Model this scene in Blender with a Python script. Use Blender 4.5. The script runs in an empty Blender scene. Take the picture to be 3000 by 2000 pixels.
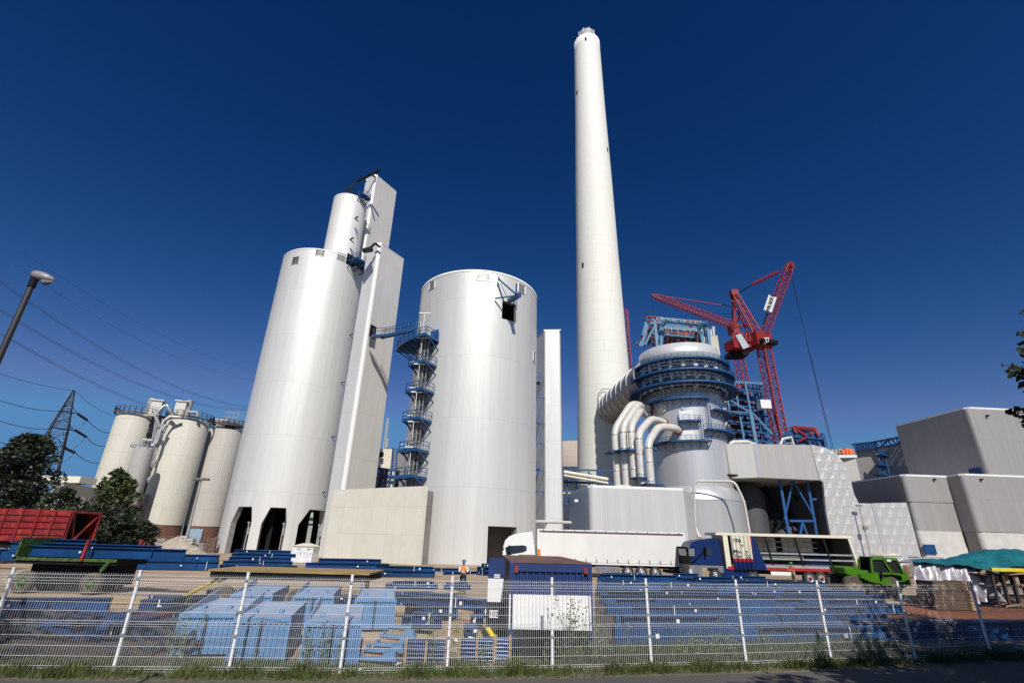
import bpy, math, random
from mathutils import Vector, Matrix
random.seed(7)
S = bpy.context.scene
COL = S.collection
sin, cos, pi = math.sin, math.cos, math.pi
V = Vector

# ---------------------------------------------------------------- camera
H = 3.0
F = 1418.0
_p = math.radians(22.2); _r = math.radians(1.5)
FWD = V((0, cos(_p), sin(_p))); _u0 = V((0, -sin(_p), cos(_p))); _r0 = V((1, 0, 0))
RT = cos(_r)*_r0 + sin(_r)*_u0; UP = cos(_r)*_u0 - sin(_r)*_r0
CAM = V((0, 0, H))
cam = bpy.data.cameras.new('camera'); co = bpy.data.objects.new('camera', cam); COL.objects.link(co)
cam.sensor_width = 36; cam.lens = 36*F/3000.0; cam.clip_start = 0.1; cam.clip_end = 5000
co.matrix_world = Matrix(((RT.x, UP.x, -FWD.x, 0), (RT.y, UP.y, -FWD.y, 0), (RT.z, UP.z, -FWD.z, H), (0, 0, 0, 1)))
S.camera = co
# ---------------------------------------------------------------- light
SUN_EL, SUN_AZ = math.radians(42), math.radians(9)     # sun behind the viewer, a little to the right
w = bpy.data.worlds.new('World'); S.world = w; w.use_nodes = True
nt = w.node_tree; nt.nodes.clear()
sky = nt.nodes.new('ShaderNodeTexSky'); sky.sky_type = 'NISHITA'; sky.sun_disc = False
sky.sun_elevation = SUN_EL; sky.sun_rotation = pi-SUN_AZ
sky.altitude = 0; sky.air_density = 1.0; sky.dust_density = 0.5; sky.ozone_density = 5.0
gam = nt.nodes.new('ShaderNodeGamma'); gam.inputs[1].default_value = 1.2     # polarising filter: deeper, more saturated sky
bg = nt.nodes.new('ShaderNodeBackground'); bg.inputs[1].default_value = 0.05
out = nt.nodes.new('ShaderNodeOutputWorld')
hs = nt.nodes.new('ShaderNodeMixRGB'); hs.blend_type = 'MULTIPLY'; hs.inputs[0].default_value = 1.0; hs.inputs[2].default_value = (0.54, 0.66, 1.0, 1)
nt.links.new(sky.outputs[0], gam.inputs[0]); nt.links.new(gam.outputs[0], hs.inputs[1]); _s = nt.nodes.new('ShaderNodeSeparateColor'); _c = nt.nodes.new('ShaderNodeCombineColor'); nt.links.new(hs.outputs[0], _s.inputs[0]); nt.links.new(_c.outputs[0], bg.inputs[0])
for _i, (_e, _k, _m) in enumerate(((2.4, 1.30, 1.9), (1.38, 0.852, 5.0), (1.15, 0.768, 10.0))):      # film response of the polarised sky, per channel
    _a = nt.nodes.new('ShaderNodeMath'); _a.operation = 'POWER'; _a.inputs[1].default_value = _e; _b = nt.nodes.new('ShaderNodeMath'); _b.operation = 'MULTIPLY'; _b.inputs[1].default_value = _k
    _d = nt.nodes.new('ShaderNodeMath'); _d.operation = 'MINIMUM'; _d.inputs[1].default_value = _m
    nt.links.new(_s.outputs[_i], _a.inputs[0]); nt.links.new(_a.outputs[0], _b.inputs[0]); nt.links.new(_b.outputs[0], _d.inputs[0]); nt.links.new(_d.outputs[0], _c.inputs[_i]); nt.links.new(bg.outputs[0], out.inputs[0])
sl = bpy.data.lights.new('sun', 'SUN'); sl.energy = 4.9; sl.angle = math.radians(0.5); sl.color = (1, 0.955, 0.88)
so = bpy.data.objects.new('sun', sl); COL.objects.link(so)
sd = V((sin(SUN_AZ)*cos(SUN_EL), -cos(SUN_AZ)*cos(SUN_EL), sin(SUN_EL)))
so.rotation_euler = sd.to_track_quat('Z', 'Y').to_euler()
S.view_settings.view_transform = 'Standard'; S.view_settings.look = 'None'
S.view_settings.exposure = 0.0; S.view_settings.gamma = 1.0
S.cycles.max_bounces = 5; S.cycles.transparent_max_bounces = 6

# ---------------------------------------------------------------- coordinates
def ray(px, py): return (px-1500)*RT - (py-1000)*UP + F*FWD
def at(px, py, Y): d = ray(px, py); return CAM + d*(Y/d.y)
def D(px, py, R): d = ray(px, py); return CAM + d*(R/math.hypot(d.x, d.y))      # at horizontal distance R
def G(px, py, z=0): d = ray(px, py); return CAM + d*((z-H)/d.z)
def az(px, py): d = ray(px, py); return math.atan2(d.x, d.y)
def hit(px, py, c, R):                                # where a sight line meets an upright cylinder: angle, height
    d = ray(px, py); a = d.x*d.x+d.y*d.y; b = -2*(d.x*c[0]+d.y*c[1]); k = c[0]**2+c[1]**2-R*R
    q = b*b-4*a*k
    t = (-b-math.sqrt(max(q, 0)))/(2*a); P = CAM+d*t
    return math.atan2(P.y-c[1], P.x-c[0]), P.z
def online(A, u, px, py):                             # where a sight line's azimuth meets the plan line A + t u
    d = ray(px, py); det = u[0]*(-d.y)+d.x*u[1]
    t = (-A[0]*(-d.y)-d.x*A[1])/det
    return V((A[0]+u[0]*t, A[1]+u[1]*t, 0))

# ---------------------------------------------------------------- materials
MATS = {}
def mat(name, col, rough=0.6, metal=0.0, var=0.12, vs=1.5, bump=0.0, bs=8.0, var2=None, cell=None, stretch=None, spec=0.5, col2=None, mixs=0.35):
    if name in MATS: return MATS[name]
    m = bpy.data.materials.new(name); m.use_nodes = True; t = m.node_tree; n = t.nodes; L = t.links.new
    b = n['Principled BSDF']; b.inputs['Roughness'].default_value = rough; b.inputs['Metallic'].default_value = metal
    b.inputs['Specular IOR Level'].default_value = spec
    tc = n.new('ShaderNodeTexCoord'); mp = n.new('ShaderNodeMapping'); L(tc.outputs['Object'], mp.inputs[0])
    if stretch: mp.inputs['Scale'].default_value = stretch
    no = n.new('ShaderNodeTexNoise'); no.inputs['Scale'].default_value = vs; no.inputs['Detail'].default_value = 6
    L(mp.outputs[0], no.inputs[0])
    r = n.new('ShaderNodeValToRGB'); c = col
    c2 = col2 or tuple(x*(1+var*1.2) for x in c)
    r.color_ramp.elements[0].color = (*[x*(1-var*1.6) for x in c], 1); r.color_ramp.elements[0].position = mixs-0.08
    r.color_ramp.elements[1].color = (*c2, 1); r.color_ramp.elements[1].position = 0.68
    e = r.color_ramp.elements.new(0.5); e.color = (*c, 1)
    L(no.outputs[0], r.inputs[0]); L(r.outputs[0], b.inputs[0])
    if bump:
        nb = n.new('ShaderNodeTexNoise'); nb.inputs['Scale'].default_value = bs; nb.inputs['Detail'].default_value = 5
        L(mp.outputs[0], nb.inputs[0]); bp = n.new('ShaderNodeBump'); bp.inputs['Strength'].default_value = bump; bp.inputs['Distance'].default_value = 0.05
        L(nb.outputs[0], bp.inputs['Height']); L(bp.outputs[0], b.inputs['Normal'])
    MATS[name] = m; return m

def clad(name, col, rough=0.42, metal=0.35, pitch=0.3, rnd=None, ang=0.0, seam=6.0, depth=0.014, var=0.05, seamd=0.10, dirt=0.13):
    """profiled metal sheeting: ribs round an upright cylinder (rnd = radius) or along a flat wall at plan angle ang"""
    if name in MATS: return MATS[name]
    m = bpy.data.materials.new(name); m.use_nodes = True; t = m.node_tree; n = t.nodes; L = t.links.new
    b = n['Principled BSDF']; b.inputs['Roughness'].default_value = rough; b.inputs['Metallic'].default_value = metal
    tc = n.new('ShaderNodeTexCoord'); sp = n.new('ShaderNodeSeparateXYZ'); L(tc.outputs['Object'], sp.inputs[0])
    def M(op, a, c=None):
        q = n.new('ShaderNodeMath'); q.operation = op
        for i, x in enumerate((a, c)):
            if x is None: continue
            if isinstance(x, (int, float)): q.inputs[i].default_value = x
            else: L(x, q.inputs[i])
        return q.outputs[0]
    if rnd: u = M('MULTIPLY', M('ARCTAN2', sp.outputs[1], sp.outputs[0]), rnd)
    else: u = M('ADD', M('MULTIPLY', sp.outputs[0], cos(ang)), M('MULTIPLY', sp.outputs[1], sin(ang)))
    z = sp.outputs[2]
    wave = M('SINE', M('MULTIPLY', u, 2*pi/pitch))
    rib = M('MULTIPLY', M('ADD', wave, 1.0), 0.5)
    pan = M('FLOOR', M('DIVIDE', u, 1.05)); row = M('FLOOR', M('DIVIDE', z, seam))
    wn = n.new('ShaderNodeTexWhiteNoise'); wn.noise_dimensions = '2D'; cx = n.new('ShaderNodeCombineXYZ'); L(pan, cx.inputs[0]); L(row, cx.inputs[1]); L(cx.outputs[0], wn.inputs[0])
    fz = M('FRACT', M('DIVIDE', z, seam)); sm = M('LESS_THAN', fz, 0.10/seam)
    cy = n.new('ShaderNodeCombineXYZ'); L(M('MULTIPLY', u, 1.6), cy.inputs[0]); L(M('MULTIPLY', z, 0.05), cy.inputs[2])
    no = n.new('ShaderNodeTexNoise'); no.inputs['Scale'].default_value = 1.0; no.inputs['Detail'].default_value = 4; L(cy.outputs[0], no.inputs[0])
    no2 = n.new('ShaderNodeTexNoise'); no2.inputs['Scale'].default_value = 0.09; no2.inputs['Detail'].default_value = 3; L(tc.outputs['Object'], no2.inputs[0])
    f = M('ADD', 1.0-var/2-dirt/2, M('MULTIPLY', wn.outputs[0], var))
    f = M('ADD', f, M('MULTIPLY', M('SUBTRACT', no.outputs[0], 0.5), dirt*1.6)); f = M('ADD', f, M('MULTIPLY', M('SUBTRACT', no2.outputs[0], 0.5), dirt))
    f = M('SUBTRACT', f, M('MULTIPLY', sm, seamd)); f = M('SUBTRACT', f, M('MULTIPLY', M('LESS_THAN', rib, 0.25), 0.05))
    f = M('ADD', f, dirt/2)
    vm = n.new('ShaderNodeVectorMath'); vm.operation = 'SCALE'; vm.inputs[0].default_value = col; L(f, vm.inputs['Scale']); L(vm.outputs[0], b.inputs[0])
    bp = n.new('ShaderNodeBump'); bp.inputs['Strength'].default_value = 0.6; bp.inputs['Distance'].default_value = depth; L(rib, bp.inputs['Height']); L(bp.outputs[0], b.inputs['Normal'])
    MATS[name] = m; return m

def glassy(name, col, rough=0.05):
    m = mat(name, col, rough=rough, var=0.02); return m

BLUE = mat('blue_paint', (0.006, 0.045, 0.145), 0.5, var=0.22, vs=0.8, spec=0.25)
RAILB = mat('blue_steelwork', (0.012, 0.07, 0.20), 0.5, var=0.1)
LBLUE = mat('light_blue_paint', (0.11, 0.23, 0.42), 0.5, var=0.16, vs=0.7, spec=0.25)
SKYB = mat('pale_blue_steel', (0.08, 0.20, 0.34), 0.5, var=0.1)
RED = mat('crane_red', (0.24, 0.004, 0.010), 0.6, var=0.12)
WAGON = mat('weathered_red_paint', (0.21, 0.006, 0.010), 0.6, var=0.3, vs=1.6, bump=0.15, col2=(0.30, 0.035, 0.02), mixs=0.3)
REDD = mat('rusty_red_steel', (0.22, 0.03, 0.02), 0.7, var=0.25)
RUST = mat('rust_brown_panel', (0.36, 0.085, 0.035), 0.75, var=0.3, vs=0.8)
GREEN = mat('lime_green_paint', (0.055, 0.165, 0.007), 0.35, var=0.08)
GREENO = mat('worn_green_paint', (0.045, 0.085, 0.015), 0.6, var=0.5, vs=4)
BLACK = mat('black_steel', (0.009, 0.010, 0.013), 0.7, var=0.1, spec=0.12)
DARK = mat('opening_shade', (0.016, 0.016, 0.02), 0.9, var=0.1, spec=0.05)  # near-black colour stands in for shade inside openings
RUB = mat('tyre_rubber', (0.022, 0.02, 0.02), 0.8, var=0.2, bump=0.3, bs=20)
DUST = mat('dusty_tyre_rubber', (0.07, 0.055, 0.045), 0.9, var=0.25, bump=0.3, bs=12)
WHITE = mat('white_paint', (0.72, 0.72, 0.71), 0.4, var=0.03)
TARP = mat('white_tarpaulin', (0.66, 0.65, 0.62), 0.55, var=0.05, vs=0.5, bump=0.25, bs=0.9, stretch=(1, 1, 0.4))
CREAM = mat('cream_paint', (0.66, 0.62, 0.50), 0.5, var=0.06)
GALV = mat('galvanised_steel', (0.42, 0.42, 0.42), 0.45, 0.5, var=0.12)
FENCEW = mat('white_coated_wire', (0.74, 0.74, 0.76), 0.4, var=0.05)
PIPEW = mat('white_pipe_cladding', (0.58, 0.56, 0.52), 0.4, 0.1, var=0.07, vs=0.6)
ALU = mat('aluminium_cladding', (0.56, 0.56, 0.56), 0.38, 0.55, var=0.08, vs=0.4, stretch=(1, 1, 0.3))
CONC = mat('light_concrete', (0.48, 0.465, 0.44), 0.85, var=0.09, vs=0.5, bump=0.1)
CONCG = mat('grey_concrete', (0.26, 0.24, 0.23), 0.85, var=0.12, vs=0.4, bump=0.1)
WOOD = mat('timber', (0.33, 0.22, 0.12), 0.8, var=0.25, vs=4, stretch=(0.4, 3, 3))
WOODY = mat('yellow_timber', (0.28, 0.19, 0.08), 0.8, var=0.2, vs=3, stretch=(0.4, 3, 3))
GLASS = glassy('dark_glass', (0.02, 0.035, 0.05))
PALEG = glassy('pale_glass', (0.16, 0.19, 0.19))
LEAFD = mat('dark_leaves', (0.018, 0.027, 0.010), 0.6, var=0.5, vs=0.9)
LEAFG = mat('green_leaves', (0.045, 0.062, 0.016), 0.55, var=0.45, vs=1.2)
LEAFY = mat('weed_leaves', (0.07, 0.115, 0.02), 0.5, var=0.4, vs=6)
GRASSM = mat('grass_blades', (0.062, 0.082, 0.018), 0.6, var=0.4, vs=3)
BARK = mat('bark', (0.07, 0.055, 0.04), 0.9, var=0.25)
STEM = mat('weed_stem', (0.12, 0.13, 0.05), 0.7)
YEL = mat('yellow_paint', (0.65, 0.50, 0.02), 0.5, var=0.1)
ORANGE = mat('orange_fabric', (0.85, 0.20, 0.02), 0.7, var=0.08)
HIVIS = mat('yellow_fabric', (0.60, 0.75, 0.03), 0.7, var=0.08)
SKIN = mat('skin', (0.45, 0.25, 0.17), 0.6, var=0.05)
NAVY = mat('navy_cloth', (0.012, 0.02, 0.06), 0.8)
REDC = mat('red_cloth', (0.5, 0.02, 0.02), 0.8)
KHAKI = mat('khaki_cloth', (0.22, 0.17, 0.09), 0.8)
SHIRT = mat('white_cloth', (0.75, 0.74, 0.72), 0.8)
HELB = mat('blue_helmet_plastic', (0.02, 0.17, 0.45), 0.3)
HELW = mat('white_helmet_plastic', (0.75, 0.72, 0.6), 0.3)
HELG = mat('green_helmet_plastic', (0.02, 0.22, 0.06), 0.3)

# ---------------------------------------------------------------- mesh builder
class MB:
    def __init__(s): s.v = []; s.f = []; s.sm = []
    def add(s, vs, fs, smooth=False):
        o = len(s.v); s.v += [V(x) for x in vs]; s.f += [tuple(i+o for i in f) for f in fs]; s.sm += [smooth]*len(fs); return s
    def box(s, c, d, rz=0.0, M=None):
        x, y, z = d[0]/2, d[1]/2, d[2]/2
        vs = [V((a*x, b*y, e*z)) for a in (-1, 1) for b in (-1, 1) for e in (-1, 1)]
        R = M or Matrix.Rotation(rz, 3, 'Z')
        return s.add([R @ q + V(c) for q in vs], [(0, 1, 3, 2), (4, 6, 7, 5), (0, 4, 5, 1), (2, 3, 7, 6), (0, 2, 6, 4), (1, 5, 7, 3)])
    def bb(s, x0, x1, y0, y1, z0, z1): return s.box(((x0+x1)/2, (y0+y1)/2, (z0+z1)/2), (abs(x1-x0), abs(y1-y0), abs(z1-z0)))
    def beam(s, a, b, w, h=None, up=None):
        a, b = V(a), V(b); d = b-a; l = d.length
        if l < 1e-6: return s
        h = h or w; z = d/l; u = V(up) if up else (V((0, 0, 1)) if abs(z.z) < .95 else V((0, 1, 0)))
        x = u.cross(z).normalized(); y = z.cross(x)
        vs = []
        for p in (a, b):
            for sx, sy in ((-1, -1), (1, -1), (1, 1), (-1, 1)): vs.append(p+x*sx*w/2+y*sy*h/2)
        return s.add(vs, [(0, 3, 2, 1), (4, 5, 6, 7), (0, 1, 5, 4), (1, 2, 6, 5), (2, 3, 7, 6), (3, 0, 4, 7)])
    def tube(s, pts, r, seg=8, cap=True, smooth=True):
        pts = [V(p) for p in pts]; n = len(pts); rs = r if isinstance(r, (list, tuple)) else [r]*n
        t0 = (pts[1]-pts[0]).normalized(); ref = V((0, 0, 1)) if abs(t0.z) < .9 else V((1, 0, 0))
        x = t0.cross(ref).normalized(); vs = []
        for i, p in enumerate(pts):
            t = ((pts[min(i+1, n-1)]-pts[max(i-1, 0)])).normalized()
            x = (x - t*x.dot(t)).normalized(); y = t.cross(x)
            for k in range(seg):
                a = 2*pi*k/seg; vs.append(p+(x*cos(a)+y*sin(a))*rs[i])
        fs = [(i*seg+k, i*seg+(k+1) % seg, (i+1)*seg+(k+1) % seg, (i+1)*seg+k) for i in range(n-1) for k in range(seg)]
        s.add(vs, fs, smooth and seg > 5)
        if cap and seg > 2:
            s.add([vs[k] for k in range(seg)][::-1], [tuple(range(seg))]); s.add([vs[(n-1)*seg+k] for k in range(seg)], [tuple(range(seg))])
        return s
    def lathe(s, c, prof, seg=48, a0=0, a1=2*pi, smooth=True):
        full = abs(a1-a0-2*pi) < 1e-6; m = seg if full else seg+1
        vs = [(c[0]+r*cos(a0+(a1-a0)*k/seg), c[1]+r*sin(a0+(a1-a0)*k/seg), (c[2] if len(c) > 2 else 0)+z) for r, z in prof for k in range(m)]
        fs = [(i*m+k, i*m+(k+1) % m, (i+1)*m+(k+1) % m, (i+1)*m+k) for i in range(len(prof)-1) for k in range(seg)]
        return s.add(vs, fs, smooth)
    def prism(s, poly, z0, z1):                       # plan polygon, extruded upwards
        n = len(poly); vs = [(p[0], p[1], z0) for p in poly]+[(p[0], p[1], z1) for p in poly]
        return s.add(vs, [tuple(range(n))[::-1], tuple(range(n, 2*n))]+[(i, (i+1) % n, n+(i+1) % n, n+i) for i in range(n)])
    def slab(s, pts, off):                            # any polygon pushed along off
        pts = [V(p) for p in pts]; n = len(pts); off = V(off)
        return s.add(pts+[p+off for p in pts], [tuple(range(n))[::-1], tuple(range(n, 2*n))]+[(i, (i+1) % n, n+(i+1) % n, n+i) for i in range(n)])
    def ball(s, c, r, seg=12, rings=8, sc=(1, 1, 1), half=False):
        prof = []; lo = 0 if half else -pi/2
        vs = []; fs = []
        for i in range(rings+1):
            e = lo+(pi/2-lo)*i/rings
            for k in range(seg):
                a = 2*pi*k/seg; vs.append((c[0]+r*sc[0]*cos(e)*cos(a), c[1]+r*sc[1]*cos(e)*sin(a), c[2]+r*sc[2]*sin(e)))
        fs = [(i*seg+k, i*seg+(k+1) % seg, (i+1)*seg+(k+1) % seg, (i+1)*seg+k) for i in range(rings) for k in range(seg)]
        return s.add(vs, fs, True)
    def build(s, name, m, parent=None, world=False, **tags):
        off = parent.location.copy() if (world and parent) else V((0, 0, 0))
        me = bpy.data.meshes.new(name); me.from_pydata([tuple(v-off) for v in s.v], [], s.f); me.materials.append(m)
        me.polygons.foreach_set('use_smooth', s.sm); me.update()
        o = bpy.data.objects.new(name, me); COL.objects.link(o)
        if parent: o.parent = parent
        for k, x in tags.items(): o[k] = x
        return o
def E(name, loc, label, cat, group=None, rz=0.0):
    o = bpy.data.objects.new(name, None); COL.objects.link(o); o.location = loc; o.rotation_euler = (0, 0, rz); o.empty_display_size = 0.3
    o['label'] = label; o['category'] = cat
    if group: o['group'] = group
    return o
def tag(o, label, cat, group=None):
    o['label'] = label; o['category'] = cat
    if group: o['group'] = group
    return o
def copy_tree(o, loc, rz=0.0, label=None, group=None):
    def rec(q, par):
        c = q.copy(); COL.objects.link(c); c.parent = par
        for ch in q.children: rec(ch, c)
        return c
    c = rec(o, None); c.location = loc; c.rotation_euler = (0, 0, rz)
    if label: c['label'] = label
    if group: c['group'] = group
    return c
def text(name, body, size, m, parent, M, ext=0.004):
    cu = bpy.data.curves.new(name, 'FONT'); cu.body = body; cu.size = size; cu.extrude = ext; cu.align_x = 'CENTER'; cu.align_y = 'CENTER'; cu.offset = size*0.012
    t = bpy.data.objects.new(name, cu); COL.objects.link(t)
    dg = bpy.context.evaluated_depsgraph_get(); me = bpy.data.meshes.new_from_object(t.evaluated_get(dg)); bpy.data.objects.remove(t)
    me.transform(M); me.materials.clear(); me.materials.append(m)
    o = bpy.data.objects.new(name, me); COL.objects.link(o); o.parent = parent; return o
def frameM(o, x, y):                                   # matrix whose x, y axes are given (text plane)
    x = V(x).normalized(); z = x.cross(V(y)).normalized(); y = z.cross(x)
    return Matrix(((x.x, y.x, z.x, o[0]), (x.y, y.y, z.y, o[1]), (x.z, y.z, z.z, o[2]), (0, 0, 0, 1)))
def lattice(mb, a, b, w0, w1=None, bays=10, ch=0.12, br=0.06, side=None, tri=False):
    """square lattice girder from a to b"""
    a, b = V(a), V(b); w1 = w1 or w0; z = (b-a).normalized(); s_ = V(side) if side else (V((1, 0, 0)) if abs(z.x) < .9 else V((0, 1, 0)))
    x = (s_ - z*s_.dot(z)).normalized(); y = z.cross(x); cs = [(-1, -1), (1, -1), (1, 1), (-1, 1)]
    P = []
    for i in range(bays+1):
        t = i/bays; c = a.lerp(b, t); ww = w0+(w1-w0)*t; P.append([c+x*sx*ww/2+y*sy*ww/2 for sx, sy in cs])
    for k in range(4):
        mb.beam(P[0][k], P[-1][k], ch)
        for i in range(bays):
            k2 = (k+1) % 4
            mb.beam(P[i][k], P[i+1][k2], br) if i % 2 == 0 else mb.beam(P[i][k2], P[i+1][k], br)
            mb.beam(P[i+1][k], P[i+1][k2], br)
def rounded(pts, r, n=5):
    pts = [V(p) for p in pts]; o = [pts[0]]
    for a, b, c in zip(pts, pts[1:], pts[2:]):
        k = min(r, (b-a).length*.45, (c-b).length*.45); p, q = b+(a-b).normalized()*k, b+(c-b).normalized()*k
        for i in range(n+1): t = i/n; o.append(p*(1-t)**2+b*2*t*(1-t)+q*t*t)
    return o+[pts[-1]]
def rail(mb, pts, h=1.1, sp=1.5, r=0.03):
    pts = [V(p) for p in pts]
    for z in (h, h*0.55): 
        for a, b in zip(pts, pts[1:]): mb.beam(a+V((0, 0, z)), b+V((0, 0, z)), r*2)
    for a, b in zip(pts, pts[1:]):
        n = max(1, int((b-a).length/sp+.5))
        for i in range(n+1):
            p = a.lerp(b, i/n); mb.beam(p, p+V((0, 0, h)), r*2)
# ================================================================ GROUND
gm = bpy.data.materials.new('gravel_yard'); gm.use_nodes = True
def ground_mat(m, c1, c2, sc, bump):
    t = m.node_tree; n = t.nodes; L = t.links.new; b = n['Principled BSDF']; b.inputs['Roughness'].default_value = 0.95
    tc = n.new('ShaderNodeTexCoord')
    a = n.new('ShaderNodeTexNoise'); a.inputs['Scale'].default_value = 0.15; a.inputs['Detail'].default_value = 8; L(tc.outputs['Object'], a.inputs[0])
    f = n.new('ShaderNodeTexNoise'); f.inputs['Scale'].default_value = sc; f.inputs['Detail'].default_value = 6; L(tc.outputs['Object'], f.inputs[0])
    ad = n.new('ShaderNodeMath'); ad.operation = 'ADD'; L(a.outputs[0], ad.inputs[0]); L(f.outputs[0], ad.inputs[1])
    r = n.new('ShaderNodeValToRGB'); r.color_ramp.elements[0].position = 0.38; r.color_ramp.elements[0].color = (*c1, 1); r.color_ramp.elements[1].position = 0.64; r.color_ramp.elements[1].color = (*c2, 1)
    h = n.new('ShaderNodeMath'); h.operation = 'MULTIPLY'; h.inputs[1].default_value = 0.5; L(ad.outputs[0], h.inputs[0]); L(h.outputs[0], r.inputs[0]); L(r.outputs[0], b.inputs[0])
    bp = n.new('ShaderNodeBump'); bp.inputs['Strength'].default_value = bump; bp.inputs['Distance'].default_value = 0.06; L(f.outputs[0], bp.inputs['Height']); L(bp.outputs[0], b.inputs['Normal'])
ground_mat(gm, (0.30, 0.215, 0.14), (0.50, 0.385, 0.265), 7, 0.7)
# wheel ruts: long bands of darker, compacted grit across the yard
_t = gm.node_tree; _b = _t.nodes['Principled BSDF']; _l = _b.inputs[0].links[0]; _src = _l.from_socket
_tc = _t.nodes.new('ShaderNodeTexCoord'); _mp = _t.nodes.new('ShaderNodeMapping'); _mp.inputs['Scale'].default_value = (.035, .75, 1); _mp.inputs['Rotation'].default_value = (0, 0, .06); _n = _t.nodes.new('ShaderNodeTexNoise'); _n.inputs['Scale'].default_value = 1.0; _n.inputs['Detail'].default_value = 3
_t.links.new(_tc.outputs['Object'], _mp.inputs[0]); _t.links.new(_mp.outputs[0], _n.inputs[0]); _r = _t.nodes.new('ShaderNodeValToRGB'); _r.color_ramp.elements[0].position = .42; _r.color_ramp.elements[0].color = (.52, .5, .48, 1); _r.color_ramp.elements[1].position = .56; _r.color_ramp.elements[1].color = (1, 1, 1, 1)
_m = _t.nodes.new('ShaderNodeMixRGB'); _m.blend_type = 'MULTIPLY'; _m.inputs[0].default_value = .8; _t.links.new(_n.outputs[0], _r.inputs[0]); _t.links.new(_src, _m.inputs[1]); _t.links.new(_r.outputs[0], _m.inputs[2]); _t.links.new(_m.outputs[0], _b.inputs[0])
am = bpy.data.materials.new('asphalt'); am.use_nodes = True; ground_mat(am, (0.055, 0.05, 0.05), (0.13, 0.115, 0.11), 45, 0.4)
vm_ = bpy.data.materials.new('verge_soil'); vm_.use_nodes = True; ground_mat(vm_, (0.05, 0.045, 0.02), (0.22, 0.19, 0.12), 9, 0.9)
rm = bpy.data.materials.new('red_brown_soil'); rm.use_nodes = True; ground_mat(rm, (0.08, 0.028, 0.012), (0.26, 0.085, 0.03), 5, 1.0)
g = MB().add([(-2500, -200, 0), (2500, -200, 0), (2500, 3500, 0), (-2500, 3500, 0)], [(0, 1, 2, 3)]).build('ground', gm); g['kind'] = 'structure'
POSTS = [G(-75, 1966), G(325, 1970), G(665, 1972), G(993, 1975), G(1308, 1971), G(1619, 1965), G(1911, 1958), G(2190, 1952), G(2440, 1943), G(2687, 1934), G(2910, 1922)]
POSTS = [V((p.x, p.y, 0)) for p in POSTS]
e0 = POSTS[0]+(POSTS[0]-POSTS[1]); e1 = POSTS[-1]+(POSTS[-1]-POSTS[-2]); POSTS = [e0+(POSTS[0]-POSTS[1])]+[e0]+POSTS+[e1, e1+(POSTS[-1]-POSTS[-2])]
def strip(off0, off1, z, wob=0.0, n=160, x0=-60, x1=60):
    def line(x):
        if x <= POSTS[0].x: a, b = POSTS[0], POSTS[1]
        elif x >= POSTS[-1].x: a, b = POSTS[-2], POSTS[-1]
        else:
            for a, b in zip(POSTS, POSTS[1:]):
                if a.x <= x <= b.x: break
        return a.y+(b.y-a.y)*(x-a.x)/(b.x-a.x)
    vs = []
    for i in range(n+1):
        x = x0+(x1-x0)*i/n; y = line(x)
        vs.append((x, y+off0+wob*sin(x*1.7)*.5+wob*sin(x*4.1+1)*.5, z)); vs.append((x, y+off1+wob*sin(x*2.3+2)*.6, z))
    return MB().add(vs, [(2*i, 2*i+2, 2*i+3, 2*i+1) for i in range(n)]), line
vb, FLINE = strip(-0.75, 1.6, 0.004, 0.06); o = vb.build('verge', vm_); o['kind'] = 'structure'
rb, _ = strip(-30, -0.72, 0.008, 0.03); o = rb.build('road', am); o['kind'] = 'structure'
pts = [G(2560, 1790), G(2700, 1755), G(3100, 1748), G(3400, 1850), G(3100, 1850), G(2650, 1850)]
for nm_, pl_ in (('painted_shade_left', [G(-300, 1800), G(330, 1790), G(520, 1830), G(560, 1935), G(-300, 1950)]), ('painted_shade_rows', [G(1742, 1722), G(2560, 1730), G(2640, 1800), G(2640, 1905), G(1745, 1925)])):  # ground painted darker, standing in for the shade of stacked steel
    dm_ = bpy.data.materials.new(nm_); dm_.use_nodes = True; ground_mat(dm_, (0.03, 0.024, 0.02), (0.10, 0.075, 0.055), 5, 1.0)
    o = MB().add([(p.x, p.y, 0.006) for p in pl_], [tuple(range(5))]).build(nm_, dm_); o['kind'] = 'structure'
o = MB().add([(p.x, p.y, 0.012) for p in pts], [tuple(range(6))]).build('soil_patch', rm); o['kind'] = 'structure'

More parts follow.
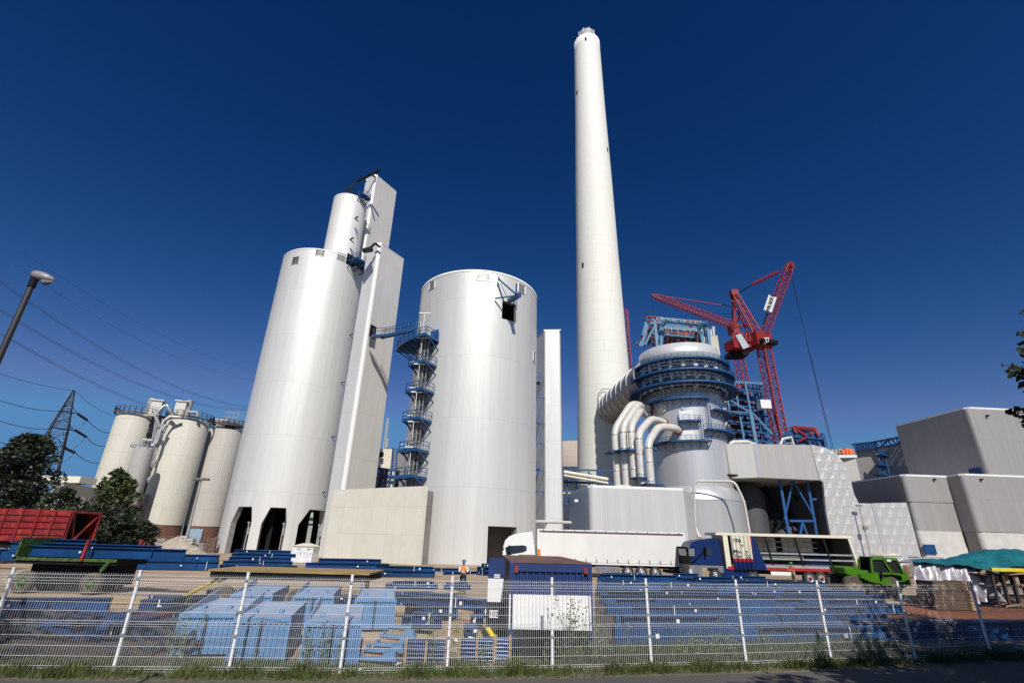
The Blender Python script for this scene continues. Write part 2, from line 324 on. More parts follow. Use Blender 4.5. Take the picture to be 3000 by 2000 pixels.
# ================================================================ SILOS
SILV = (0.70, 0.70, 0.71)
def cylc(l, r, df=None, R=None):
    a1, a2 = az(*l), az(*r); h = (a2-a1)/2; m = (a1+a2)/2
    if R is None: R = df*sin(h)/(1-sin(h))
    d = R/sin(h); return V((d*sin(m), d*cos(m), 0)), R
def silo_wall(R, H, opens=(), holes=(), seg=220):
    """opens: (th0, th1, [(t, z)...]) doorway outline standing on the ground; holes: (th0, th1, z0, z1)"""
    ths = [2*pi*k/seg-pi for k in range(seg)]
    for a, b, pr in opens:
        for t, z in pr: ths += [a+(b-a)*t]
    for a, b, z0, z1 in holes: ths += [a, b]
    ths = sorted(set(round(t, 6) for t in ths)); mb = MB(); n = len(ths)
    def bot(t):
        for a, b, pr in opens:
            if a-1e-5 <= t <= b+1e-5:
                u = (t-a)/(b-a)
                for (u0, z0), (u1, z1) in zip(pr, pr[1:]):
                    if u0-1e-6 <= u <= u1+1e-6: return z0+(z1-z0)*(u-u0)/max(u1-u0, 1e-9)
        return 0.0
    for i in range(n):
        t0, t1 = ths[i], ths[(i+1) % n]
        if i == n-1: t1 += 2*pi
        m = (t0+t1)/2; e = 1e-4; b0, b1 = bot(t0+e), bot(t1-e)
        if bot(m) == 0: b0 = b1 = 0
        segs = [(b0, b1, H, H)]
        for a, b, z0, z1 in holes:
            if a < m < b: segs = [(b0, b1, z0, z0), (z1, z1, H, H)]
        for q in segs:
            P = lambda t, z: (R*cos(t), R*sin(t), z)
            mb.add([P(t0, q[0]), P(t1, q[1]), P(t1, q[3]), P(t0, q[2])], [(0, 1, 2, 3)], True)
    return mb
def reveal(mb, R, a, b, pts, dep=0.7):
    """jambs and head of an opening: pts = [(theta, z)...] along its edge"""
    for (t0, z0), (t1, z1) in zip(pts, pts[1:]):
        mb.add([((R-.01)*cos(t0), (R-.01)*sin(t0), z0), ((R-.01)*cos(t1), (R-.01)*sin(t1), z1), ((R-dep)*cos(t1), (R-dep)*sin(t1), z1), ((R-dep)*cos(t0), (R-dep)*sin(t0), z0)], [(0, 1, 2, 3)])
def louvre(par, c, R, px, py, wd, ht, m=None):
    t, z = hit(px, py, c, R); n = V((cos(t), sin(t), 0)); u = V((-sin(t), cos(t), 0)); p = V((0, 0, z))+n*(R+0.02)
    fr = MB()
    for sx in (-1, 1): fr.beam(p+u*sx*wd/2-V((0, 0, ht/2)), p+u*sx*wd/2+V((0, 0, ht/2)), 0.12)
    for sz in (-1, 1): fr.beam(p-u*wd/2+V((0, 0, sz*ht/2)), p+u*wd/2+V((0, 0, sz*ht/2)), 0.12)
    f = fr.build('louvre', GALV, par)
    sl_ = MB(); k = 6
    for i in range(k):
        zz = -ht/2+ht*(i+.5)/k; sl_.beam(p-u*wd/2+V((0, 0, zz)), p+u*wd/2+V((0, 0, zz)), ht/k*.35)
    sl_.build('slats', m or BLACK, f)
def rplat(par, c, R0, R1, t0, t1, z, name='platform', railh=1.1, br=True, seg=None, m=RAILB):
    """curved walkway round a cylinder, local coords (c is only for closeness of code)"""
    seg = seg or max(2, int(abs(t1-t0)*R1/2.2)); P = lambda t, r, zz: V((r*cos(t), r*sin(t), zz)); mb = MB()
    T = [t0+(t1-t0)*i/seg for i in range(seg+1)]
    for a, b in zip(T, T[1:]):
        mb.slab([P(a, R0, z), P(a, R1, z), P(b, R1, z), P(b, R0, z)], (0, 0, -0.12))
        mb.beam(P(a, R1, z-.1), P(b, R1, z-.1), 0.14, 0.42)
    if br:
        for a in T: mb.beam(P(a, R0, z-1.6), P(a, R1-.2, z-.2), 0.14); mb.beam(P(a, R0, z-.25), P(a, R1, z-.25), 0.16)
    o = mb.build(name, m, par)
    rb = MB(); rail(rb, [P(t, R1-.05, z) for t in T], railh, 1.3, 0.035)
    rail(rb, [P(t0, R0+.1, z), P(t0, R1-.05, z)], railh, 1.3, 0.035); rail(rb, [P(t1, R0+.1, z), P(t1, R1-.05, z)], railh, 1.3, 0.035)
    rb.build('railing', m, o); return o

# ---- left silo (three arched doorways)
C1, R1 = cylc((730, 1180), (1012, 1180), df=88)
H1 = hit(930, 728, C1, R1)[1]
s1 = E('silo', C1, 'wide silver cylindrical silo with three chamfered doorways at its foot', 'silo')
ops = []; pr = [(0, 0.0), (0.0, 4.3), (0.22, 6.8), (1.0-0.10, 6.8), (1.0, 4.6), (1.0, 0)]
rv = MB()
for xl, xr in ((668, 728), (758, 832), (868, 945)):
    ta = hit(xl, 1570, C1, R1)[0]; tb = hit(xr, 1570, C1, R1)[0]
    ops.append((ta, tb, [(0, 4.3), (0.24, 6.7), (0.88, 6.7), (1, 4.6)]))
    reveal(rv, R1, ta, tb, [(ta, 0), (ta, 4.3), (ta+(tb-ta)*.24, 6.7), (ta+(tb-ta)*.88, 6.7), (tb, 4.6), (tb, 0)], 0.9)
# matching doorways at the back let daylight through
for i, (a, b) in enumerate(((0.95, 1.25), (1.45, 1.8))): ops.append((a, b, [(0, 4.3), (0.24, 6.7), (0.88, 6.7), (1, 4.6)]))
sk1 = clad('silver_cladding_round_a', (.70, .687, .66), rnd=R1, pitch=0.17, seam=9, metal=0.24, rough=0.44)
silo_wall(R1, H1, ops).build('wall', sk1, s1)
rv.build('door_frame', GALV, s1); silo_wall(R1-.93, 7.15, ops).build('shade_lining', BLACK, s1)  # black lining stands in for the shade inside the doorways
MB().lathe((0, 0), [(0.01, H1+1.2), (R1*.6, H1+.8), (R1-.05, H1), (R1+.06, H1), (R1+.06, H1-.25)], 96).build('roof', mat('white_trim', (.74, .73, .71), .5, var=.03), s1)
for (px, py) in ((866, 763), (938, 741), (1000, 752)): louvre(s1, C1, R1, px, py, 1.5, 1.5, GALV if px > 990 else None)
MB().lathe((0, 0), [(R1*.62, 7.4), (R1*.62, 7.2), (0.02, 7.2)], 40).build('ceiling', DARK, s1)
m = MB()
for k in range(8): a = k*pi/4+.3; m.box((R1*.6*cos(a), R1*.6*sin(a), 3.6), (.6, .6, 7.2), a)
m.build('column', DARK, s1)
for px in (716, 819, 924):      # lamp posts just inside the doorways
    t, z = hit(px, 1600, C1, R1); m = MB(); p = V((R1*1.01*cos(t), R1*1.01*sin(t), 0)); m.tube([p, p+V((0, 0, 4.4))], .09, 6); m.box(p+V((0, 0, 4.4)), (.3, .3, .25)); m.box(p+V((.15, -.1, 3.2)), (.25, .15, 1.0)); m.build('pipe', GALV, s1)
# ---- upper silo standing behind/on top
C1b, R1b = cylc((964, 650), (1058, 650), df=None, R=R1*0.47)
dd = C1.xy.length+1.0; u = V((C1b.x, C1b.y, 0)).normalized(); a1, a2 = az(964, 650), az(1068, 650); R1b = dd*sin((a2-a1)/2); C1b = V((dd*sin((a1+a2)/2), dd*cos((a1+a2)/2), H1+.2))
H1b = hit(1010, 566, C1b, R1b)[1]-C1b.z
s1b = E('upper_silo', C1b, 'slim white cylinder rising from the roof of the silo with three doorways', 'silo')
sk1b = clad('silver_cladding_round_b', (.76, .745, .71), rnd=R1b, pitch=0.17, seam=9, metal=0.15)
silo_wall(R1b, H1b, seg=120).build('wall', sk1b, s1b)
MB().lathe((0, 0), [(0.01, H1b+.6), (R1b+.05, H1b), (R1b+.05, H1b-.2)], 60).build('roof', mat('white_trim', (.74, .73, .71), .5, var=.03), s1b)
hb = MB(); dt = dd-1
hb.beam(D(1010, 567, dt), D(1045, 532, dt), .35); hb.beam(D(1045, 532, dt), D(1112, 497, dt-3), .4)
hb.beam(D(1058, 520, dt-1), D(1072, 533, dt-2), .3); hb.beam(D(1085, 508, dt-2), D(1100, 521, dt-3), .3)
hb.beam(D(1008, 567, dt), D(1017, 552, dt), .25); hb.beam(D(1037, 566, dt), D(1017, 552, dt), .25)
hb.build('hoist_beam', BLACK, s1b, world=True)
for (x, y) in ((1040, 640), (1026, 702)):
    m = MB(); m.beam(D(x, y, dt-R1b), D(x+10, y-6, dt-R1b-.5), .22); m.beam(D(x, y, dt-R1b), D(x+9, y+8, dt-R1b-.5), .22); m.build('bracket', BLACK, s1b, world=True)
# ---- lift tower, two stages, turned about 31 degrees
ua = math.radians(31); U = V((sin(ua), cos(ua), 0)); N = V((cos(ua), -sin(ua), 0))  # wide face runs along U; narrow face runs along -N
def tower(pl, pk, pr, dk, ztop, z0=0):
    """plan from three azimuths: left end of narrow face, front corner, right end of wide face"""
    A = D(*pk, dk); A = V((A.x, A.y, 0)); Bp = online(A, U, *pr); Cp = online(A, -N, *pl)
    return [Cp, A, Bp, Bp+(Cp-A)]
TD = 79.0
tl = tower((1021, 1077), (1058, 1077), (1143, 1077), TD, 0); zt = D(1118, 712, TD).z
lt = E('lift_tower', tl[1], 'tall square white clad shaft with rounded edge standing right of the silo with doorways', 'tower')
flatU = clad('silver_cladding_wide_face', (0.66, 0.63, 0.59), rnd=None, ang=pi/2-ua, pitch=0.30, seam=7, metal=0.25, rough=0.5)
flatN = clad('silver_cladding_narrow_face', (0.76, 0.75, 0.72), rnd=None, ang=-ua, pitch=0.30, seam=7, metal=0.30, rough=0.45)
def tower_parts(par, pl, z0, z1, rr=0.5):
    Cp, A, Bp, Q = pl
    MB().add([V((A.x, A.y, z0))+U*rr, V((Bp.x, Bp.y, z0)), V((Bp.x, Bp.y, z1)), V((A.x, A.y, z1))+U*rr, V((Bp.x, Bp.y, z0)), V((Q.x, Q.y, z0)), V((Q.x, Q.y, z1)), V((Bp.x, Bp.y, z1))], [(0, 1, 2, 3), (4, 5, 6, 7)]).build('wall', flatU, par, world=True)
    MB().add([V((Cp.x, Cp.y, z0)), V((A.x, A.y, z0))-N*rr, V((A.x, A.y, z1))-N*rr, V((Cp.x, Cp.y, z1)), V((Cp.x, Cp.y, z0)), V((Q.x, Q.y, z0)), V((Q.x, Q.y, z1)), V((Cp.x, Cp.y, z1))], [(0, 1, 2, 3), (4, 5, 6, 7)]).build('wall', flatN, par, world=True)
    # rounded corner trim
    cc = V((A.x, A.y, 0))-N*rr+U*rr; vs = []; k = 8
    for i in range(k+1):
        a = (pi/2)*i/k; d = N*cos(a)*1-U*sin(a); p = cc+d*rr; vs += [V((p.x, p.y, z0)), V((p.x, p.y, z1))]
    MB().add(vs, [(2*i, 2*i+2, 2*i+3, 2*i+1) for i in range(k)], True).build('corner_trim', mat('white_trim', (.74, .73, .71), .5, var=.03), par, world=True)
    MB().prism([V(p)*1 for p in (Cp, A-N*rr, A+U*rr, Bp, Q)], z1-.02, z1+.15).build('roof', ALU, par, world=True)
tower_parts(lt, tl, 0, zt)
TD2 = 99.0
t2 = tower((1071, 533), (1101, 511), (1162, 560), TD2, 0); zt2 = D(1101, 511, TD2).z
# upper stage follows its own corner further back
lt2 = E('lift_tower', (t2[1].x, t2[1].y, 0), 'tallest square white clad shaft with black hoist beam at its top', 'tower')
tower_parts(lt2, t2, zt-6, zt2)
m = MB(); a = D(1092, 513, TD2-1); m.beam(a, D(1100, 521, TD2), .3); m.beam(D(1100, 500, TD2-1.5), D(1078, 515, TD2-1.5), .3); m.build('beam', BLACK, lt2, world=True)
m = MB(); m.beam(D(1099, 713, TD-.6), D(1114, 724, TD-.6), .3); m.beam(D(1080, 732, TD-1.2), D(1099, 713, TD-1.2), .35); m.slab([D(1062, 727, TD-.8), D(1088, 722, TD-.8), D(1094, 731, TD-2.2), D(1066, 735, TD-2.2)], (0, 0, -.5)); m.build('beam', BLACK, lt, world=True)
for (x, y) in ((1035, 978), (1010, 1118), (983, 1278), (957, 1440)):
    m = MB(); p = D(x, y, TD+1.5); m.beam(p, p+N*-.9, .14); m.beam(p+V((0, 0, -.8)), p+N*-.9, .1); m.build('bracket', RAILB, lt, world=True)
# door and landing on the wide face, footbridge to middle silo
m = MB(); p = D(1092, 972, TD-.2); m.box(p+N*.02, (.1, 1.3, 2.3), -ua); m.build('door', BLACK, lt, world=True)
# landing below the silo rim (blue)
t, z = hit(1050, 790, C1, R1)
rplat(s1, C1, R1, R1+2.6, hit(1018, 780, C1, R1)[0], hit(1018, 780, C1, R1)[0]+.62, hit(1040, 775, C1, R1)[1], seg=3)
m = MB(); td = hit(1027, 762, C1, R1); n_ = V((cos(td[0]), sin(td[0]), 0)); m.box(n_*(R1+.03)+V((0, 0, td[1])), (.1, 1.9, 2.3), td[0]); m.build('door', BLACK, s1)

td = hit(1052, 572, C1b, R1b); rplat(s1b, C1b, R1b, R1b+1.4, td[0]-.05, td[0]+.5, td[1]-C1b.z, seg=2)
# ---- middle silo
C2, R2 = cylc((1222, 980), (1572, 980), df=64.4)
H2 = hit(1400, 790, C2, R2)[1]
s2 = E('silo', C2, 'big silver cylindrical silo standing alone in the middle with a black hatch near its top', 'silo')
sk2 = clad('silver_cladding_round_c', (.63, .62, .595), rnd=R2, pitch=0.17, seam=9, metal=0.24, rough=0.44)
hA = hit(1472, 880, C2, R2); hB = hit(1512, 945, C2, R2)
gA = hit(1430, 1540, C2, R2); gB = hit(1514, 1543, C2, R2)
silo_wall(R2, H2, [(gA[0], gB[0], [(0, gA[1]), (1, gA[1])])], [(hA[0], hB[0], hB[1], hA[1])]).build('wall', sk2, s2)
MB().lathe((0, 0), [(0.01, H2+1.2), (R2*.6, H2+.8), (R2-.05, H2), (R2+.06, H2), (R2+.06, H2-.3)], 110).build('roof', mat('white_trim', (.74, .73, .71), .5, var=.03), s2)
rv = MB(); reveal(rv, R2, 0, 0, [(gA[0], 0), (gA[0], gA[1]), (gB[0], gA[1]), (gB[0], 0)], 1.0); rv.build('gate_frame', GALV, s2)
rv = MB(); reveal(rv, R2, 0, 0, [(hA[0], hA[1]), (hB[0], hA[1]), (hB[0], hB[1]), (hA[0], hB[1]), (hA[0], hA[1])], .6); rv.build('hatch_frame', GALV, s2)
MB().box((0, 0, H2*.55), (R2*1.2, R2*1.2, .3)).build('floor_slab', DARK, s2)
m = MB(); m.prism([(p.x-C2.x, p.y-C2.y) for p in (D(1408, 1600, 70.5), D(1560, 1600, 70.5), D(1560, 1600, 71), D(1408, 1600, 71))], 0, gA[1]+1); m.build('inner_wall', CONCG, s2)
for (px, py, ww, hh) in ((1266, 836, 1.4, 1.3), (1416, 812, 2.0, 1.1), (1528, 846, 1.5, 1.4), (1229, 961, 1.2, 1.5), (1565, 1045, 1.2, 1.7)): louvre(s2, C2, R2, px, py, ww, hh, GALV)
hd = C2.xy.length-R2
m = MB(); m.beam(D(1461, 818, hd-.2), D(1512, 862, hd-2.2), .22); m.beam(D(1512, 862, hd-2.2), D(1513, 832, hd-.2), .25); m.beam(D(1513, 832, hd), D(1513, 905, hd), .22)
m.beam(D(1490, 882, hd+.5), D(1523, 864, hd-2.6), .5, .6); m.beam(D(1451, 874, hd), D(1512, 866, hd-2), .16); m.beam(D(1466, 830, hd), D(1490, 880, hd-.6), .08)
m.slab([D(1459, 812, hd-.1), D(1465, 818, hd-.1), D(1459, 824, hd-.1)], (0, -.4, 0)); m.build('hoist', RAILB, s2, world=True)
td = hit(1273, 990, C2, R2); n_ = V((cos(td[0]), sin(td[0]), 0)); m = MB(); m.box(n_*(R2+.05)+V((0, 0, td[1])), (.12, 1.5, 2.4), td[0]); m.build('door', mat('bright_blue_steel', (.012, .075, .235), .5), s2)
# platforms down the left flank
tl_, zz = hit(1228, 1010, C2, R2)
for i, (xa, xb, py, rr, nm) in enumerate(((1180, 1287, 1010, 2.6, 'platform'),)):
    rplat(s2, C2, R2, R2+3.0, hit(1285, 1010, C2, R2)[0]-.72, hit(1285, 1010, C2, R2)[0], hit(1262, 1003, C2, R2)[1], seg=7)
TL = hit(1228, 1200, C2, R2)[0] % (2*pi)
zs = [D(1225, y, hd+7).z for y in (1097, 1172, 1252, 1336, 1408)]
for z in zs: rplat(s2, C2, R2-.1, R2+2.6, TL+.01, TL+.29, z, seg=2)
ztop = hit(1262, 1003, C2, R2)[1]
m = MB(); pc = lambda t, r, z: V((r*cos(t), r*sin(t), z))
for t, r in ((TL+.05, R2+1.0), (TL+.12, R2+1.4), (TL+.19, R2+1.6), (TL+.12, R2+.6)): m.tube([pc(t, r, 0), pc(t, r, ztop)], .17, 8)
m.build('riser_pipe', mat('dull_pipe', (.16, .15, .14), .5, var=.2), s2)
m = MB(); lattice(m, pc(TL+.15, R2+1.2, 0), pc(TL+.15, R2+1.2, ztop), 1.2, bays=30, ch=.1, br=.06); m.build('pipe_rack', mat('dull_steel', (.22, .22, .23), .5, var=.2), s2)
m = MB(); prev = None
for i, z in enumerate([6.0]+zs[::-1]+[ztop]):
    if prev is not None:
        a = TL+.03; m.beam(pc(a, R2+.7, prev), pc(a+.02, R2+.7, z), .07); m.beam(pc(a-.05, R2+.7, prev), pc(a-.03, R2+.7, z), .07)
        n = int((z-prev)/.45)
        for k in range(n): q = prev+(z-prev)*k/n; m.beam(pc(a, R2+.7, q), pc(a-.05, R2+.7, q), .05)
        m.beam(pc(TL, R2, z-2.4), pc(TL+.03, R2+2, z-.3), .16)
    prev = z
m.build('ladder', RAILB, s2)
for z in zs+[ztop]:
    m = MB(); p = pc(TL+.2, R2+2.4, z); m.beam(p, p+V((0, 0, 3.6)), .07); m.box(p+V((0, 0, 3.6)), (1.6, .18, .14)); m.build('light_fitting', WHITE, s2); m = MB(); p = pc(TL+.02, R2+1.4, z-3.2); m.box(p, (1.8, .16, .14)); m.build('light_fitting', WHITE, s2)
# footbridge between tower and middle silo
A = D(1085, 977, TD-1.0); B_ = D(1112, 984, TD-1.0); Cc = D(1215, 992, 74)
fb = E('footbridge', A, 'blue railed footbridge high up between white shaft and middle silo', 'footbridge')
zb = D(1098, 985, TD-1.5).z; zc = D(1195, 990, 72).z
P0 = V((A.x, A.y, zb)); P1 = D(1118, 985, TD-2); P1 = V((P1.x, P1.y, zb)); P2 = D(1205, 992, 72.5); P2 = V((P2.x, P2.y, zb))
m = MB(); dk = V((.7, -.9, 0)).normalized()*1.3
m.slab([P0, P1, P1-dk*-1, P0-dk*-1], (0, 0, -.35)); m.slab([P1+U*-.2, P2, P2+dk*.9, P1+dk*.9], (0, 0, -.3))
for q in (P1, P1+dk*.9): m.beam(q-V((0, 0, .3)), q+(P2-P1)-V((0, 0, .3)), .16, .5)
m.build('deck', RAILB, fb, world=True)
m = MB(); rail(m, [P0+dk, P1+dk, P2+dk*.9], 1.1, 1.5, .035); rail(m, [P1, P2], 1.1, 1.5, .035); m.build('railing', RAILB, fb, world=True)

# ---- slim white slab tower right of the middle silo
A = D(1593, 1100, 80); Bq = D(1645, 1100, 80); zt3 = D(1620, 968, 80).z
A.z = Bq.z = 0; st = E('slab_tower', A, 'slim white clad slab tower between middle silo and chimney', 'tower')
L3 = online(A, (-.32, .95), 1571, 1100)
wm = clad('white_cladding_flat', (0.66, 0.66, 0.66), ang=0, pitch=.33, seam=6, metal=.25)
wd_ = clad('white_cladding_side', (0.7, 0.7, 0.7), ang=pi/2, pitch=.33, seam=6, metal=.2)
MB().add([(A.x+.3, A.y, 0), (Bq.x-.3, Bq.y, 0), (Bq.x-.3, Bq.y, zt3), (A.x+.3, A.y, zt3)], [(0, 1, 2, 3)]).build('wall', wm, st, world=True)
m = MB()
for x, sx in ((A.x, 1), (Bq.x, -1)):
    cx = x+sx*.3; k = 6; vs = []
    for i in range(k+1): a = pi/2*i/k; vs += [(cx-sx*.3*sin(a), A.y+.3-.3*cos(a), 0), (cx-sx*.3*sin(a), A.y+.3-.3*cos(a), zt3)]
    m.add(vs, [(2*i, 2*i+2, 2*i+3, 2*i+1) for i in range(k)], True)
m.build('corner_trim', ALU, st, world=True)
back = 6.0; m = MB(); m.add([(A.x, A.y+.3, 0), (A.x-1.9, A.y+back, 0), (A.x-1.9, A.y+back, zt3), (A.x, A.y+.3, zt3), (Bq.x, Bq.y+.3, 0), (Bq.x, Bq.y+back, 0), (Bq.x, Bq.y+back, zt3), (Bq.x, Bq.y+.3, zt3)], [(0, 1, 2, 3), (4, 5, 6, 7)]); m.build('wall', wd_, st, world=True)
MB().prism([(A.x, A.y+.02), (Bq.x, Bq.y+.02), (Bq.x, Bq.y+back), (A.x-1.9, A.y+back)], zt3, zt3+.2).build('roof', ALU, st, world=True)
for y in (1105, 1165, 1240, 1300, 1380, 1440):
    z = D(1580, y, 80).z; MB().beam((A.x-3.0, A.y-.3, z), (A.x+.1, A.y, z), .15).build('tie_beam', RAILB, st, world=True)
for y in (1125, 1240, 1375):
    m = MB(); z = D(1580, y, 82).z; m.box((A.x-1.4, A.y+1.5, z), (1.6, 1.6, .2)); rail(m, [(A.x-2.1, A.y+.8, z), (A.x-.8, A.y+.8, z)], 1.1, .6, .04); m.build('platform', RAILB, st, world=True)

# ---- concrete block wall
P = [G(945, 1637), G(1226, 1655)]; zt4 = 8.7
bl = E('concrete_block', (P[0].x, P[0].y, 0), 'tall cream precast concrete block in front of the lift shaft and middle silo', 'concrete wall')
cm = bpy.data.materials.new('panel_concrete'); cm.use_nodes = True; t_ = cm.node_tree; n = t_.nodes; L = t_.links.new; b = n['Principled BSDF']; b.inputs['Roughness'].default_value = .85
tc = n.new('ShaderNodeTexCoord'); brk = n.new('ShaderNodeTexBrick'); mp = n.new('ShaderNodeMapping'); vr = n.new('ShaderNodeVectorRotate')
brk.inputs['Scale'].default_value = 1; brk.inputs['Brick Width'].default_value = 3.2; brk.inputs['Row Height'].default_value = 2.65; brk.inputs['Mortar Size'].default_value = .018; brk.offset = 0.0
brk.inputs['Color1'].default_value = (.68, .655, .555, 1); brk.inputs['Color2'].default_value = (.655, .63, .535, 1); brk.inputs['Mortar'].default_value = (.46, .44, .36, 1)
no = n.new('ShaderNodeTexNoise'); no.inputs['Scale'].default_value = .7; no.inputs['Detail'].default_value = 8
mx = n.new('ShaderNodeMixRGB'); mx.blend_type = 'OVERLAY'; mx.inputs[0].default_value = .22
ev = n.new('ShaderNodeCombineXYZ'); sp = n.new('ShaderNodeSeparateXYZ'); L(tc.outputs['Object'], sp.inputs[0])
uu = n.new('ShaderNodeMath'); uu.operation = 'MULTIPLY'; uu.inputs[1].default_value = 1.16; L(sp.outputs[0], uu.inputs[0]); L(sp.outputs[2], ev.inputs[0]); L(uu.outputs[0], ev.inputs[1])
L(ev.outputs[0], brk.inputs[0]); L(tc.outputs['Object'], no.inputs[0]); L(brk.outputs[0], mx.inputs[1]); L(no.outputs[0], mx.inputs[2]); L(mx.outputs[0], b.inputs[0])
PB = [V((q.x, q.y, 0)) for q in P]; un = (PB[1]-PB[0]).normalized(); nn = V((-un.y, un.x, 0))
MB().prism([PB[0], PB[1], PB[1]+nn*.5, PB[0]+nn*.5], 0, zt4).build('wall', cm, bl, world=True)
MB().prism([PB[0]+nn*.51+un*.2, PB[1]+nn*.51-un*.3, PB[1]+nn*3-un*1.2, PB[0]+nn*3+un*.2], 0, zt4-.4).build('wall', CONCG, bl, world=True)

# ================================================================ CHIMNEY
Dc = 168.0; ac = az(1765, 1130)
def radat(l, r): return Dc*sin((az(*r)-az(*l))/2)
cz = V((Dc*sin(az(1762, 1000)), Dc*cos(az(1762, 1000)), 0))
ch = E('chimney', cz, 'very tall tapering pale concrete chimney', 'chimney')
prof = []
for (xl, xr, y) in ((1688, 1868, 1370), (1688, 1845, 1130), (1685, 1823, 900), (1679, 1800, 700), (1674, 1780, 500), (1671, 1759, 300), (1669, 1744, 120)):
    r = radat((xl, y), (xr, y)); z = D((xl+xr)/2, y, Dc-r).z; prof.append((r, z))
prof = [(prof[0][0]+.5, 0)]+prof
zc = D(1706, 99, Dc-prof[-1][0]).z; prof.append((prof[-1][0], zc))
chm = bpy.data.materials.new('chimney_concrete'); chm.use_nodes = True; t_ = chm.node_tree; n = t_.nodes; L = t_.links.new; b = n['Principled BSDF']; b.inputs['Roughness'].default_value = .7
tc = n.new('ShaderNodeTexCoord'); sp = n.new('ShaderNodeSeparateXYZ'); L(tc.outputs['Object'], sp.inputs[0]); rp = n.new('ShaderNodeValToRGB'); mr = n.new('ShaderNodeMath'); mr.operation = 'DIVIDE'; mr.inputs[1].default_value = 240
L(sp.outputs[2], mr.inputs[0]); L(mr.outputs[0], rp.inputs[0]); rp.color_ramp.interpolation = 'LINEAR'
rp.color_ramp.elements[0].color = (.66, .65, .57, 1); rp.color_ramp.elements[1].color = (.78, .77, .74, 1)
no = n.new('ShaderNodeTexNoise'); mp = n.new('ShaderNodeMapping'); mp.inputs['Scale'].default_value = (.5, .5, .02); L(tc.outputs['Object'], mp.inputs[0]); L(mp.outputs[0], no.inputs[0]); no.inputs['Detail'].default_value = 8
wv = n.new('ShaderNodeMath'); wv.operation = 'FRACT'; dv = n.new('ShaderNodeMath'); dv.operation = 'DIVIDE'; dv.inputs[1].default_value = 4.0; L(sp.outputs[2], dv.inputs[0]); L(dv.outputs[0], wv.inputs[0])
ls = n.new('ShaderNodeMath'); ls.operation = 'LESS_THAN'; ls.inputs[1].default_value = .06; L(wv.outputs[0], ls.inputs[0])
mx = n.new('ShaderNodeMixRGB'); mx.blend_type = 'OVERLAY'; mx.inputs[0].default_value = .25; L(rp.outputs[0], mx.inputs[1]); L(no.outputs[0], mx.inputs[2])
m2 = n.new('ShaderNodeMixRGB'); m2.blend_type = 'MULTIPLY'; m2.inputs[2].default_value = (.93, .93, .93, 1); L(ls.outputs[0], m2.inputs[0]); L(mx.outputs[0], m2.inputs[1]); L(m2.outputs[0], b.inputs[0])
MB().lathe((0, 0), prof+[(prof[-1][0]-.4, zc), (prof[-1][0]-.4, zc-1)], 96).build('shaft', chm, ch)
rt_ = prof[-1][0]; MB().lathe((0, 0), [(rt_-.5, zc-.5), (rt_-2.0, zc-.4), (rt_-2.0, zc+6.4), (rt_-2.4, zc+6.4), (rt_-2.4, zc)], 64).build('flue', ALU, ch)
m = MB()
for k in range(9): a = 2*pi*k/9; m.beam(((rt_-2)*cos(a), (rt_-2)*sin(a), zc+5), ((rt_-2)*cos(a), (rt_-2)*sin(a), zc+7.3), .07)
for k in range(16): a = 2*pi*k/16+.1; m.beam(((rt_-.2)*cos(a), (rt_-.2)*sin(a), zc), ((rt_-.2)*cos(a), (rt_-.2)*sin(a), zc+1.0), .07)
m.build('lightning_rod', GALV, ch)
for (px, py) in ((1716, 115), (1678, 128), (1688, 270), (1779, 440), (1703, 775)):
    rr = rt_ if py < 200 else (rt_+1 if py < 600 else rt_+3); t, z = hit(px, py, cz, rr); rr2 = None
    for (ra, za), (rb_, zb_) in zip(prof, prof[1:]):
        if za <= z <= zb_: rr2 = ra+(rb_-ra)*(z-za)/(zb_-za)
    rr2 = (rr2 or rt_)+.02
    m = MB(); m.box((rr2*cos(t), rr2*sin(t), z), (.15, .8, 2.2), t); m.build('opening', BLACK, ch)
# raised surround where the flue duct enters
# ================================================================ ABSORBER
Ca, Ra = cylc((1905, 1330), (2137, 1330), R=9.5); Ca0 = Ca; dA = Ca.xy.length
ab = E('absorber_tower', Ca, 'round silver scrubber tower ringed by blue walkways with white pipes', 'process tower')
ska = clad('silver_cladding_round_d', (0.55, 0.55, 0.56), rnd=Ra, pitch=0.42, seam=8, metal=.45, rough=.38, seamd=.06)
zA1 = hit(1985, 1135, Ca, Ra)[1]; Rt = dA*sin((az(2092, 1040)-az(1858, 1040))/2); zA2 = hit(1985, 1003, Ca, Rt)[1]; zcap = zA2
MB().lathe((0, 0), [(Ra, 0), (Ra, zA1)], 120).build('wall', ska, ab)
MB().lathe((0, 0), [(Ra-.02, zA1-1), (Rt-1.2, zA1+.5), (Rt-1.2, hit(1985, 1048, Ca, Rt)[1])], 90).build('inner_wall', mat('shaded_insulation', (.13, .13, .14), .6, var=.3, vs=.6), ab)  # wall darkened to carry the shade between the walkway rings
MB().lathe((0, 0), [(Rt-1.3, hit(1985, 1052, Ca, Rt)[1]), (Rt, hit(1985, 1052, Ca, Rt)[1]), (Rt, zA2), (Rt-.3, zA2), (.01, zA2+.3)], 120).build('top_ring', clad('silver_cladding_round_e', (0.60, 0.60, 0.60), rnd=Rt, pitch=.5, seam=30, metal=.3), ab)
def tz(px, py, R): return hit(px, py, Ca, R)
FULL = [(1046, Rt+.1, Rt+2.2), (1080, Rt-.6, Rt+3.0), (1117, Rt-1, Rt+3.4)]
tL = math.atan2(-Ca.y, -Ca.x)   # direction towards the viewer
for py, r0, r1 in FULL: rplat(ab, Ca, r0, r1, tL-2.1, tL+2.1, hit(1985, py, Ca, r1)[1]+.2, seg=34)
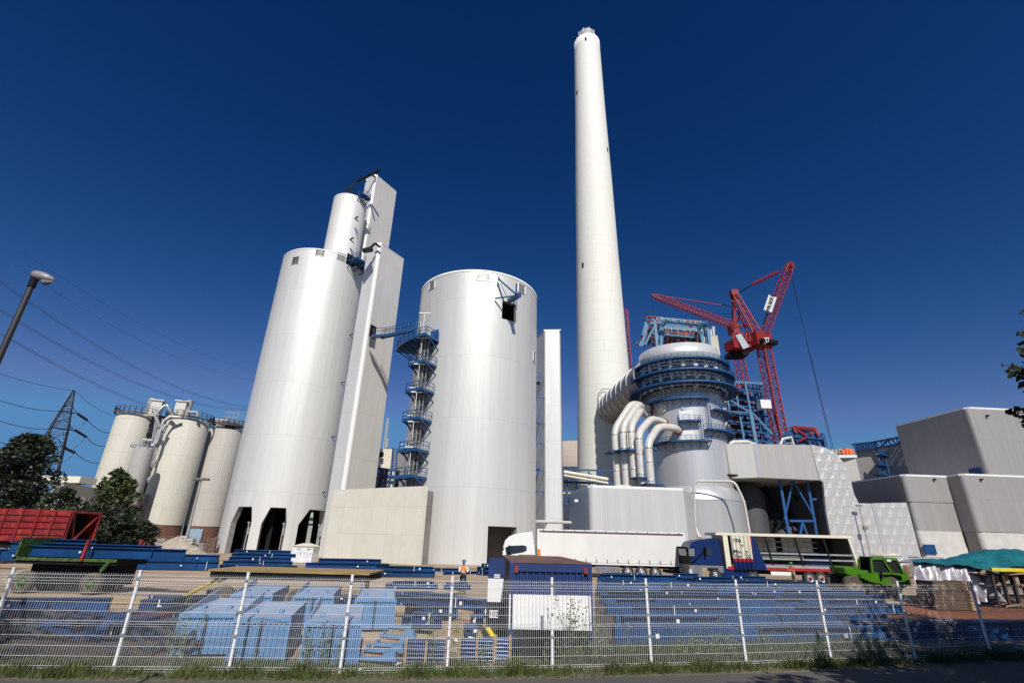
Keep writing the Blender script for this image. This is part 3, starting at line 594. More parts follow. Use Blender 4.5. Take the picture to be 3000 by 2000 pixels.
for (xa, xb, py) in ((1885, 2066, 1166), (2080, 2143, 1200), (1989, 2046, 1231), (2062, 2148, 1258), (1918, 2073, 1291)):
    r1 = Ra+1.9; ta = hit(max(xa, 1906), py, Ca, Ra)[0]; tb = hit(min(xb, 2136), py, Ca, Ra)[0]
    if xa < 1906: ta -= .5
    if xb > 2138: tb += .5
    rplat(ab, Ca, Ra, r1, ta, tb, hit((xa+xb)/2, py, Ca, r1)[1]+.2)
# ring mains between the walkways
for j, (ya, yb) in enumerate(((1052, 1078), (1086, 1112), (1120, 1135))):
    m = MB(); R_ = Rt+.5; za = hit(1985, ya, Ca, R_)[1]; zb_ = hit(1985, yb, Ca, R_)[1]; n = 60
    for zq, rr in ((za-.3, .28), ((za+zb_)/2, .14), (zb_+1.3, .1)):
        m.tube([(R_*cos(tL-2+4*i/n), R_*sin(tL-2+4*i/n), zq) for i in range(n+1)], rr, 6)
    for i in range(3, n-2, 4):
        a = tL-2+4*i/n; m.tube([(R_*cos(a), R_*sin(a), za-.3), (R_*cos(a), R_*sin(a), zb_+.1)], .2, 6)
        a += .03; 
        for q in range(3): m.box(((R_+.2)*cos(a), (R_+.2)*sin(a), zb_+.6+q*.9), (random.uniform(.3, .8), random.uniform(.3, 1.0), random.uniform(.2, .5)), a)
    m.build('ring_main', WHITE, ab)
m = MB()
for (px, pya, pyb) in ((2068, 1160, 1258), (2052, 1225, 1292), (1866, 1050, 1120)):
    t, z1 = hit(max(px, 1908), pya, Ca, Ra+.6); z0 = hit(max(px, 1908), pyb, Ca, Ra+.6)[1]; R_ = Ra+.9
    if px < 1900: R_ = Rt+2.0; t -= .1
    for dt_ in (-.035, .035): m.beam((R_*cos(t+dt_), R_*sin(t+dt_), z0), (R_*cos(t+dt_), R_*sin(t+dt_), z1), .1)
    k = int((z1-z0)/.5)
    for i in range(k): z = z0+(z1-z0)*i/k; m.beam((R_*cos(t-.035), R_*sin(t-.035), z), (R_*cos(t+.035), R_*sin(t+.035), z), .07)
m.build('ladder', RAILB, ab)
m = MB()
def abp(px, py, R=None): 
    t, z = hit(px, py, Ca, R or Ra+.3); R = R or Ra+.3; return V((R*cos(t), R*sin(t), z))
m.tube([abp(1944, 1140), abp(1950, 1195), abp(1949, 1203), abp(1915, 1214), abp(1912, 1240)], .25, 8)
m.tube([abp(1999, 1200), abp(1999, 1192)], .2, 6); m.build('drain_pipe', PIPEW, ab)
for (px, py, ww, hh) in ((2010, 1215, 3.2, 2.2), (1995, 1100, 1.6, 1.2), (2037, 1131, 1.6, 2.0), (2012, 1276, 3.4, 2.6)):
    t, z = hit(px, py, Ca, Ra); m = MB(); m.box(((Ra+.06)*cos(t), (Ra+.06)*sin(t), z), (.12, ww, hh), t); m.box(((Ra+.14)*cos(t), (Ra+.14)*sin(t), z+hh*.2), (.1, ww*.7, hh*.25), t); m.build('access_panel', WHITE, ab)
# five slurry pipes
Dp = dA-Ra-9
ends = [(1877, 1193, 1798, 1250, 1812), (1897, 1199, 1822, 1243, 1836), (1910, 1217, 1846, 1241, 1858), (1950, 1240, 1868, 1262, 1884), (1988, 1262, 1896, 1290, 1908)]
labs = ['leftmost and thinnest-looking of the five white slurry pipes beside the round scrubber tower', 'second from the left of the five white slurry pipes', 'middle one of the five white slurry pipes', 'fourth from the left of the five white slurry pipes', 'rightmost thick white slurry pipe, entering the scrubber tower lowest']
for (ex, ey, bx, by, gx), lb in zip(ends, labs):
    i = ends.index((ex, ey, bx, by, gx)); dd = Dp+4-i*1.4; pr_ = .86
    Pb = D(bx+3, by+22, dd); Pb.z = 0; top = D(bx+3, by+8, dd).z
    tE, zE = hit(max(ex, 1909), ey, Ca, Ra); Pe = V((Ca.x+(Ra-.3)*cos(tE), Ca.y+(Ra-.3)*sin(tE), zE)); Po = V((Ca.x+(Ra+2.5)*cos(tE), Ca.y+(Ra+2.5)*sin(tE), zE+.2))
    kx, ky = ((1852, 1207), (1870, 1208), (1878, 1214), (1908, 1237), (1930, 1258))[i]
    top_p = V((Pb.x, Pb.y, top)); mid = D(kx, ky, (dd*.45+Po.xy.length*.55)); mid.z = max(mid.z, Po.z-.2)
    pts = rounded([Pb, V((Pb.x, Pb.y, top*.5)), top_p, mid, Po, Pe], 2.0)
    e = E('slurry_pipe', Pb, lb, 'pipe', 'white slurry pipes beside the scrubber tower')
    MB().tube(pts, pr_, 18).build('pipe_run', PIPEW, e, world=True)
    for zq in (.25, .45, .65, .82, .95): MB().lathe((Pb.x, Pb.y, top*zq), [(pr_, 0), (pr_+.07, .05), (pr_+.07, .3), (pr_, .35)], 20).build('joint_band', ALU, e, world=True)
    m = MB(); dn = (Pe-Po).normalized(); m.tube([Pe-dn*1.0, Pe-dn*.6], pr_*1.25, 20); m.build('flange', REDD, e, world=True)
    m = MB(); zq = top*(.62 if i > 2 else .8); m.box((Pb.x, Pb.y, zq), (4.2, 3.2, .3), .3); m.beam((Pb.x+1, Pb.y, zq), (Pb.x+4.5, Pb.y+4, zq), .3); m.build('support', RAILB, e, world=True)
# big flue duct to the chimney
d0 = V((cz.x, cz.y, 0)); pA = D(1795, 1192, Dc-11); pB = D(1905, 1105, dA-3)
fd = E('flue_duct', (pA.x, pA.y, 0), 'huge round silver duct between chimney and scrubber tower', 'duct')
dv_ = (pB-pA).normalized(); Rd = 4.9
MB().tube([pA-dv_*.2+V((.6, 6, 0)), pA, pB], Rd, 40).build('duct_wall', mat('dull_duct_cladding', (.30, .29, .27), .45, .4, var=.1, vs=.4), fd, world=True)
m = MB()
for t in (.03, .14, .27, .40, .54, .68, .82): c = pA.lerp(pB, t); m.tube([c, c+dv_*.35], Rd+.22, 40)
m.build('stiffener_ring', ALU, fd, world=True)
# wide skirt under the absorber with a cone shoulder
Rk = dA*sin(az(2198, 1560)-math.atan2(Ca.x, Ca.y)); zk = hit(2110, 1461, Ca, Rk)[1]; zk2 = hit(1985, 1423, Ca, Ra+.1)[1]
skk = clad('silver_cladding_round_f', (0.50, 0.50, 0.50), rnd=Rk, pitch=.33, seam=30, metal=.45, rough=.38)
MB().lathe((0, 0), [(Rk, 0), (Rk, zk)], 110).build('skirt_wall', skk, ab)
MB().lathe((0, 0), [(Rk+.1, zk-.15), (Rk+.1, zk), (Ra+.6, zk2-.6), (Ra+.05, zk2)], 110).build('cone_shoulder', ALU, ab)
dC = dA-Rk-1
m = MB(); m.tube(rounded([D(2047, 1571, dC), D(2038, 1569, dC), D(2032, 1409, dC-.5), D(2152, 1409, dC-.5), D(2180, 1468, dC-.3), D(2198, 1570, dC)], 1.2), .26, 8); m.tube([D(2037, 1545, dC-.5), D(2046, 1570, dC-.5), D(2054, 1571, dC-.5)], .42, 8); m.build('vent_pipe', PIPEW, ab, world=True)
# surround where the flue duct enters the chimney
m = MB(); oc_ = [(1752, 1155), (1765, 1139), (1812, 1137), (1812, 1228), (1768, 1227), (1754, 1214)]; rch = 10.4; P8 = []
for (x, y) in oc_:
    t, z = hit(x, y, cz, rch); P8.append(V((rch*cos(t), rch*sin(t), z)))
for a, b_ in zip(P8, P8[1:]+P8[:1]): m.beam(a, b_, .16)
m.build('duct_surround', BLACK, ch)
# ================================================================ STEEL FRAMES AND CRANES BEHIND
def Bm(mb, x1, y1, x2, y2, d, w, d2=None, h=None): mb.beam(D(x1, y1, d), D(x2, y2, d2 or d), w*.72, h and h*.72)
# light blue frame with brown hangers seen above the scrubber tower
fr = E('boiler_frame', (D(1970, 980, 175).x, D(1970, 980, 175).y, 0), 'pale blue steel frame with brown hangers rising behind the top of the scrubber tower', 'steel frame')
m = MB()
for dd in (170, 182):
    o_ = 0 if dd == 170 else -6
    for (a, b, c, d_) in ((1918, 940, 1925, 1020), (1942, 935, 1935, 1020), (2052, 948, 2060, 1020), (2072, 962, 2080, 1020), (1898, 950, 1880, 1015)): Bm(m, a+o_, b+o_, c+o_, d_, dd, 1.3)
    m = m if dd == 170 else m; Bm(m, 1945, 958+o_, 2060, 970+o_, dd, 1.6, h=1.8); Bm(m, 1940, 940+o_, 2050, 950+o_, dd, 1.1); Bm(m, 1905, 948+o_, 1945, 944+o_, dd, 1.2); Bm(m, 1948, 980+o_, 2055, 990+o_, dd, .7)
    Bm(m, 1925, 1000, 1940, 945, dd, .8); Bm(m, 1890, 1010, 1918, 955, dd, 1.0); Bm(m, 2040, 960, 2068, 1020, dd, 1.2)
Bm(m, 1938, 955, 1956, 936, 168, 1.4, 166); Bm(m, 2045, 965, 2062, 944, 168, 1.4, 166)
for x in (1918, 1942, 2052, 2072): Bm(m, x, 946, x-5, 942, 170, .8, 182)
m.build('steel_frame', SKYB, fr, world=True)
m = MB()
for x in (1955, 1986, 2008, 2040): Bm(m, x, 968, x+2, 1012, 174, .9)
Bm(m, 1950, 972, 2050, 978, 175, .6); m.build('hanger', mat('orange_brown_steel', (.36, .07, .02), .6), fr, world=True)
m = MB()
for i in range(16):
    x = 1960+i*5.6; Bm(m, x, 985, x, 1015, 178, .35)
m.slab([D(1950, 984, 179), D(2055, 992, 179), D(2055, 1016, 179), D(1950, 1016, 179)], (0, 2, 0)); m.build('shaded_core', BLACK, fr, world=True)
m = MB()
random.seed(3)
for i in range(150):
    x = random.uniform(1868, 1935); y = random.uniform(945, 1012)
    if y < 1010-(x-1862)*1.25: continue
    Bm(m, x, y, x+random.uniform(-9, 12), y+random.uniform(-9, 9), random.uniform(172, 186), random.uniform(.3, .8))
for (x0, x1, y) in ((1895, 1928, 927), (2010, 2046, 939)):
    Bm(m, x0, y+3, x0+4, y, 176, .7); Bm(m, x0+4, y, x1-5, y+2, 176, .8); Bm(m, x1-5, y+2, x1, y+12, 176, .7); Bm(m, x0, y+3, x0, y+14, 176, .6); Bm(m, x0, y+12, x1, y+13, 176, .7)
m.build('red_equipment', REDD, fr, world=True)
m = MB()
for i in range(170):
    x = random.uniform(1880, 2078); y = random.uniform(942, 1010)
    if y < 1010-(x-1862)*1.25: continue
    q = random.random(); Bm(m, x, y, x+(0 if q < .5 else random.uniform(-14, 14)), y+(random.uniform(6, 16) if q < .5 else random.uniform(-2, 3)), random.uniform(172, 188), random.uniform(.25, .6))
m.build('scaffold', mat('dark_blue_steel', (.01, .03, .07), .6), fr, world=True)
m = MB(); rail(m, [D(1925, 938, 169), D(1990, 944, 169), D(2055, 950, 169)], 1.3, 2.0, .06); rail(m, [D(1950, 968, 169), D(2060, 976, 169)], 1.3, 2, .06); m.build('railing', GALV, fr, world=True)
# concrete stair tower with three steel flues
A = D(2079, 990, 190); B_ = D(2103, 990, 190); Cq = D(2110, 990, 200); zt5 = D(2085, 984, 190).z
stt = E('concrete_tower', (A.x, A.y, 0), 'pale concrete core with silver flues behind the right rim of the scrubber tower', 'tower')
MB().prism([V((D(2060, 990, 190).x, D(2060, 990, 190).y, 0)), V((B_.x, B_.y, 0)), V((B_.x+5, B_.y+12, 0)), V((A.x-4, A.y+14, 0))], 0, zt5).build('wall', mat('stained_concrete', (.56, .53, .43), .85, var=.2, vs=.12, stretch=(1, 1, .4)), stt, world=True)
m = MB()
for x, y in ((2078, 968), (2083, 966), (2090, 958)): m.tube([D(x, 984, 194), D(x-1, y, 194)], .6 if x < 2090 else .8, 10)
m.build('flue', ALU, stt, world=True)
# open blue steel structure with brown boiler casing
sf = E('steel_skeleton', (D(2200, 1250, 190).x, D(2200, 1250, 190).y, 0), 'multi-storey blue steel skeleton around brown casing, crossed by a pale diagonal brace', 'steel frame')
m = MB()
for (x1, y1, x2, y2, dd) in ((2208, 1118, 2235, 1300, 208), (2219, 1122, 2245, 1300, 190), (2240, 1160, 2275, 1290, 215), (2262, 1180, 2290, 1290, 205), (2232, 1125, 2236, 1280, 218), (2170, 1118, 2190, 1290, 214), (2150, 1118, 2168, 1290, 214)): Bm(m, x1, y1, x2, y2, dd, 1.3)
for yy, xr in ((1142, 2236), (1168, 2245), (1192, 2252), (1215, 2258), (1240, 2262), (1265, 2268), (1290, 2275)):
    for dd in (188, 200, 212):
        sh = (dd-188)*.35; Bm(m, 2126, yy-8-sh, xr, yy+6-sh, dd, .9)
    for x in (2135, 2165, 2195, 2225): Bm(m, x, yy-4, x, yy-12, 188, .6, 212)
    # floor plates
    m.slab([D(2128, yy-3, 190), D(xr-30, yy+3, 190), D(xr-34, yy-3, 210), D(2130, yy-9, 210)], (0, 0, -.5))
for (a, b, c, d_) in ((2238, 1240, 2262, 1222), (2240, 1262, 2270, 1242), (2262, 1290, 2292, 1272), (2240, 1150, 2255, 1142)): Bm(m, a, b, c, d_, 204, .7)
m.build('frame', RAILB, sf, world=True)
m = MB(); Bm(m, 2151, 1116, 2180, 1293, 180, .7); Bm(m, 2182, 1118, 2202, 1225, 180, .7); Bm(m, 2198, 1207, 2215, 1300, 179, 1.5, h=1.2); Bm(m, 2126, 1116, 2151, 1118, 182, 1.0); Bm(m, 2134, 1118, 2235, 1124, 184, 1.2)
Bm(m, 2132, 1167, 2198, 1208, 179, .8); Bm(m, 2204, 1208, 2264, 1272, 179, .8); Bm(m, 2131, 1170, 2140, 1215, 179, .7); Bm(m, 2140, 1205, 2205, 1209, 179, .6); m.build('brace', SKYB, sf, world=True)
m = MB(); m.slab([D(2110, 1105, 194), D(2160, 1125, 194), D(2174, 1300, 194), D(2110, 1300, 194)], (2, 6, 0))
for i in range(12): Bm(m, 2120, 1130+i*14, 2172, 1134+i*14, 193, .5)
for i in range(9): Bm(m, 2128+i*5, 1120, 2134+i*5, 1295, 193, .4)
m.build('boiler_casing', RUST, sf, world=True)
m = MB(); m.box(D(2238, 1186, 186), (3.6, 3, 3.0)); m.build('cabin', WHITE, sf, world=True)
# clutter under construction inside the frame
m = MB(); random.seed(5)
for i in range(90):
    x = random.uniform(2135, 2262); y = random.uniform(1150, 1292); Bm(m, x, y, x+random.uniform(-12, 12), y+random.uniform(-10, 4), random.uniform(190, 208), random.uniform(.2, .6))
m.build('scaffold', BLACK, sf, world=True)
# low frame with red trusses to the right
lf = E('steel_skeleton', (D(2360, 1280, 190).x, D(2360, 1280, 190).y, 0), 'low blue steel frame with red roof trusses above the grey elevated hall', 'steel frame')
m = MB()
for (x, y) in ((2330, 1262), (2365, 1266), (2392, 1270), (2410, 1268)): Bm(m, x, y, x+11, 1318, 170, 1.2); Bm(m, x-6, y+2, x+4, 1318, 186, .9)
Bm(m, 2298, 1272, 2412, 1281, 170, 2.2); Bm(m, 2300, 1283, 2400, 1290, 170, 1.2); Bm(m, 2370, 1285, 2392, 1300, 170, .7); Bm(m, 2396, 1300, 2412, 1281, 170, .8); Bm(m, 2330, 1296, 2415, 1300, 171, .8); Bm(m, 2375, 1318, 2415, 1304, 180, .7); Bm(m, 2290, 1280, 2318, 1262, 174, 1.0)
m.slab([D(2300, 1266, 172), D(2330, 1246, 172), D(2388, 1253, 190), D(2340, 1270, 190)], (0, 0, -.8)); m.slab([D(2302, 1290, 172), D(2400, 1290, 172), D(2395, 1283, 190), D(2310, 1283, 190)], (0, 0, -.5)); m.build('frame', RAILB, lf, world=True)
m = MB(); Bm(m, 2323, 1250, 2389, 1256, 169, 1.1); Bm(m, 2323, 1250, 2332, 1268, 169, 1.0); Bm(m, 2332, 1256, 2364, 1276, 169, .8); Bm(m, 2374, 1273, 2386, 1256, 169, .8); Bm(m, 2386, 1254, 2397, 1276, 169, 1.0); Bm(m, 2342, 1291, 2362, 1281, 169, .8); Bm(m, 2330, 1285, 2345, 1300, 170, .8); Bm(m, 2290, 1258, 2322, 1250, 176, .5); m.build('truss', RED, lf, world=True)

# ---- cranes
def crane(name, label): return E(name, (0, 0, 0), label, 'crane')
base = D(2287, 1290, 188); top = D(2232, 1006, 188)
bx = D(2262, 1150, 188); c1 = E('tower_crane', (bx.x, bx.y, 0), 'large red luffing crane in front with a white lettered board on its steep jib', 'crane')
bt = V((bx.x, bx.y, 0)); zt6 = D(2232, 1012, 188).z
m = MB(); lattice(m, bt, V((bx.x, bx.y, zt6)), 3.2, bays=34, ch=.42, br=.16, side=(1, .35, 0)); m.build('mast', RED, c1, world=True)
jb = D(2235, 990, 188); m = MB(); lattice(m, jb, D(2305, 800, 188), 2.3, 2.6, bays=20, ch=.26, br=.11); lattice(m, D(2305, 800, 188), D(2314, 772, 188), 2.6, 1.6, bays=3, ch=.3, br=.15); m.box(D(2316, 777, 188), (2.2, 1.6, 2), .5); m.build('jib', RED, c1, world=True)
m = MB(); lattice(m, D(2224, 1000, 188), D(2150, 862, 188), 3.2, 2.0, bays=12, ch=.4, br=.15); Bm(m, 2152, 868, 2150, 1000, 188, .6); Bm(m, 2146, 868, 2145, 1000, 190, .5); Bm(m, 2166, 915, 2152, 950, 188, .9); Bm(m, 2170, 920, 2146, 975, 189, .6); Bm(m, 2150, 958, 2195, 950, 188, 1.0); m.box(D(2150, 858, 188), (2.6, 2.2, 2)); m.build('a_frame', RED, c1, world=True)
m = MB(); m.slab([D(2142, 1005, 186), D(2212, 1018, 186), D(2230, 990, 186), D(2222, 980, 186), D(2195, 986, 186), D(2150, 992, 186)], (0, 5, 0)); m.box(D(2165, 1016, 188), (9, 5, 3.2), .3); m.box(D(2225, 998, 188), (7, 5, 5), .3); Bm(m, 2135, 1008, 2140, 1020, 188, .8)
for i in range(14): x = 2148+i*5; Bm(m, x, 1000, x+random.uniform(-6, 6), 975+random.uniform(-5, 8), 185.5, .5)
m.build('machinery_deck', RED, c1, world=True)
m = MB(); m.slab([D(2138, 1040, 187), D(2192, 1040, 187), D(2200, 1028, 187), D(2138, 1028, 187)], (0, 5, 0)); m.box((bx.x, bx.y, zt6+.4), (7, 7, 1.4), .3); m.build('slewing_ring', BLACK, c1, world=True)
m = MB(); m.slab([D(2155, 982, 184), D(2170, 976, 184), D(2196, 1015, 184), D(2178, 1022, 184)], (0, .6, 0)); m.build('counter_panel', mat('pale_grey_panel', (.46, .50, .56), .5), c1, world=True)
m = MB(); m.slab([D(2235, 989, 184), D(2253, 988, 184), D(2252, 1001, 184), D(2239, 1002, 184)], (0, 3, 0)); m.build('operator_cab', WHITE, c1, world=True)
m = MB(); m.slab([D(2245, 992, 183.9), D(2251, 992, 183.9), D(2250, 998, 183.9), D(2246, 998, 183.9)], (0, -.1, 0)); m.build('cab_window', GLASS, c1, world=True)
Pm, Pn = D(2249, 911, 185.3), D(2264, 867, 185.3); wd2 = (D(2269, 870, 185.3)-D(2258, 866, 185.3)); lw = (Pn-Pm).normalized(); sd_ = lw.cross(V((0, -1, 0))).normalized()
m = MB(); q = 1.5; m.slab([Pm-sd_*q, Pm+sd_*q, Pn+sd_*q, Pn-sd_*q], (0, .15, 0)); sg = m.build('sign_board', WHITE, c1, world=True)
cen = (Pm+Pn)/2+V((0, -.1, 0)) - c1.location
text('lettering', 'WILBERT', 1.75, BLACK, sg, frameM(cen, lw, lw.cross(V((0, -1, 0)))*-1 if lw.cross(V((0, -1, 0))).x > 0 else lw.cross(V((0, -1, 0)))), .02)
m = MB(); Bm(m, 2155, 862, 2205, 832, 188, .25); Bm(m, 2157, 864, 2205, 834, 189, .25); m.build('stay_rope', BLACK, c1, world=True)
m = MB(); lattice(m, D(2205, 833, 188), D(2280, 797, 188), .9, bays=14, ch=.15, br=.08); m.build('pendant', RED, c1, world=True)
m = MB()
def hang(px0, py0, px1, py1, d0, d1, sag, n=14):
    a, b = D(px0, py0, d0), D(px1, py1, d1); return [a.lerp(b, i/n)+V((0, 0, -sag*4*(i/n)*(1-i/n))) for i in range(n+1)]
m.tube(hang(2313, 790, 2443, 1316, 188, 175, 6), .07, 5); m.tube(hang(2315, 790, 2437, 1316, 188, 176, 6), .07, 5); m.build('hoist_rope', BLACK, c1, world=True)
# second crane
b2 = D(2180, 1130, 225); c2 = E('tower_crane', (b2.x, b2.y, 0), 'farther red crane with a long low jib reaching left over the scrubber tower', 'crane')
zt7 = D(2160, 1015, 225).z
m = MB(); lattice(m, V((b2.x, b2.y, 0)), V((b2.x, b2.y, zt7)), 3.0, bays=30, ch=.38, br=.15, side=(1, .3, 0)); m.build('mast', RED, c2, world=True)
m = MB(); lattice(m, D(2146, 953, 222), D(1930, 872, 205), 2.6, 2.0, bays=28, ch=.26, br=.12); lattice(m, D(1930, 872, 205), D(1909, 864, 204), 2.0, .8, bays=3, ch=.26, br=.14); m.build('jib', RED, c2, world=True)
m = MB(); Bm(m, 2113, 893, 1932, 866, 218, .45, 205); m.build('pendant', RED, c2, world=True)
m = MB(); Bm(m, 2113, 893, 2150, 900, 218, .2); Bm(m, 2113, 892, 2150, 897, 218, .2); Bm(m, 1910, 866, 1914, 925, 204, .14); m.tube(hang(1940, 870, 2148, 918, 205, 222, 3), .1, 5); m.build('stay_rope', BLACK, c2, world=True)
m = MB(); m.box(D(2148, 965, 224), (3.5, 3.5, 5)); Bm(m, 2150, 955, 2163, 1015, 224, 2.4); m.build('machinery_deck', RED, c2, world=True)
# third crane, mostly behind the chimney
b3 = D(1836, 990, 230); c3 = E('tower_crane', (b3.x, b3.y, 0), 'sliver of a third red crane just right of the tall chimney', 'crane')
m = MB(); lattice(m, V((b3.x, b3.y, 40)), V((b3.x, b3.y, D(1833, 908, 230).z)), 2.2, bays=20, ch=.35, br=.16); m.slab([D(1836, 910, 229), D(1840, 910, 229), D(1840, 985, 229), D(1838, 985, 229)], (0, .5, 0)); m.build('mast', RED, c3, world=True)

# ================================================================ HALLS ON THE RIGHT
def flatclad(name, col, u_, **k): return clad(name, col, ang=math.atan2(u_[1], u_[0]), **k)
gu = V((1, .07, 0)).normalized(); lu = V((-.075, 1, 0)).normalized()
HF = flatclad('grey_cladding_front', (.31, .298, .292), gu, pitch=.33, seam=14, metal=.15, rough=.5, var=.07)
HL = flatclad('grey_cladding_side', (.30, .28, .29), lu, pitch=.33, seam=14, metal=.0, rough=.8, var=.07, depth=.003)
def xy(p): return V((p.x, p.y, 0))
def vbox(par, A, u_, lenu, v_, lenv, z0, z1, mu, mv, r=.9, roof=True):
    """upright box: front along u from corner A, side along v; the corner A is rounded"""
    m = MB(); p0 = A+u_*r; p1 = A+u_*lenu; m.add([(p0.x, p0.y, z0), (p1.x, p1.y, z0), (p1.x, p1.y, z1), (p0.x, p0.y, z1)], [(0, 1, 2, 3)]); m.build('front_wall', mu, par, world=True)
    m = MB(); p0 = A+v_*r; p1 = A+v_*lenv; m.add([(p0.x, p0.y, z0), (p1.x, p1.y, z0), (p1.x, p1.y, z1), (p0.x, p0.y, z1)], [(0, 1, 2, 3)])
    p2 = A+v_*lenv+u_*lenu; p3 = A+u_*lenu; m.add([(p1.x, p1.y, z0), (p2.x, p2.y, z0), (p2.x, p2.y, z1), (p1.x, p1.y, z1), (p3.x, p3.y, z0), (p3.x, p3.y, z1)], [(0, 1, 2, 3), (4, 1, 2, 5)]); m.build('side_wall', mv, par, world=True)
    c = A+u_*r+v_*r; k = 8; vs = []
    for i in range(k+1): a = pi/2*i/k; q = c-u_*r*cos(a)-v_*r*sin(a); vs += [(q.x, q.y, z0), (q.x, q.y, z1)]
    MB().add(vs, [(2*i, 2*i+2, 2*i+3, 2*i+1) for i in range(k)], True).build('corner_trim', mu, par, world=True)
    if roof: MB().prism([A+u_*r, A+u_*lenu, A+u_*lenu+v_*lenv, A+v_*lenv, A+v_*r], z1, z1+.4).build('roof_edge', WHITE, par, world=True)
dB = 157.0
KB = xy(D(2818, 1391, dB)); zB = D(2818, 1391, dB).z
KC = online(KB, gu, 2868, 1300); zC = D(2832, 1212, KC.length).z+.6; zC = D(2826, 1196, KC.length).z
QA = online(KB, lu, 2797, 1475); KA = online(QA, gu, 2668, 1475); zA = D(2645, 1393, KA.length).z
zcb = D(2700, 1553, KA.length).z
EA = online(KA, lu, 2492, 1417); EC = online(KC, lu, 2624, 1248)
ha = E('hall', KA, 'grey ribbed hall with rounded corners and overhanging dark flank, lower left of the stepped halls', 'hall')
hb_ = E('hall', KB, 'grey ribbed hall at the right edge with a gateway in its concrete foot', 'hall')
hc = E('hall', KC, 'tallest grey ribbed hall with big shaded side wall at the right edge', 'hall')
vbox(ha, KA, gu, (QA-KA).length, lu, (EA-KA).length, D(2650, 1471, KA.length+3).z, zA, HF, HL)
vbox(ha, KA+V((.15, .15, 0)), gu, (QA-KA).length-.3, lu, 3.4, zcb, D(2650, 1471, KA.length+3).z-.01, HF, HL, roof=False)
vbox(ha, KA+V((.15, .15, 0)), gu, (QA-KA).length-.3, lu, 3.4, 0, zcb-.02, CONC, CONCG, roof=False)
vbox(hb_, KB, gu, 60, lu, (QA-KB).length+26, zcb, zB, HF, HL); 
# concrete foot with gateway
g0 = online(KB, gu, 2935, 1640); zg = D(2935, 1625, g0.length).z; gl = (g0-KB).length
vbox(hb_, KB+V((.15, .15, 0)), gu, gl, lu, (QA-KB).length, 0, zcb-.02, CONC, CONCG, roof=False)
m = MB(); q0 = g0; q1 = KB+gu*60; m.prism([q0+V((0, .15, 0)), q1, q1+lu*.5, q0+lu*.5], zg, zcb-.02); m.build('lintel', CONC, hb_, world=True)
m = MB(); m.prism([q0+lu*14, q1+lu*14, q1+lu*14.4, q0+lu*14.4], 0, zcb); m.build('inner_wall', DARK, hb_, world=True)
vbox(hc, KC+V((.1, .1, 0)), gu, 60, lu, (EC-KC).length, zB-.5, zC, HF, HL)
m = MB(); p = online(KA, gu, 2722, 1605); z_ = D(2722, 1608, p.length).z; m.box((p.x, p.y-.1, z_), (2.9, .15, 2.0), .07); lo = m.build('louvre', BLUE, ha, world=True)
m = MB()
for i in range(6): m.box((p.x, p.y-.32, z_-.75+i*.3), (2.5, .1, .16), .07)
m.build('slats', WHITE, lo, world=True)
m = MB(); p = online(KC, lu, 2860, 1385); z_ = D(2860, 1384, p.length).z; m.box((p.x-.1, p.y, z_), (.2, 3, 2.0), .07); m.build('door', BLUE, hc, world=True)
for par, K, (x, y) in ((ha, KA, (2735, 1404)), (hb_, KB, (2872, 1404)), (hc, KC, (2890, 1218))):
    p = online(K, gu, x, y); z_ = D(x, y, p.length).z; MB().box((p.x, p.y-.3, z_), (.5, .5, .35)).build('wall_lamp', BLACK, par, world=True)
# stair wall further back
dS = 215.0; S0 = xy(D(2570, 1312, dS)); sw = E('hall', S0, 'grey hall behind with a blue outdoor stair casting its shadow on the wall', 'hall')
su = V((-.62, .78, 0)).normalized(); S1 = online(S0, su, 2510, 1350); sl2 = V((.98, -.2, 0)).normalized(); zs_ = D(2570, 1312, dS).z
SW1 = flatclad('grey_cladding_back', (.42, .39, .36), su, pitch=.4, seam=20, metal=.1)
MB().add([(S0.x, S0.y, 0), (S1.x, S1.y, 0), (S1.x, S1.y, zs_), (S0.x, S0.y, zs_)], [(0, 1, 2, 3)]).build('side_wall', SW1, sw, world=True)
R0 = S0+V((.35, -1, 0)).normalized()*16+V((16, 0, 0)); R0 = S0+V((30, -22, 0))
m = MB(); lnn = V((-.25, 1, 0)).normalized(); W1 = S0; W2 = S0-lnn*34; m.add([(W1.x, W1.y, 0), (W2.x, W2.y, 0), (W2.x, W2.y, zs_), (W1.x, W1.y, zs_)], [(0, 1, 2, 3)]); m.build('shaded_wall', SW1, sw, world=True)
MB().prism([S1, S0, W2, W2+V((30, 10, 0)), S1+V((30, 10, 0))], zs_, zs_+.3).build('roof_edge', WHITE, sw, world=True)
m = MB(); pa = D(2516, 1330, dS+8); a1 = V((S1.x, S1.y, zs_+1)); a2 = V((S0.x, S0.y, zs_+1)); a3 = V((W2.x, W2.y, zs_+1))
lattice(m, a1, a2, 2.2, bays=8, ch=.4, br=.25); lattice(m, a2, a3, 2.2, bays=12, ch=.4, br=.25); m.build('roof_truss', RAILB, sw, world=True)
m = MB(); sx = online(S0, su, 2578, 1330); fx = V((-.78, -.62, 0))
for y in (1335, 1365, 1392): 
    z_ = D(2583, y, dS-4).z; c = D(2585, y, dS-4); m.box((c.x, c.y, z_), (6, 3, .4), .6); rail(m, [V((c.x-3, c.y-2.8, z_)), V((c.x+1.6, c.y+.2, z_))], 1.6, 1.2, .1)
for x in (2579, 2592): c = D(x, 1340, dS-4); m.beam((c.x, c.y, 10), (c.x, c.y, D(x, 1316, dS-4).z), .45)
m.build('outdoor_stair', RAILB, sw, world=True)
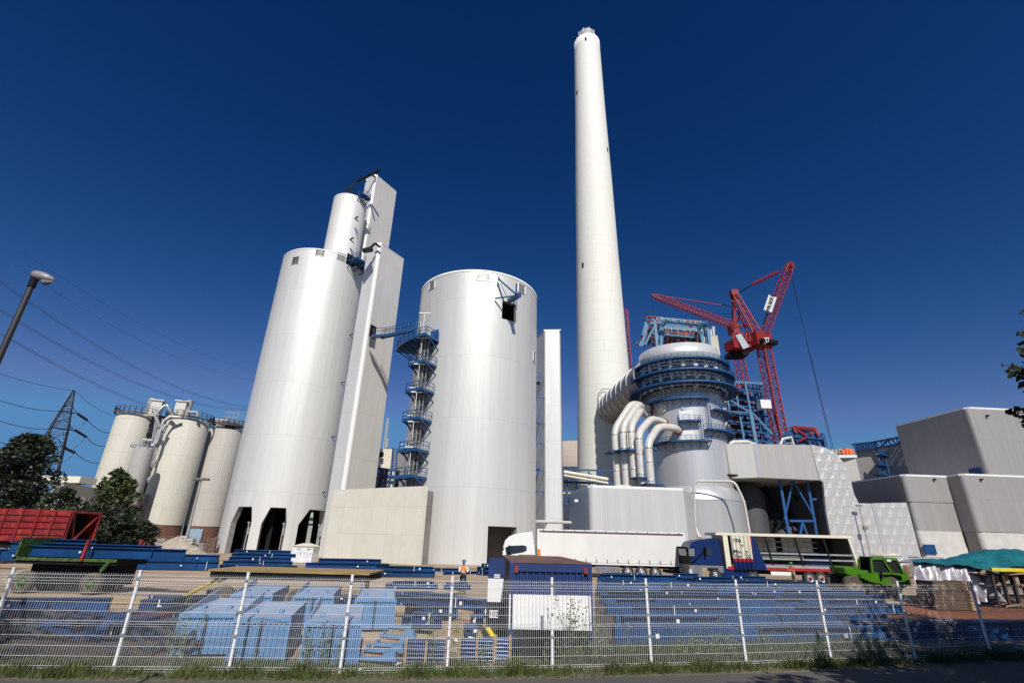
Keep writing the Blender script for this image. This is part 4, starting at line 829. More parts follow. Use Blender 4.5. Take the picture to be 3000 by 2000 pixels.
# parapet block with orange machines on the roof, seen over the hull
p = xy(D(2440, 1350, 196)); pz = D(2470, 1342, 196).z; pb = E('roof_block', p, 'cream roof block with orange machines between embossed wall and stepped halls', 'building')
q = xy(D(2508, 1345, 196)); MB().prism([p, q, q+V((0, 20, 0)), p+V((-8, 20, 0))], 0, pz).build('wall', clad('cream_cladding', (.62, .60, .54), pitch=.4, seam=4, metal=.1), pb, world=True)
MB().prism([p+V((-6, -.4, 0)), q+V((.3, -.4, 0)), q+V((0, 20, 0)), p+V((-8, 20, 0))], pz, pz+.9).build('parapet', WHITE, pb, world=True)
m = MB()
for i, x in enumerate((2471, 2481, 2490)): c = D(x, 1325, 198); m.box((c.x, c.y, pz+2.2), (1.5, 1.6, 1.7 if i != 1 else 2.3))
m.build('orange_machine', mat('orange_machine_paint', (.8, .13, .01), .5), pb, world=True)
m = MB()
for x in (2440, 2452, 2462): c = D(x, 1325, 200); m.box((c.x, c.y, pz+2.3), (2.2, 2, 2.6))
m.build('cabinet', GALV, pb, world=True)
m = MB(); rail(m, [V((p.x-5, p.y-.3, pz+.9)), V((q.x, q.y-.3, pz+.9))], 1.6, 2, .08); m.build('railing', GALV, pb, world=True)

# ---- embossed hull wall and elevated hall
W0 = online(KA, lu, 2655, 1471)
def onp(px, py, off=0.0, A=None, u_=None):
    A = A or W0; q = online(A-lu*off, u_ or gu, px, py); return V((q.x, q.y, D(px, py, q.length).z))
em = bpy.data.materials.new('embossed_panels'); em.use_nodes = True; t_ = em.node_tree; n = t_.nodes; L = t_.links.new; b = n['Principled BSDF']; b.inputs['Base Color'].default_value = (.52, .51, .50, 1); b.inputs['Roughness'].default_value = .42; b.inputs['Metallic'].default_value = .35
def MM(op, a, c=None):
    q = n.new('ShaderNodeMath'); q.operation = op
    for i, x in enumerate((a, c)):
        if x is None: continue
        if isinstance(x, (int, float)): q.inputs[i].default_value = x
        else: L(x, q.inputs[i])
    return q.outputs[0]
tc = n.new('ShaderNodeTexCoord'); sp = n.new('ShaderNodeSeparateXYZ'); L(tc.outputs['Object'], sp.inputs[0])
zz_ = MM('DIVIDE', sp.outputs[2], 2.0); row = MM('FLOOR', zz_); vv = MM('FRACT', zz_); xx = MM('FRACT', MM('ADD', MM('DIVIDE', sp.outputs[0], 2.5), MM('MULTIPLY', row, 0.5)))
tri = MM('MULTIPLY', MM('ABSOLUTE', MM('SUBTRACT', xx, 0.5)), 2.0); hgt = MM('MAXIMUM', MM('SUBTRACT', MM('SUBTRACT', 1.0, vv), tri), MM('MULTIPLY', MM('SUBTRACT', MM('ADD', tri, vv), 1.0), .35)); 
no = n.new('ShaderNodeTexNoise'); no.inputs['Scale'].default_value = .9; no.inputs['Detail'].default_value = 3; L(tc.outputs['Object'], no.inputs[0])
hh = MM('ADD', hgt, MM('MULTIPLY', no.outputs[0], .9)); bp = n.new('ShaderNodeBump'); bp.inputs['Strength'].default_value = .5; bp.inputs['Distance'].default_value = .34; L(hh, bp.inputs['Height']); L(bp.outputs[0], b.inputs['Normal'])
hu = E('embossed_wall', onp(2480, 1600).xy.to_3d(), 'pale metal wall embossed with triangles, its left edge curving like a ship hull', 'wall')
def poly(par, name, m_, pix, off, thick, A=None, u_=None):
    pts = [onp(x, y, off, A, u_) for x, y in pix]; d_ = lu*thick
    return MB().slab(pts, d_).build(name, m_, par, world=True)
zero = lambda x: (x, 1668)
poly(hu, 'embossed_panel', em, [(2376, 1302), (2402, 1404), (2412, 1412), (2421, 1500), (2432, 1560), (2446, 1610), (2460, 1680), (2606, 1680), (2580, 1580), (2552, 1474), (2516, 1473), (2503, 1448), (2488, 1392), (2470, 1352), (2447, 1326), (2418, 1310)], 1.2, .6)
poly(hu, 'edge_strip', ALU, [(2552, 1474), (2606, 1680), (2618, 1680), (2562, 1473)], 1.3, .6)
poly(hu, 'embossed_panel', em, [(2562, 1473), (2618, 1680), (2712, 1680), (2656, 1471)], .6, .6)
# far side of the hull (thickness of the building behind the curved edge)
m = MB(); cur = [onp(x, y, 1.0) for x, y in ((2376, 1302), (2402, 1404), (2412, 1412), (2421, 1500), (2432, 1560), (2446, 1610), (2460, 1680))]
for a, b_ in zip(cur, cur[1:]): m.add([a, b_, b_+lu*26, a+lu*26], [(0, 1, 2, 3)])
m.build('inner_side', mat('bay_side_shade', (.05, .05, .06), .7), hu, world=True)  # bay's right flank, shade put into its dark colour
m = MB(); cur = [onp(x, y, 1.0) for x, y in ((2376, 1302), (2418, 1310), (2447, 1326), (2470, 1352), (2488, 1392), (2503, 1448), (2516, 1473))]
for a, b_ in zip(cur, cur[1:]): m.add([a, b_, b_+lu*20, a+lu*20], [(0, 1, 2, 3)])
m.build('curved_roof', ALU, hu, world=True)
el = E('elevated_hall', onp(2300, 1400).xy.to_3d(), 'long grey clad hall raised over a dark bay with blue bracing', 'hall')
poly(el, 'front_wall', flatclad('grey_cladding_elevated', (.40, .385, .375), gu, pitch=.6, seam=40, metal=.15, var=.1), [(2217, 1300), (2229, 1398), (2402, 1406), (2376, 1303)], 1.0, 18)
poly(el, 'corner_trim', ALU, [(2207, 1299), (2222, 1398), (2230, 1398), (2218, 1300)], 1.1, 2)
gl2 = V((1, -.28, 0)).normalized(); An = onp(2207, 1299, 1.0); An.z = 0
poly(el, 'front_wall', flatclad('pale_cladding_elevated', (.50, .49, .47), gl2, pitch=.45, seam=40, metal=.2), [(2126, 1300), (2142, 1400), (2222, 1398), (2207, 1299)], 0, 9, An, gl2)
m = MB(); m.tube([onp(2286, 1302), onp(2293, 1285), onp(2318, 1280), onp(2325, 1302)], .3, 10); m.tube([onp(2300, 1296, -1), onp(2318, 1297, -1)], .2, 6); m.build('roof_pipe', PIPEW, el, world=True)
m = MB(); c = onp(2170, 1297); m.tube([onp(2135, 1300, -3), onp(2150, 1294, -3), onp(2190, 1294, -3), onp(2212, 1302, -3)], .5, 8); m.build('roof_duct', PIPEW, el, world=True)
# bay under it, its shade put into near-black wall and vessel colours
by = E('service_bay', onp(2290, 1560, -4).xy.to_3d(), 'dark open bay under the elevated hall with bright blue bracing', 'steel frame')
o_ = 3.0; m = MB()
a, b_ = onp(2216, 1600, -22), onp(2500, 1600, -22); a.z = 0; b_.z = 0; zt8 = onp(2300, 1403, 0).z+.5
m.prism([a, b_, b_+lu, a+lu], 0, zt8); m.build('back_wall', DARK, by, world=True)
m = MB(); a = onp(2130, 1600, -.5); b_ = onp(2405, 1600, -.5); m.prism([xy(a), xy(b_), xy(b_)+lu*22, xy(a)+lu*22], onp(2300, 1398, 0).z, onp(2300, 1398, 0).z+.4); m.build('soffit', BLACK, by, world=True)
m = MB()
def bp_(x1, y1, x2, y2, w_, off=-2.0, off2=None): m.beam(onp(x1, y1, off), onp(x2, y2, off if off2 is None else off2), w_)
bp_(2283, 1402, 2316, 1600, .55); bp_(2363, 1402, 2398, 1600, .55); bp_(2322, 1408, 2298, 1520, .36); bp_(2324, 1408, 2388, 1520, .34); bp_(2312, 1525, 2388, 1525, .5); bp_(2350, 1528, 2338, 1600, .45); bp_(2350, 1528, 2378, 1600, .4); bp_(2283, 1404, 2363, 1404, .6); bp_(2378, 1462, 2412, 1460, .5)
m.build('blue_bracing', mat('bright_blue_steel', (.012, .075, .235), .5), by, world=True)
m = MB()
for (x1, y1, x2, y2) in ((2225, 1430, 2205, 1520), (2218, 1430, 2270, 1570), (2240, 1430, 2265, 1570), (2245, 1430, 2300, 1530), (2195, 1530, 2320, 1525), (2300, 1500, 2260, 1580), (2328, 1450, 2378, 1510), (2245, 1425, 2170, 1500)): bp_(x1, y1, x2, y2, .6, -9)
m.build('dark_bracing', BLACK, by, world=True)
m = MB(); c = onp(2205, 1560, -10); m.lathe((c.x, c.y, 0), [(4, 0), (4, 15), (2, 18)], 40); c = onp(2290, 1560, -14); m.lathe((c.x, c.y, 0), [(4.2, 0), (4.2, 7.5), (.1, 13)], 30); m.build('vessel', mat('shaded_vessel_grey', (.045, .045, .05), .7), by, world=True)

# ---- front hall beside the trucks
FH = 84.0; K = xy(D(1725, 1427, FH)); zf = D(1725, 1427, FH).z; fh = E('front_hall', K, 'low pale ribbed hall behind the white lorry', 'hall')
FF = flatclad('pale_cladding_hall_front', (.52, .52, .52), gu, pitch=.45, seam=30, metal=.25); FS = flatclad('pale_cladding_hall_side', (.50, .50, .50), lu, pitch=.45, seam=30, metal=.2)
en = online(K, gu, 2008, 1500); lf_ = online(K, lu, 1668, 1460)
vbox(fh, K, gu, (en-K).length, lu, (lf_-K).length, 0, zf, FF, FS, r=.7)
cu = V((.6, .8, 0)); e2 = online(en, cu, 2034, 1500); m = MB(); m.add([(en.x, en.y, 0), (e2.x, e2.y, 0), (e2.x, e2.y, zf), (en.x, en.y, zf)], [(0, 1, 2, 3)]); m.build('end_wall', FF, fh, world=True)
m = MB(); c = D(1825, 1420, FH+3); m.slab([D(1800, 1425, FH+2), D(1808, 1419, FH+2), D(1845, 1420, FH+2), D(1856, 1427, FH+2)], (0, 3, 0)); m.build('roof_vent', PIPEW, fh, world=True)
c = D(1688, 1466, FH+5); MB().box(c, (.6, .5, .4)).build('wall_lamp', WHITE, fh, world=True)
m = MB(); m.tube([D(1570, 1527, 74), D(1672, 1530, 80)], .22, 8); m.beam(D(1600, 1530, 76), D(1600, 1540, 76), .2); m.build('pipe', PIPEW, fh, world=True)

# ================================================================ PIPE BRIDGE AND THINGS BEHIND THE SLAB TOWER
pr_ = E('pipe_bridge', xy(D(1720, 1400, 118)), 'blue pipe bridge with cream pipes between slab tower and slurry pipes', 'pipe bridge')
m = MB(); d0_ = 118
for x in (1660, 1688, 1725, 1762): Bm(m, x, 1380, x+2, 1455, d0_, .45); Bm(m, x, 1380, x-6, 1410, d0_, .25)
Bm(m, 1650, 1375, 1795, 1378, d0_, .5); Bm(m, 1650, 1412, 1795, 1415, d0_, .7); Bm(m, 1650, 1438, 1795, 1440, d0_, .4); Bm(m, 1725, 1383, 1760, 1410, d0_, .2); Bm(m, 1760, 1383, 1725, 1410, d0_, .2); m.build('frame', RAILB, pr_, world=True)
m = MB(); m.tube([D(1652, 1382, 116), D(1782, 1404, 116)], .42, 8); m.tube([D(1652, 1392, 116), D(1782, 1415, 116)], .26, 8)
for y in (1422, 1428, 1434, 1444, 1450): m.tube([D(1650, y, 119), D(1795, y+2, 119)], .2, 6)
m.build('pipe', CREAM, pr_, world=True)
m = MB(); m.slab([D(1652, 1478, 100), D(1668, 1478, 100), D(1668, 1472, 100), D(1652, 1472, 100)], (0, 2, 0)); rail(m, [D(1652, 1472, 100), D(1668, 1472, 100)], 1.1, .6, .04); m.build('landing', RAILB, pr_, world=True)
cc_ = xy(D(1690, 1300, 420)); ct = E('cooling_tower', cc_, 'distant brownish concrete cooling tower showing between slab tower and chimney', 'cooling tower')
zt9 = D(1670, 1292, 395).z; MB().lathe((0, 0), [(38, 0), (30, zt9*.4), (27, zt9*.75), (28, zt9), (27.5, zt9)], 80).build('shell', clad('cooling_tower_concrete', (.40, .33, .28), rnd=28, pitch=2.2, seam=5, metal=0, rough=.9, seamd=.3), ct)
ab2 = xy(D(1665, 1370, 200)); gb = E('grey_block', ab2, 'small grey block left of the foot of the chimney', 'building')
q = xy(D(1700, 1370, 200)); MB().prism([ab2+V((-12, 0, 0)), q, q+V((0, 14, 0)), ab2+V((-12, 14, 0))], 0, D(1670, 1366, 200).z).build('wall', mat('pale_grey_render', (.5, .5, .52), .8), gb, world=True)
# between lift tower and middle silo
wb = xy(D(1107, 1340, 150)); wq = xy(D(1146, 1340, 150)); wbz = D(1120, 1313, 150).z; wbt = E('white_building', wb, 'small white flat-roofed building glimpsed between lift shaft and middle silo', 'building')
MB().prism([wb+V((-14, 3, 0)), wq, wq+V((1, 14, 0)), wb+V((-14, 14, 0))], 0, wbz).build('wall', CREAM, wbt, world=True)
m = MB()
for y in (1328, 1333): c = D(1112, y, 149.4); m.box(c, (2.4, .4, .9), -.2)
m.build('window', BLACK, wbt, world=True)
pk = E('pipe_rack', xy(D(1130, 1400, 105)), 'dark blue rack crowded with white and red pipes between lift shaft and middle silo', 'pipe rack')
m = MB()
for i, x in enumerate((1106, 1118, 1131, 1145, 1159)): Bm(m, x, 1368+i*2, x-7, 1440, 105, .35)
for y in (1370, 1386, 1428, 1436): Bm(m, 1098, y, 1165, y+9, 105, .5)
Bm(m, 1152, 1312, 1148, 1380, 112, .4); Bm(m, 1164, 1312, 1160, 1380, 112, .4)
for k in range(9): Bm(m, 1152-k*.5, 1316+k*8, 1163-k*.5, 1317+k*8, 112, .3)
m.build('rack_frame', RAILB, pk, world=True)
m = MB(); m.slab([D(1098, 1366, 108), D(1168, 1376, 108), D(1163, 1445, 108), D(1090, 1445, 108)], (0, 1, 0)); m.build('rear_panel', DARK, pk, world=True)
m = MB(); m2_ = MB(); random.seed(11)
for r_ in range(10):
    for x in (1106, 1124, 1136, 1150):
        y = 1378+r_*5.2; (m if random.random() < .8 else m2_).beam(D(x-r_*.8, y, 106.5), D(x+7-r_*.8, y+1, 106.5), .32)
m.build('pipe', PIPEW, pk, world=True); m2_.build('red_pipe', WAGON, pk, world=True)
am_ = xy(D(1128, 1300, 230)); an = E('antenna_mast', am_, 'thin lattice antenna mast against the sky beside the lift shaft', 'mast'); m = MB(); lattice(m, V((am_.x, am_.y, 20)), V((am_.x, am_.y, D(1133, 1226, 230).z)), 1.1, .7, bays=24, ch=.3, br=.2)
for y in (1288, 1298, 1305): m.box((am_.x+.8, am_.y, D(1128, y, 230).z), (1.2, .6, 1.2))
m.build('mast_frame', GALV, an, world=True)

# ================================================================ OLD SILOS ON THE LEFT
def oldrow(l, r, dist): 
    a1, a2 = az(*l), az(*r); R = dist*sin((a2-a1)/2); return V((dist*sin((a1+a2)/2), dist*cos((a1+a2)/2), 0)), R
def old(l, r, dist, topx, topy, label, col, nm, base=0):
    c, R = oldrow(l, r, dist); zt = hit(topx, topy, c, R)[1]; e = E('old_silo', c, label, 'silo')
    mt = clad(nm, col, rnd=R, pitch=.45, seam=4.0, metal=0.0, rough=.75, seamd=.16, dirt=.16, depth=.05)
    if base: MB().lathe((0, 0), [(R*.98, 0), (R*.98, base-.02)], 50).build('base', mat('brown_brick_base', (.13, .06, .045), .85, var=.2), e)
    MB().lathe((0, 0), [(R, base), (R, zt), (R*.97, zt+.25), (.01, zt+.8)], 72).build('wall', mt, e); return e, c, R, zt
OD = 150.0
zbase = D(520, 1538, OD-6).z
oa, ca_, ra_, za_ = old((313, 1295), (447, 1260), OD+4, 395, 1214, 'cream old silo farthest left, with a slimmer silo standing against it', (.52, .50, .43), 'old_cladding_a')
ob, cb_, rb_, zb2 = old((468, 1300), (600, 1300), OD, 560, 1228, 'cream old silo in the middle of the three, with vents and pipes on its roof', (.54, .52, .45), 'old_cladding_b', zbase)
oc, cc2, rc2, zc2 = old((590, 1340), (708, 1300), OD+4, 655, 1257, 'lower greyish old silo nearest the big silver silo, blue door in its base', (.42, .395, .36), 'old_cladding_c', zbase)
od, cd2, rd2, zd2 = old((378, 1360), (440, 1360), OD-9, 420, 1312, 'slim grey silo standing in front of the leftmost old silo', (.37, .355, .34), 'old_cladding_d')
random.seed(4)
def roofkit(e, c, R, z, kinds, rl=True):
    if rl:
        m = MB(); P = [V((c.x+(R+.6)*cos(a), c.y+(R+.6)*sin(a), z+.6)) for a in [2*pi*i/24 for i in range(25)]]; rail(m, P, 1.4, 1.2, .06)
        for a, b_ in zip(P, P[1:]): m.beam(a, b_, .3)
        m.build('roof_railing', mat('brown_steel', (.10, .07, .06), .7), e, world=True)
    for k, (px, py, h_) in kinds:
        q = D(px, py, c.length-R*.4)
        if k == 'vent': m = MB(); m.tube([V((q.x, q.y, z)), V((q.x, q.y, z+h_*.55))], .9, 10); m.tube([V((q.x, q.y, z+h_*.5)), V((q.x, q.y, z+h_*.8)), V((q.x, q.y, z+h_))], [.7, .95, .9], 10); m.build('vent_stack', GALV, e, world=True)
        if k == 'box': 
            m = MB(); m.box((q.x, q.y, z+h_*.45), (2.3, 2.3, h_*.8), .4); m.box((q.x, q.y, z+h_*.85), (2.9, 2.9, .3), .4); o = m.build('filter_housing', PIPEW, e, world=True); m = MB(); rail(m, [V((q.x-1.7, q.y-1.7, z+h_)), V((q.x+1.7, q.y-1.7, z+h_)), V((q.x+1.7, q.y+1.7, z+h_))], 1.1, 1, .06); m.build('housing_railing', GALV, o, world=True)
        if k == 'scaf':
            m = MB()
            for i in range(4):
                for j in range(3): m.beam((q.x+i*1.2-2, q.y+j, z), (q.x+i*1.2-2, q.y+j, z+h_), .09)
            for zq in (1.2, 2.6, 4): rail(m, [V((q.x-2, q.y, z+zq)), V((q.x+1.6, q.y, z+zq))], .6, 1.2, .04)
            m.build('scaffold', GALV, e, world=True)
roofkit(oa, ca_, ra_, za_, [('vent', (437, 1200, 5.0)), ('box', (457, 1200, 5.4))])
roofkit(ob, cb_, rb_, zb2, [('box', (529, 1200, 5.4)), ('vent', (550, 1200, 5.2))])
roofkit(oc, cc2, rc2, zc2+.8, [('scaf', (678, 1230, 5)), ('box', (648, 1240, 2.2))]); MB().lathe((cc2.x, cc2.y, zc2), [(rc2*.45, 0), (rc2*.45, 1.6), (rc2*.95, 1.7), (rc2*.95, 2.0)], 30).build('roof_platform', mat('brown_steel', (.10, .07, .06), .7), oc, world=True)
m = MB(); dq = OD-6; rr = .36
for pts in (((455, 1215), (478, 1190), (490, 1186), (492, 1192), (507, 1218)), ((430, 1216), (453, 1217), (460, 1230), (467, 1250)), ((530, 1222), (497, 1220), (480, 1232), (472, 1256)), ((486, 1245), (470, 1262), (462, 1290), (455, 1300), (440, 1308)), ((467, 1255), (452, 1300), (425, 1400), (405, 1470)), ((550, 1205), (560, 1207), (575, 1207), (579, 1210), (577, 1220)), ((420, 1288), (445, 1290)), ((416, 1305), (417, 1288), (424, 1286))): m.tube([D(x, y, dq) for x, y in pts], rr, 8)
for x in (458, 464, 470, 476): m.beam(D(x, 1225, OD), D(x-50, 1500, OD), .3)
for k in range(10): m.beam(D(455-k*6, 1250+k*25, OD), D(478-k*6, 1254+k*25, OD), .3)
m.build('transfer_pipe', GALV, ob, world=True)
m = MB(); lattice(m, D(400, 1500, OD+2), D(466, 1222, OD+2), 3, bays=20, ch=.4, br=.25); m.build('stair_frame', BLACK, ob, world=True)
m = MB(); m.box(D(416, 1307, OD-9), (4, 2, .6)); rail(m, [D(408, 1306, OD-11), D(432, 1309, OD-11)], 1.2, 1, .06); m.build('roof_railing', GALV, od, world=True)
m = MB(); t, z = hit(571, 1555, cc2, rc2); t = t; c = cc2+V((cos(t), sin(t), 0))*(rc2*.98+.1); m.box((c.x, c.y, zbase*.45), (.2, 3.6, zbase*.8), t); m.build('door', mat('pale_blue_door', (.22, .32, .42), .5), oc, world=True)
# ================================================================ FENCE
fe = E('fence', POSTS[4], 'long white welded mesh fence with posts along the roadside verge', 'fence')
FHs = (0.03, 0.13, 0.30, 0.50, 0.72, 0.92, 1.02, 1.12, 1.33, 1.54, 1.74, 1.90, 2.0)
for a, b in zip(POSTS, POSTS[1:]):
    d = (b-a); L_ = d.length; u_ = d/L_; n_ = V((-u_.y, u_.x, 0)); m = MB(); nw = 50
    prof = [(-.02, .0), (.05, .0), (.085, -.035), (.13, .0), (.92, .0), (.97, -.05), (1.02, .0), (1.78, .0), (1.84, -.05), (1.90, .0), (2.02, .0)]
    for i in range(1, nw):
        p = a+u_*(L_*i/nw); m.tube([p+n_*o+V((0, 0, z)) for z, o in prof], .0024, 3, cap=False, smooth=False)
    for z in (.03, .085, .13, .32, .52, .72, .92, .97, 1.02, 1.22, 1.40, 1.60, 1.78, 1.84, 1.90, 1.975):
        o = -.05 if z in (.97, 1.84) else (-.035 if z == .085 else 0)
        m.tube([a+n_*(o-.008)+V((0, 0, z)), b+n_*(o-.008)+V((0, 0, z))], .0035, 4, cap=False, smooth=False)
    m.build('mesh_panel', FENCEW, fe, world=True)
for a in POSTS:
    m = MB(); m.box(a+V((0, .045, 1.02)), (.055, .06, 2.1)); m.box(a+V((0, .045, 2.08)), (.062, .066, .03)); po = m.build('post', WHITE, fe, world=True)
    m = MB()
    for z in (.12, .75, 1.25, 1.92): m.box(a+V((0, -.005, z)), (.07, .03, .045))
    m.build('clamp', GALV, fe, world=True)

# ================================================================ VEHICLES
def wheel(par, c, r, w_, rim, hub=None, ty=RUB, ax=V((0, 1, 0))):
    """axis along local y, near face towards -y"""
    pr = [(r*.58, -w_/2+.02), (r*.9, -w_/2), (r, -w_/2+.05), (r, w_/2-.05), (r*.9, w_/2), (r*.58, w_/2-.02)]
    def lat(mb, prof, seg=28):
        vs = [(c[0]+rr*cos(2*pi*k/seg), c[1]+y, c[2]+rr*sin(2*pi*k/seg)) for rr, y in prof for k in range(seg)]
        mb.add(vs, [(i*seg+k, i*seg+(k+1) % seg, (i+1)*seg+(k+1) % seg, (i+1)*seg+k) for i in range(len(prof)-1) for k in range(seg)], True); return mb
    wm_ = lat(MB(), pr).build('wheel', ty, par)
    rm_ = lat(MB(), [(r*.6, -w_/2+.03), (r*.54, -w_/2), (r*.5, -w_/2+.09), (r*.22, -w_/2+.07), (r*.18, -w_/2-.03), (.001, -w_/2-.04)])
    for k in range(10): a = 2*pi*k/10; rm_.box((c[0]+r*.37*cos(a), c[1]-w_/2+.05, c[2]+r*.37*sin(a)), (.05, .05, .05))
    rm_.build('rim', rim, wm_)
    if hub: lat(MB(), [(r*.24, -w_/2+.0), (r*.2, -w_/2-.05), (.001, -w_/2-.06)], 12).build('hub', hub, wm_)
    return wm_
def px2(px, py, Y): p = at(px, py, Y); return (p.x, p.z)
def side_extrude(name, par, m_, prof, y0, y1, bev=.06):
    """outline in x, z pushed along y, with softened edges"""
    n = len(prof); cx = sum(p[0] for p in prof)/n; cz_ = sum(p[1] for p in prof)/n; vs = []
    sh = lambda p, k: (p[0]+(cx-p[0])*k, p[1]+(cz_-p[1])*k)
    for y, k in ((y0, bev), (y0+bev*1.2, 0), (y1-bev*1.2, 0), (y1, bev)): vs += [(sh(p, k)[0], y, sh(p, k)[1]) for p in prof]
    fs = [tuple(range(n)), tuple(range(3*n, 4*n))[::-1]]+[(j*n+i, j*n+(i+1) % n, (j+1)*n+(i+1) % n, (j+1)*n+i) for j in range(3) for i in range(n)]
    return MB().add(vs, fs).build(name, m_, par)
GREYP = mat('grey_plastic', (.16, .16, .18), .5)
CABB = mat('cab_blue_paint', (.007, .022, .10), .3, var=.03, spec=.35)
LAMP = mat('headlight_glass', (.6, .6, .6), .1)
CHROME = mat('wheel_alloy', (.5, .5, .5), .3, .7)
# ---- white lorry
YW = 48.0
def W(px, py): p = at(px, py, YW); return p.x, p.z
x0 = W(1473, 1600)[0]; xr = W(2012, 1640)[0]; wt = E('articulated_lorry', (0, YW, 0), 'white lorry with white cab and plain white curtain trailer', 'lorry')
pf = [W(*q) for q in ((1476, 1612), (1474, 1600), (1480, 1582), (1492, 1570), (1510, 1563), (1537, 1559), (1560, 1556), (1566, 1600), (1568, 1625))]
pf = [(x_, z_) for x_, z_ in pf]; pf += [(pf[-1][0], 1.0), (pf[0][0]-.12, 1.0), (pf[0][0]-.12, 2.0)]
side_extrude('cab', wt, WHITE, pf, 0, 2.45)
m = MB(); q = [W(*z) for z in ((1480, 1603), (1492, 1598), (1532, 1596), (1543, 1599), (1543, 1612), (1533, 1617), (1502, 1622), (1484, 1628))]; m.slab([V((a, -.012, b)) for a, b in q], (0, .05, 0)); m.build('side_window', GLASS, wt)
m = MB(); m.slab([V((pf[0][0]-.14, .15, 2.0)), V((pf[1][0]-.03, .15, pf[1][1]-.1)), V((pf[1][0]-.03, 2.3, pf[1][1]-.1)), V((pf[0][0]-.14, 2.3, 2.0))], (-.03, 0, .01)); m.build('windscreen', GLASS, wt)
m = MB(); a = W(1500, 1600); m.box((a[0]-.25, -.25, a[1]-.35), (.16, .2, .9)); m.build('mirror', BLACK, wt)
m = MB(); m.bb(x0+.1, xr-.3, .5, 2.0, .85, 1.12); m.build('chassis', BLACK, wt)
tl0, tzt = W(1576, 1553); _, tzb = W(1900, 1656); tzb = 1.2; tzt = 3.95
m = MB(); m.bb(tl0, xr, .0, 2.5, tzb+.05, tzt-.28)
n_ = 0
m.build('curtain', TARP, wt)
m = MB(); m.bb(tl0-.05, xr+.05, -.03, 2.53, tzt-.12, tzt); m.bb(tl0-.05, tl0+.12, -.02, 2.52, tzb, tzt); m.bb(xr-.1, xr+.05, -.02, 2.52, tzb, tzt); m.build('trailer_frame', WHITE, wt)
m = MB(); m.bb(tl0+.4, xr-.2, -.01, .02, tzt-.28, tzt-.17); m.build('roof_seal', mat('brown_seal', (.10, .04, .035), .7), wt)
m = MB(); m.bb(tl0, xr, -.02, 2.5, tzb-.12, tzb+.02); m.build('side_rail', WHITE, wt)
m = MB()
for i in range(14): x = tl0+.5+i*(xr-tl0-1)/13; m.box((x, -.03, tzb+.17), (.05, .04, .34)); m.box((x, -.05, tzt-.06), (.07, .05, .05))
m.build('curtain_buckle', BLACK, wt)
for px in (1841, 1881, 1922): wheel(wt, (W(px, 1683)[0], .18, .52), .52, .34, CHROME)
for px in (1500, 1552): wheel(wt, (W(px, 1683)[0], .18, .52), .52, .34, CHROME)
m = MB(); m.bb(W(1745, 1680)[0], W(1818, 1680)[0], .05, .12, .45, .95); m.build('side_guard', GREYP, wt)
m = MB(); m.bb(xr-1.6, xr-.1, .2, 2.3, .5, .75); m.bb(xr-1.7, xr-.1, .05, .15, .75, .9); m.build('rear_bumper', BLACK, wt)
m = MB(); a = W(1580, 1617); m.tube([(a[0], -1.2, a[1]-.12), (a[0], -1.2, a[1]+.15)], .09, 8)
# ---- blue lorry
YB = 45.5
def Bq(px, py): p = at(px, py, YB); return p.x, p.z
bt_ = E('articulated_lorry', (0, YB, 0), 'blue lorry with its curtain trailer standing open and empty', 'lorry')
pf = [Bq(*q) for q in ((2021, 1660), (2019, 1625), (2020, 1604), (2029, 1586), (2053, 1580), (2080, 1577), (2104, 1575), (2112, 1610), (2118, 1652))]; zb1 = pf[-1][1]-.02; pf.append((pf[-1][0], 1.35)); pf.append((pf[0][0], 1.35))
side_extrude('cab', bt_, CABB, pf, 0, 2.45)
xa = pf[0][0]; xb = pf[-2][0]
m = MB(); m.bb(xa-.02, xa+1.0, -.01, 2.46, .45, 1.34); m.bb(xa+2.4, xb, .0, 2.4, .8, 1.34); m.bb(xa+1.0, xa+2.4, 0, 2.4, 1.15, 1.34); m.build('bumper', GREYP, bt_)
m = MB(); m.slab([V((xa-.06, -.02, 1.4)), V((xa-.08, -.02, pf[2][1]-.25)), V((xa+.22, -.02, pf[2][1]-.2)), V((xa+.26, -.02, 1.4))], (0, 2.5, 0)); m.build('cab_front', BLACK, bt_)
m = MB(); a = Bq(2022, 1606); b_ = Bq(2046, 1628); m.slab([V((xa-.1, .2, b_[1])), V((xa-.1, .2, a[1])), V((xa-.1, 2.25, a[1])), V((xa-.1, 2.25, b_[1]))], (-.03, 0, 0)); m.slab([V((xa+.02, -.03, b_[1])), V((xa+.04, -.03, a[1])), V((xa+.55, -.03, a[1])), V((xa+.5, -.03, b_[1]))], (0, .02, 0)); m.build('windscreen', PALEG, bt_)
m = MB(); a, b_ = Bq(2060, 1602), Bq(2085, 1625); m.bb(a[0], b_[0], -.02, .03, b_[1], a[1]); m.build('side_window', GLASS, bt_)
m = MB(); m.box((a[0]+.1, -.25, (a[1]+b_[1])/2), (.14, .22, .7)); m.build('mirror', BLACK, bt_)
m = MB(); m.slab([V((xa-.2, -.02, pf[2][1]+.1)), V((xa+.3, -.02, pf[2][1]-.12)), V((xa+.35, -.02, pf[2][1]-.22)), V((xa-.2, -.02, pf[2][1]-.08))], (0, 2.45, 0)); m.build('sun_visor', BLACK, bt_)
m = MB(); m.box((xa+.02, .05, .85), (.25, .3, .3)); m.build('headlight', LAMP, bt_)
m = MB(); m.box((xa+.02, 2.35, .85), (.25, .3, .3)); m.build('headlight', LAMP, bt_)
m = MB(); m.bb(xb, Bq(2192, 1680)[0], .05, .3, .5, 1.15); m.bb(xa+2.3, xb, .02, .3, .45, .8); m.build('side_skirt', CABB, bt_)
txl = Bq(2117, 1570)[0]; txr = Bq(2500, 1600)[0]; ztr = 4.0; zd = Bq(2300, 1662)[1]; zd = 1.35
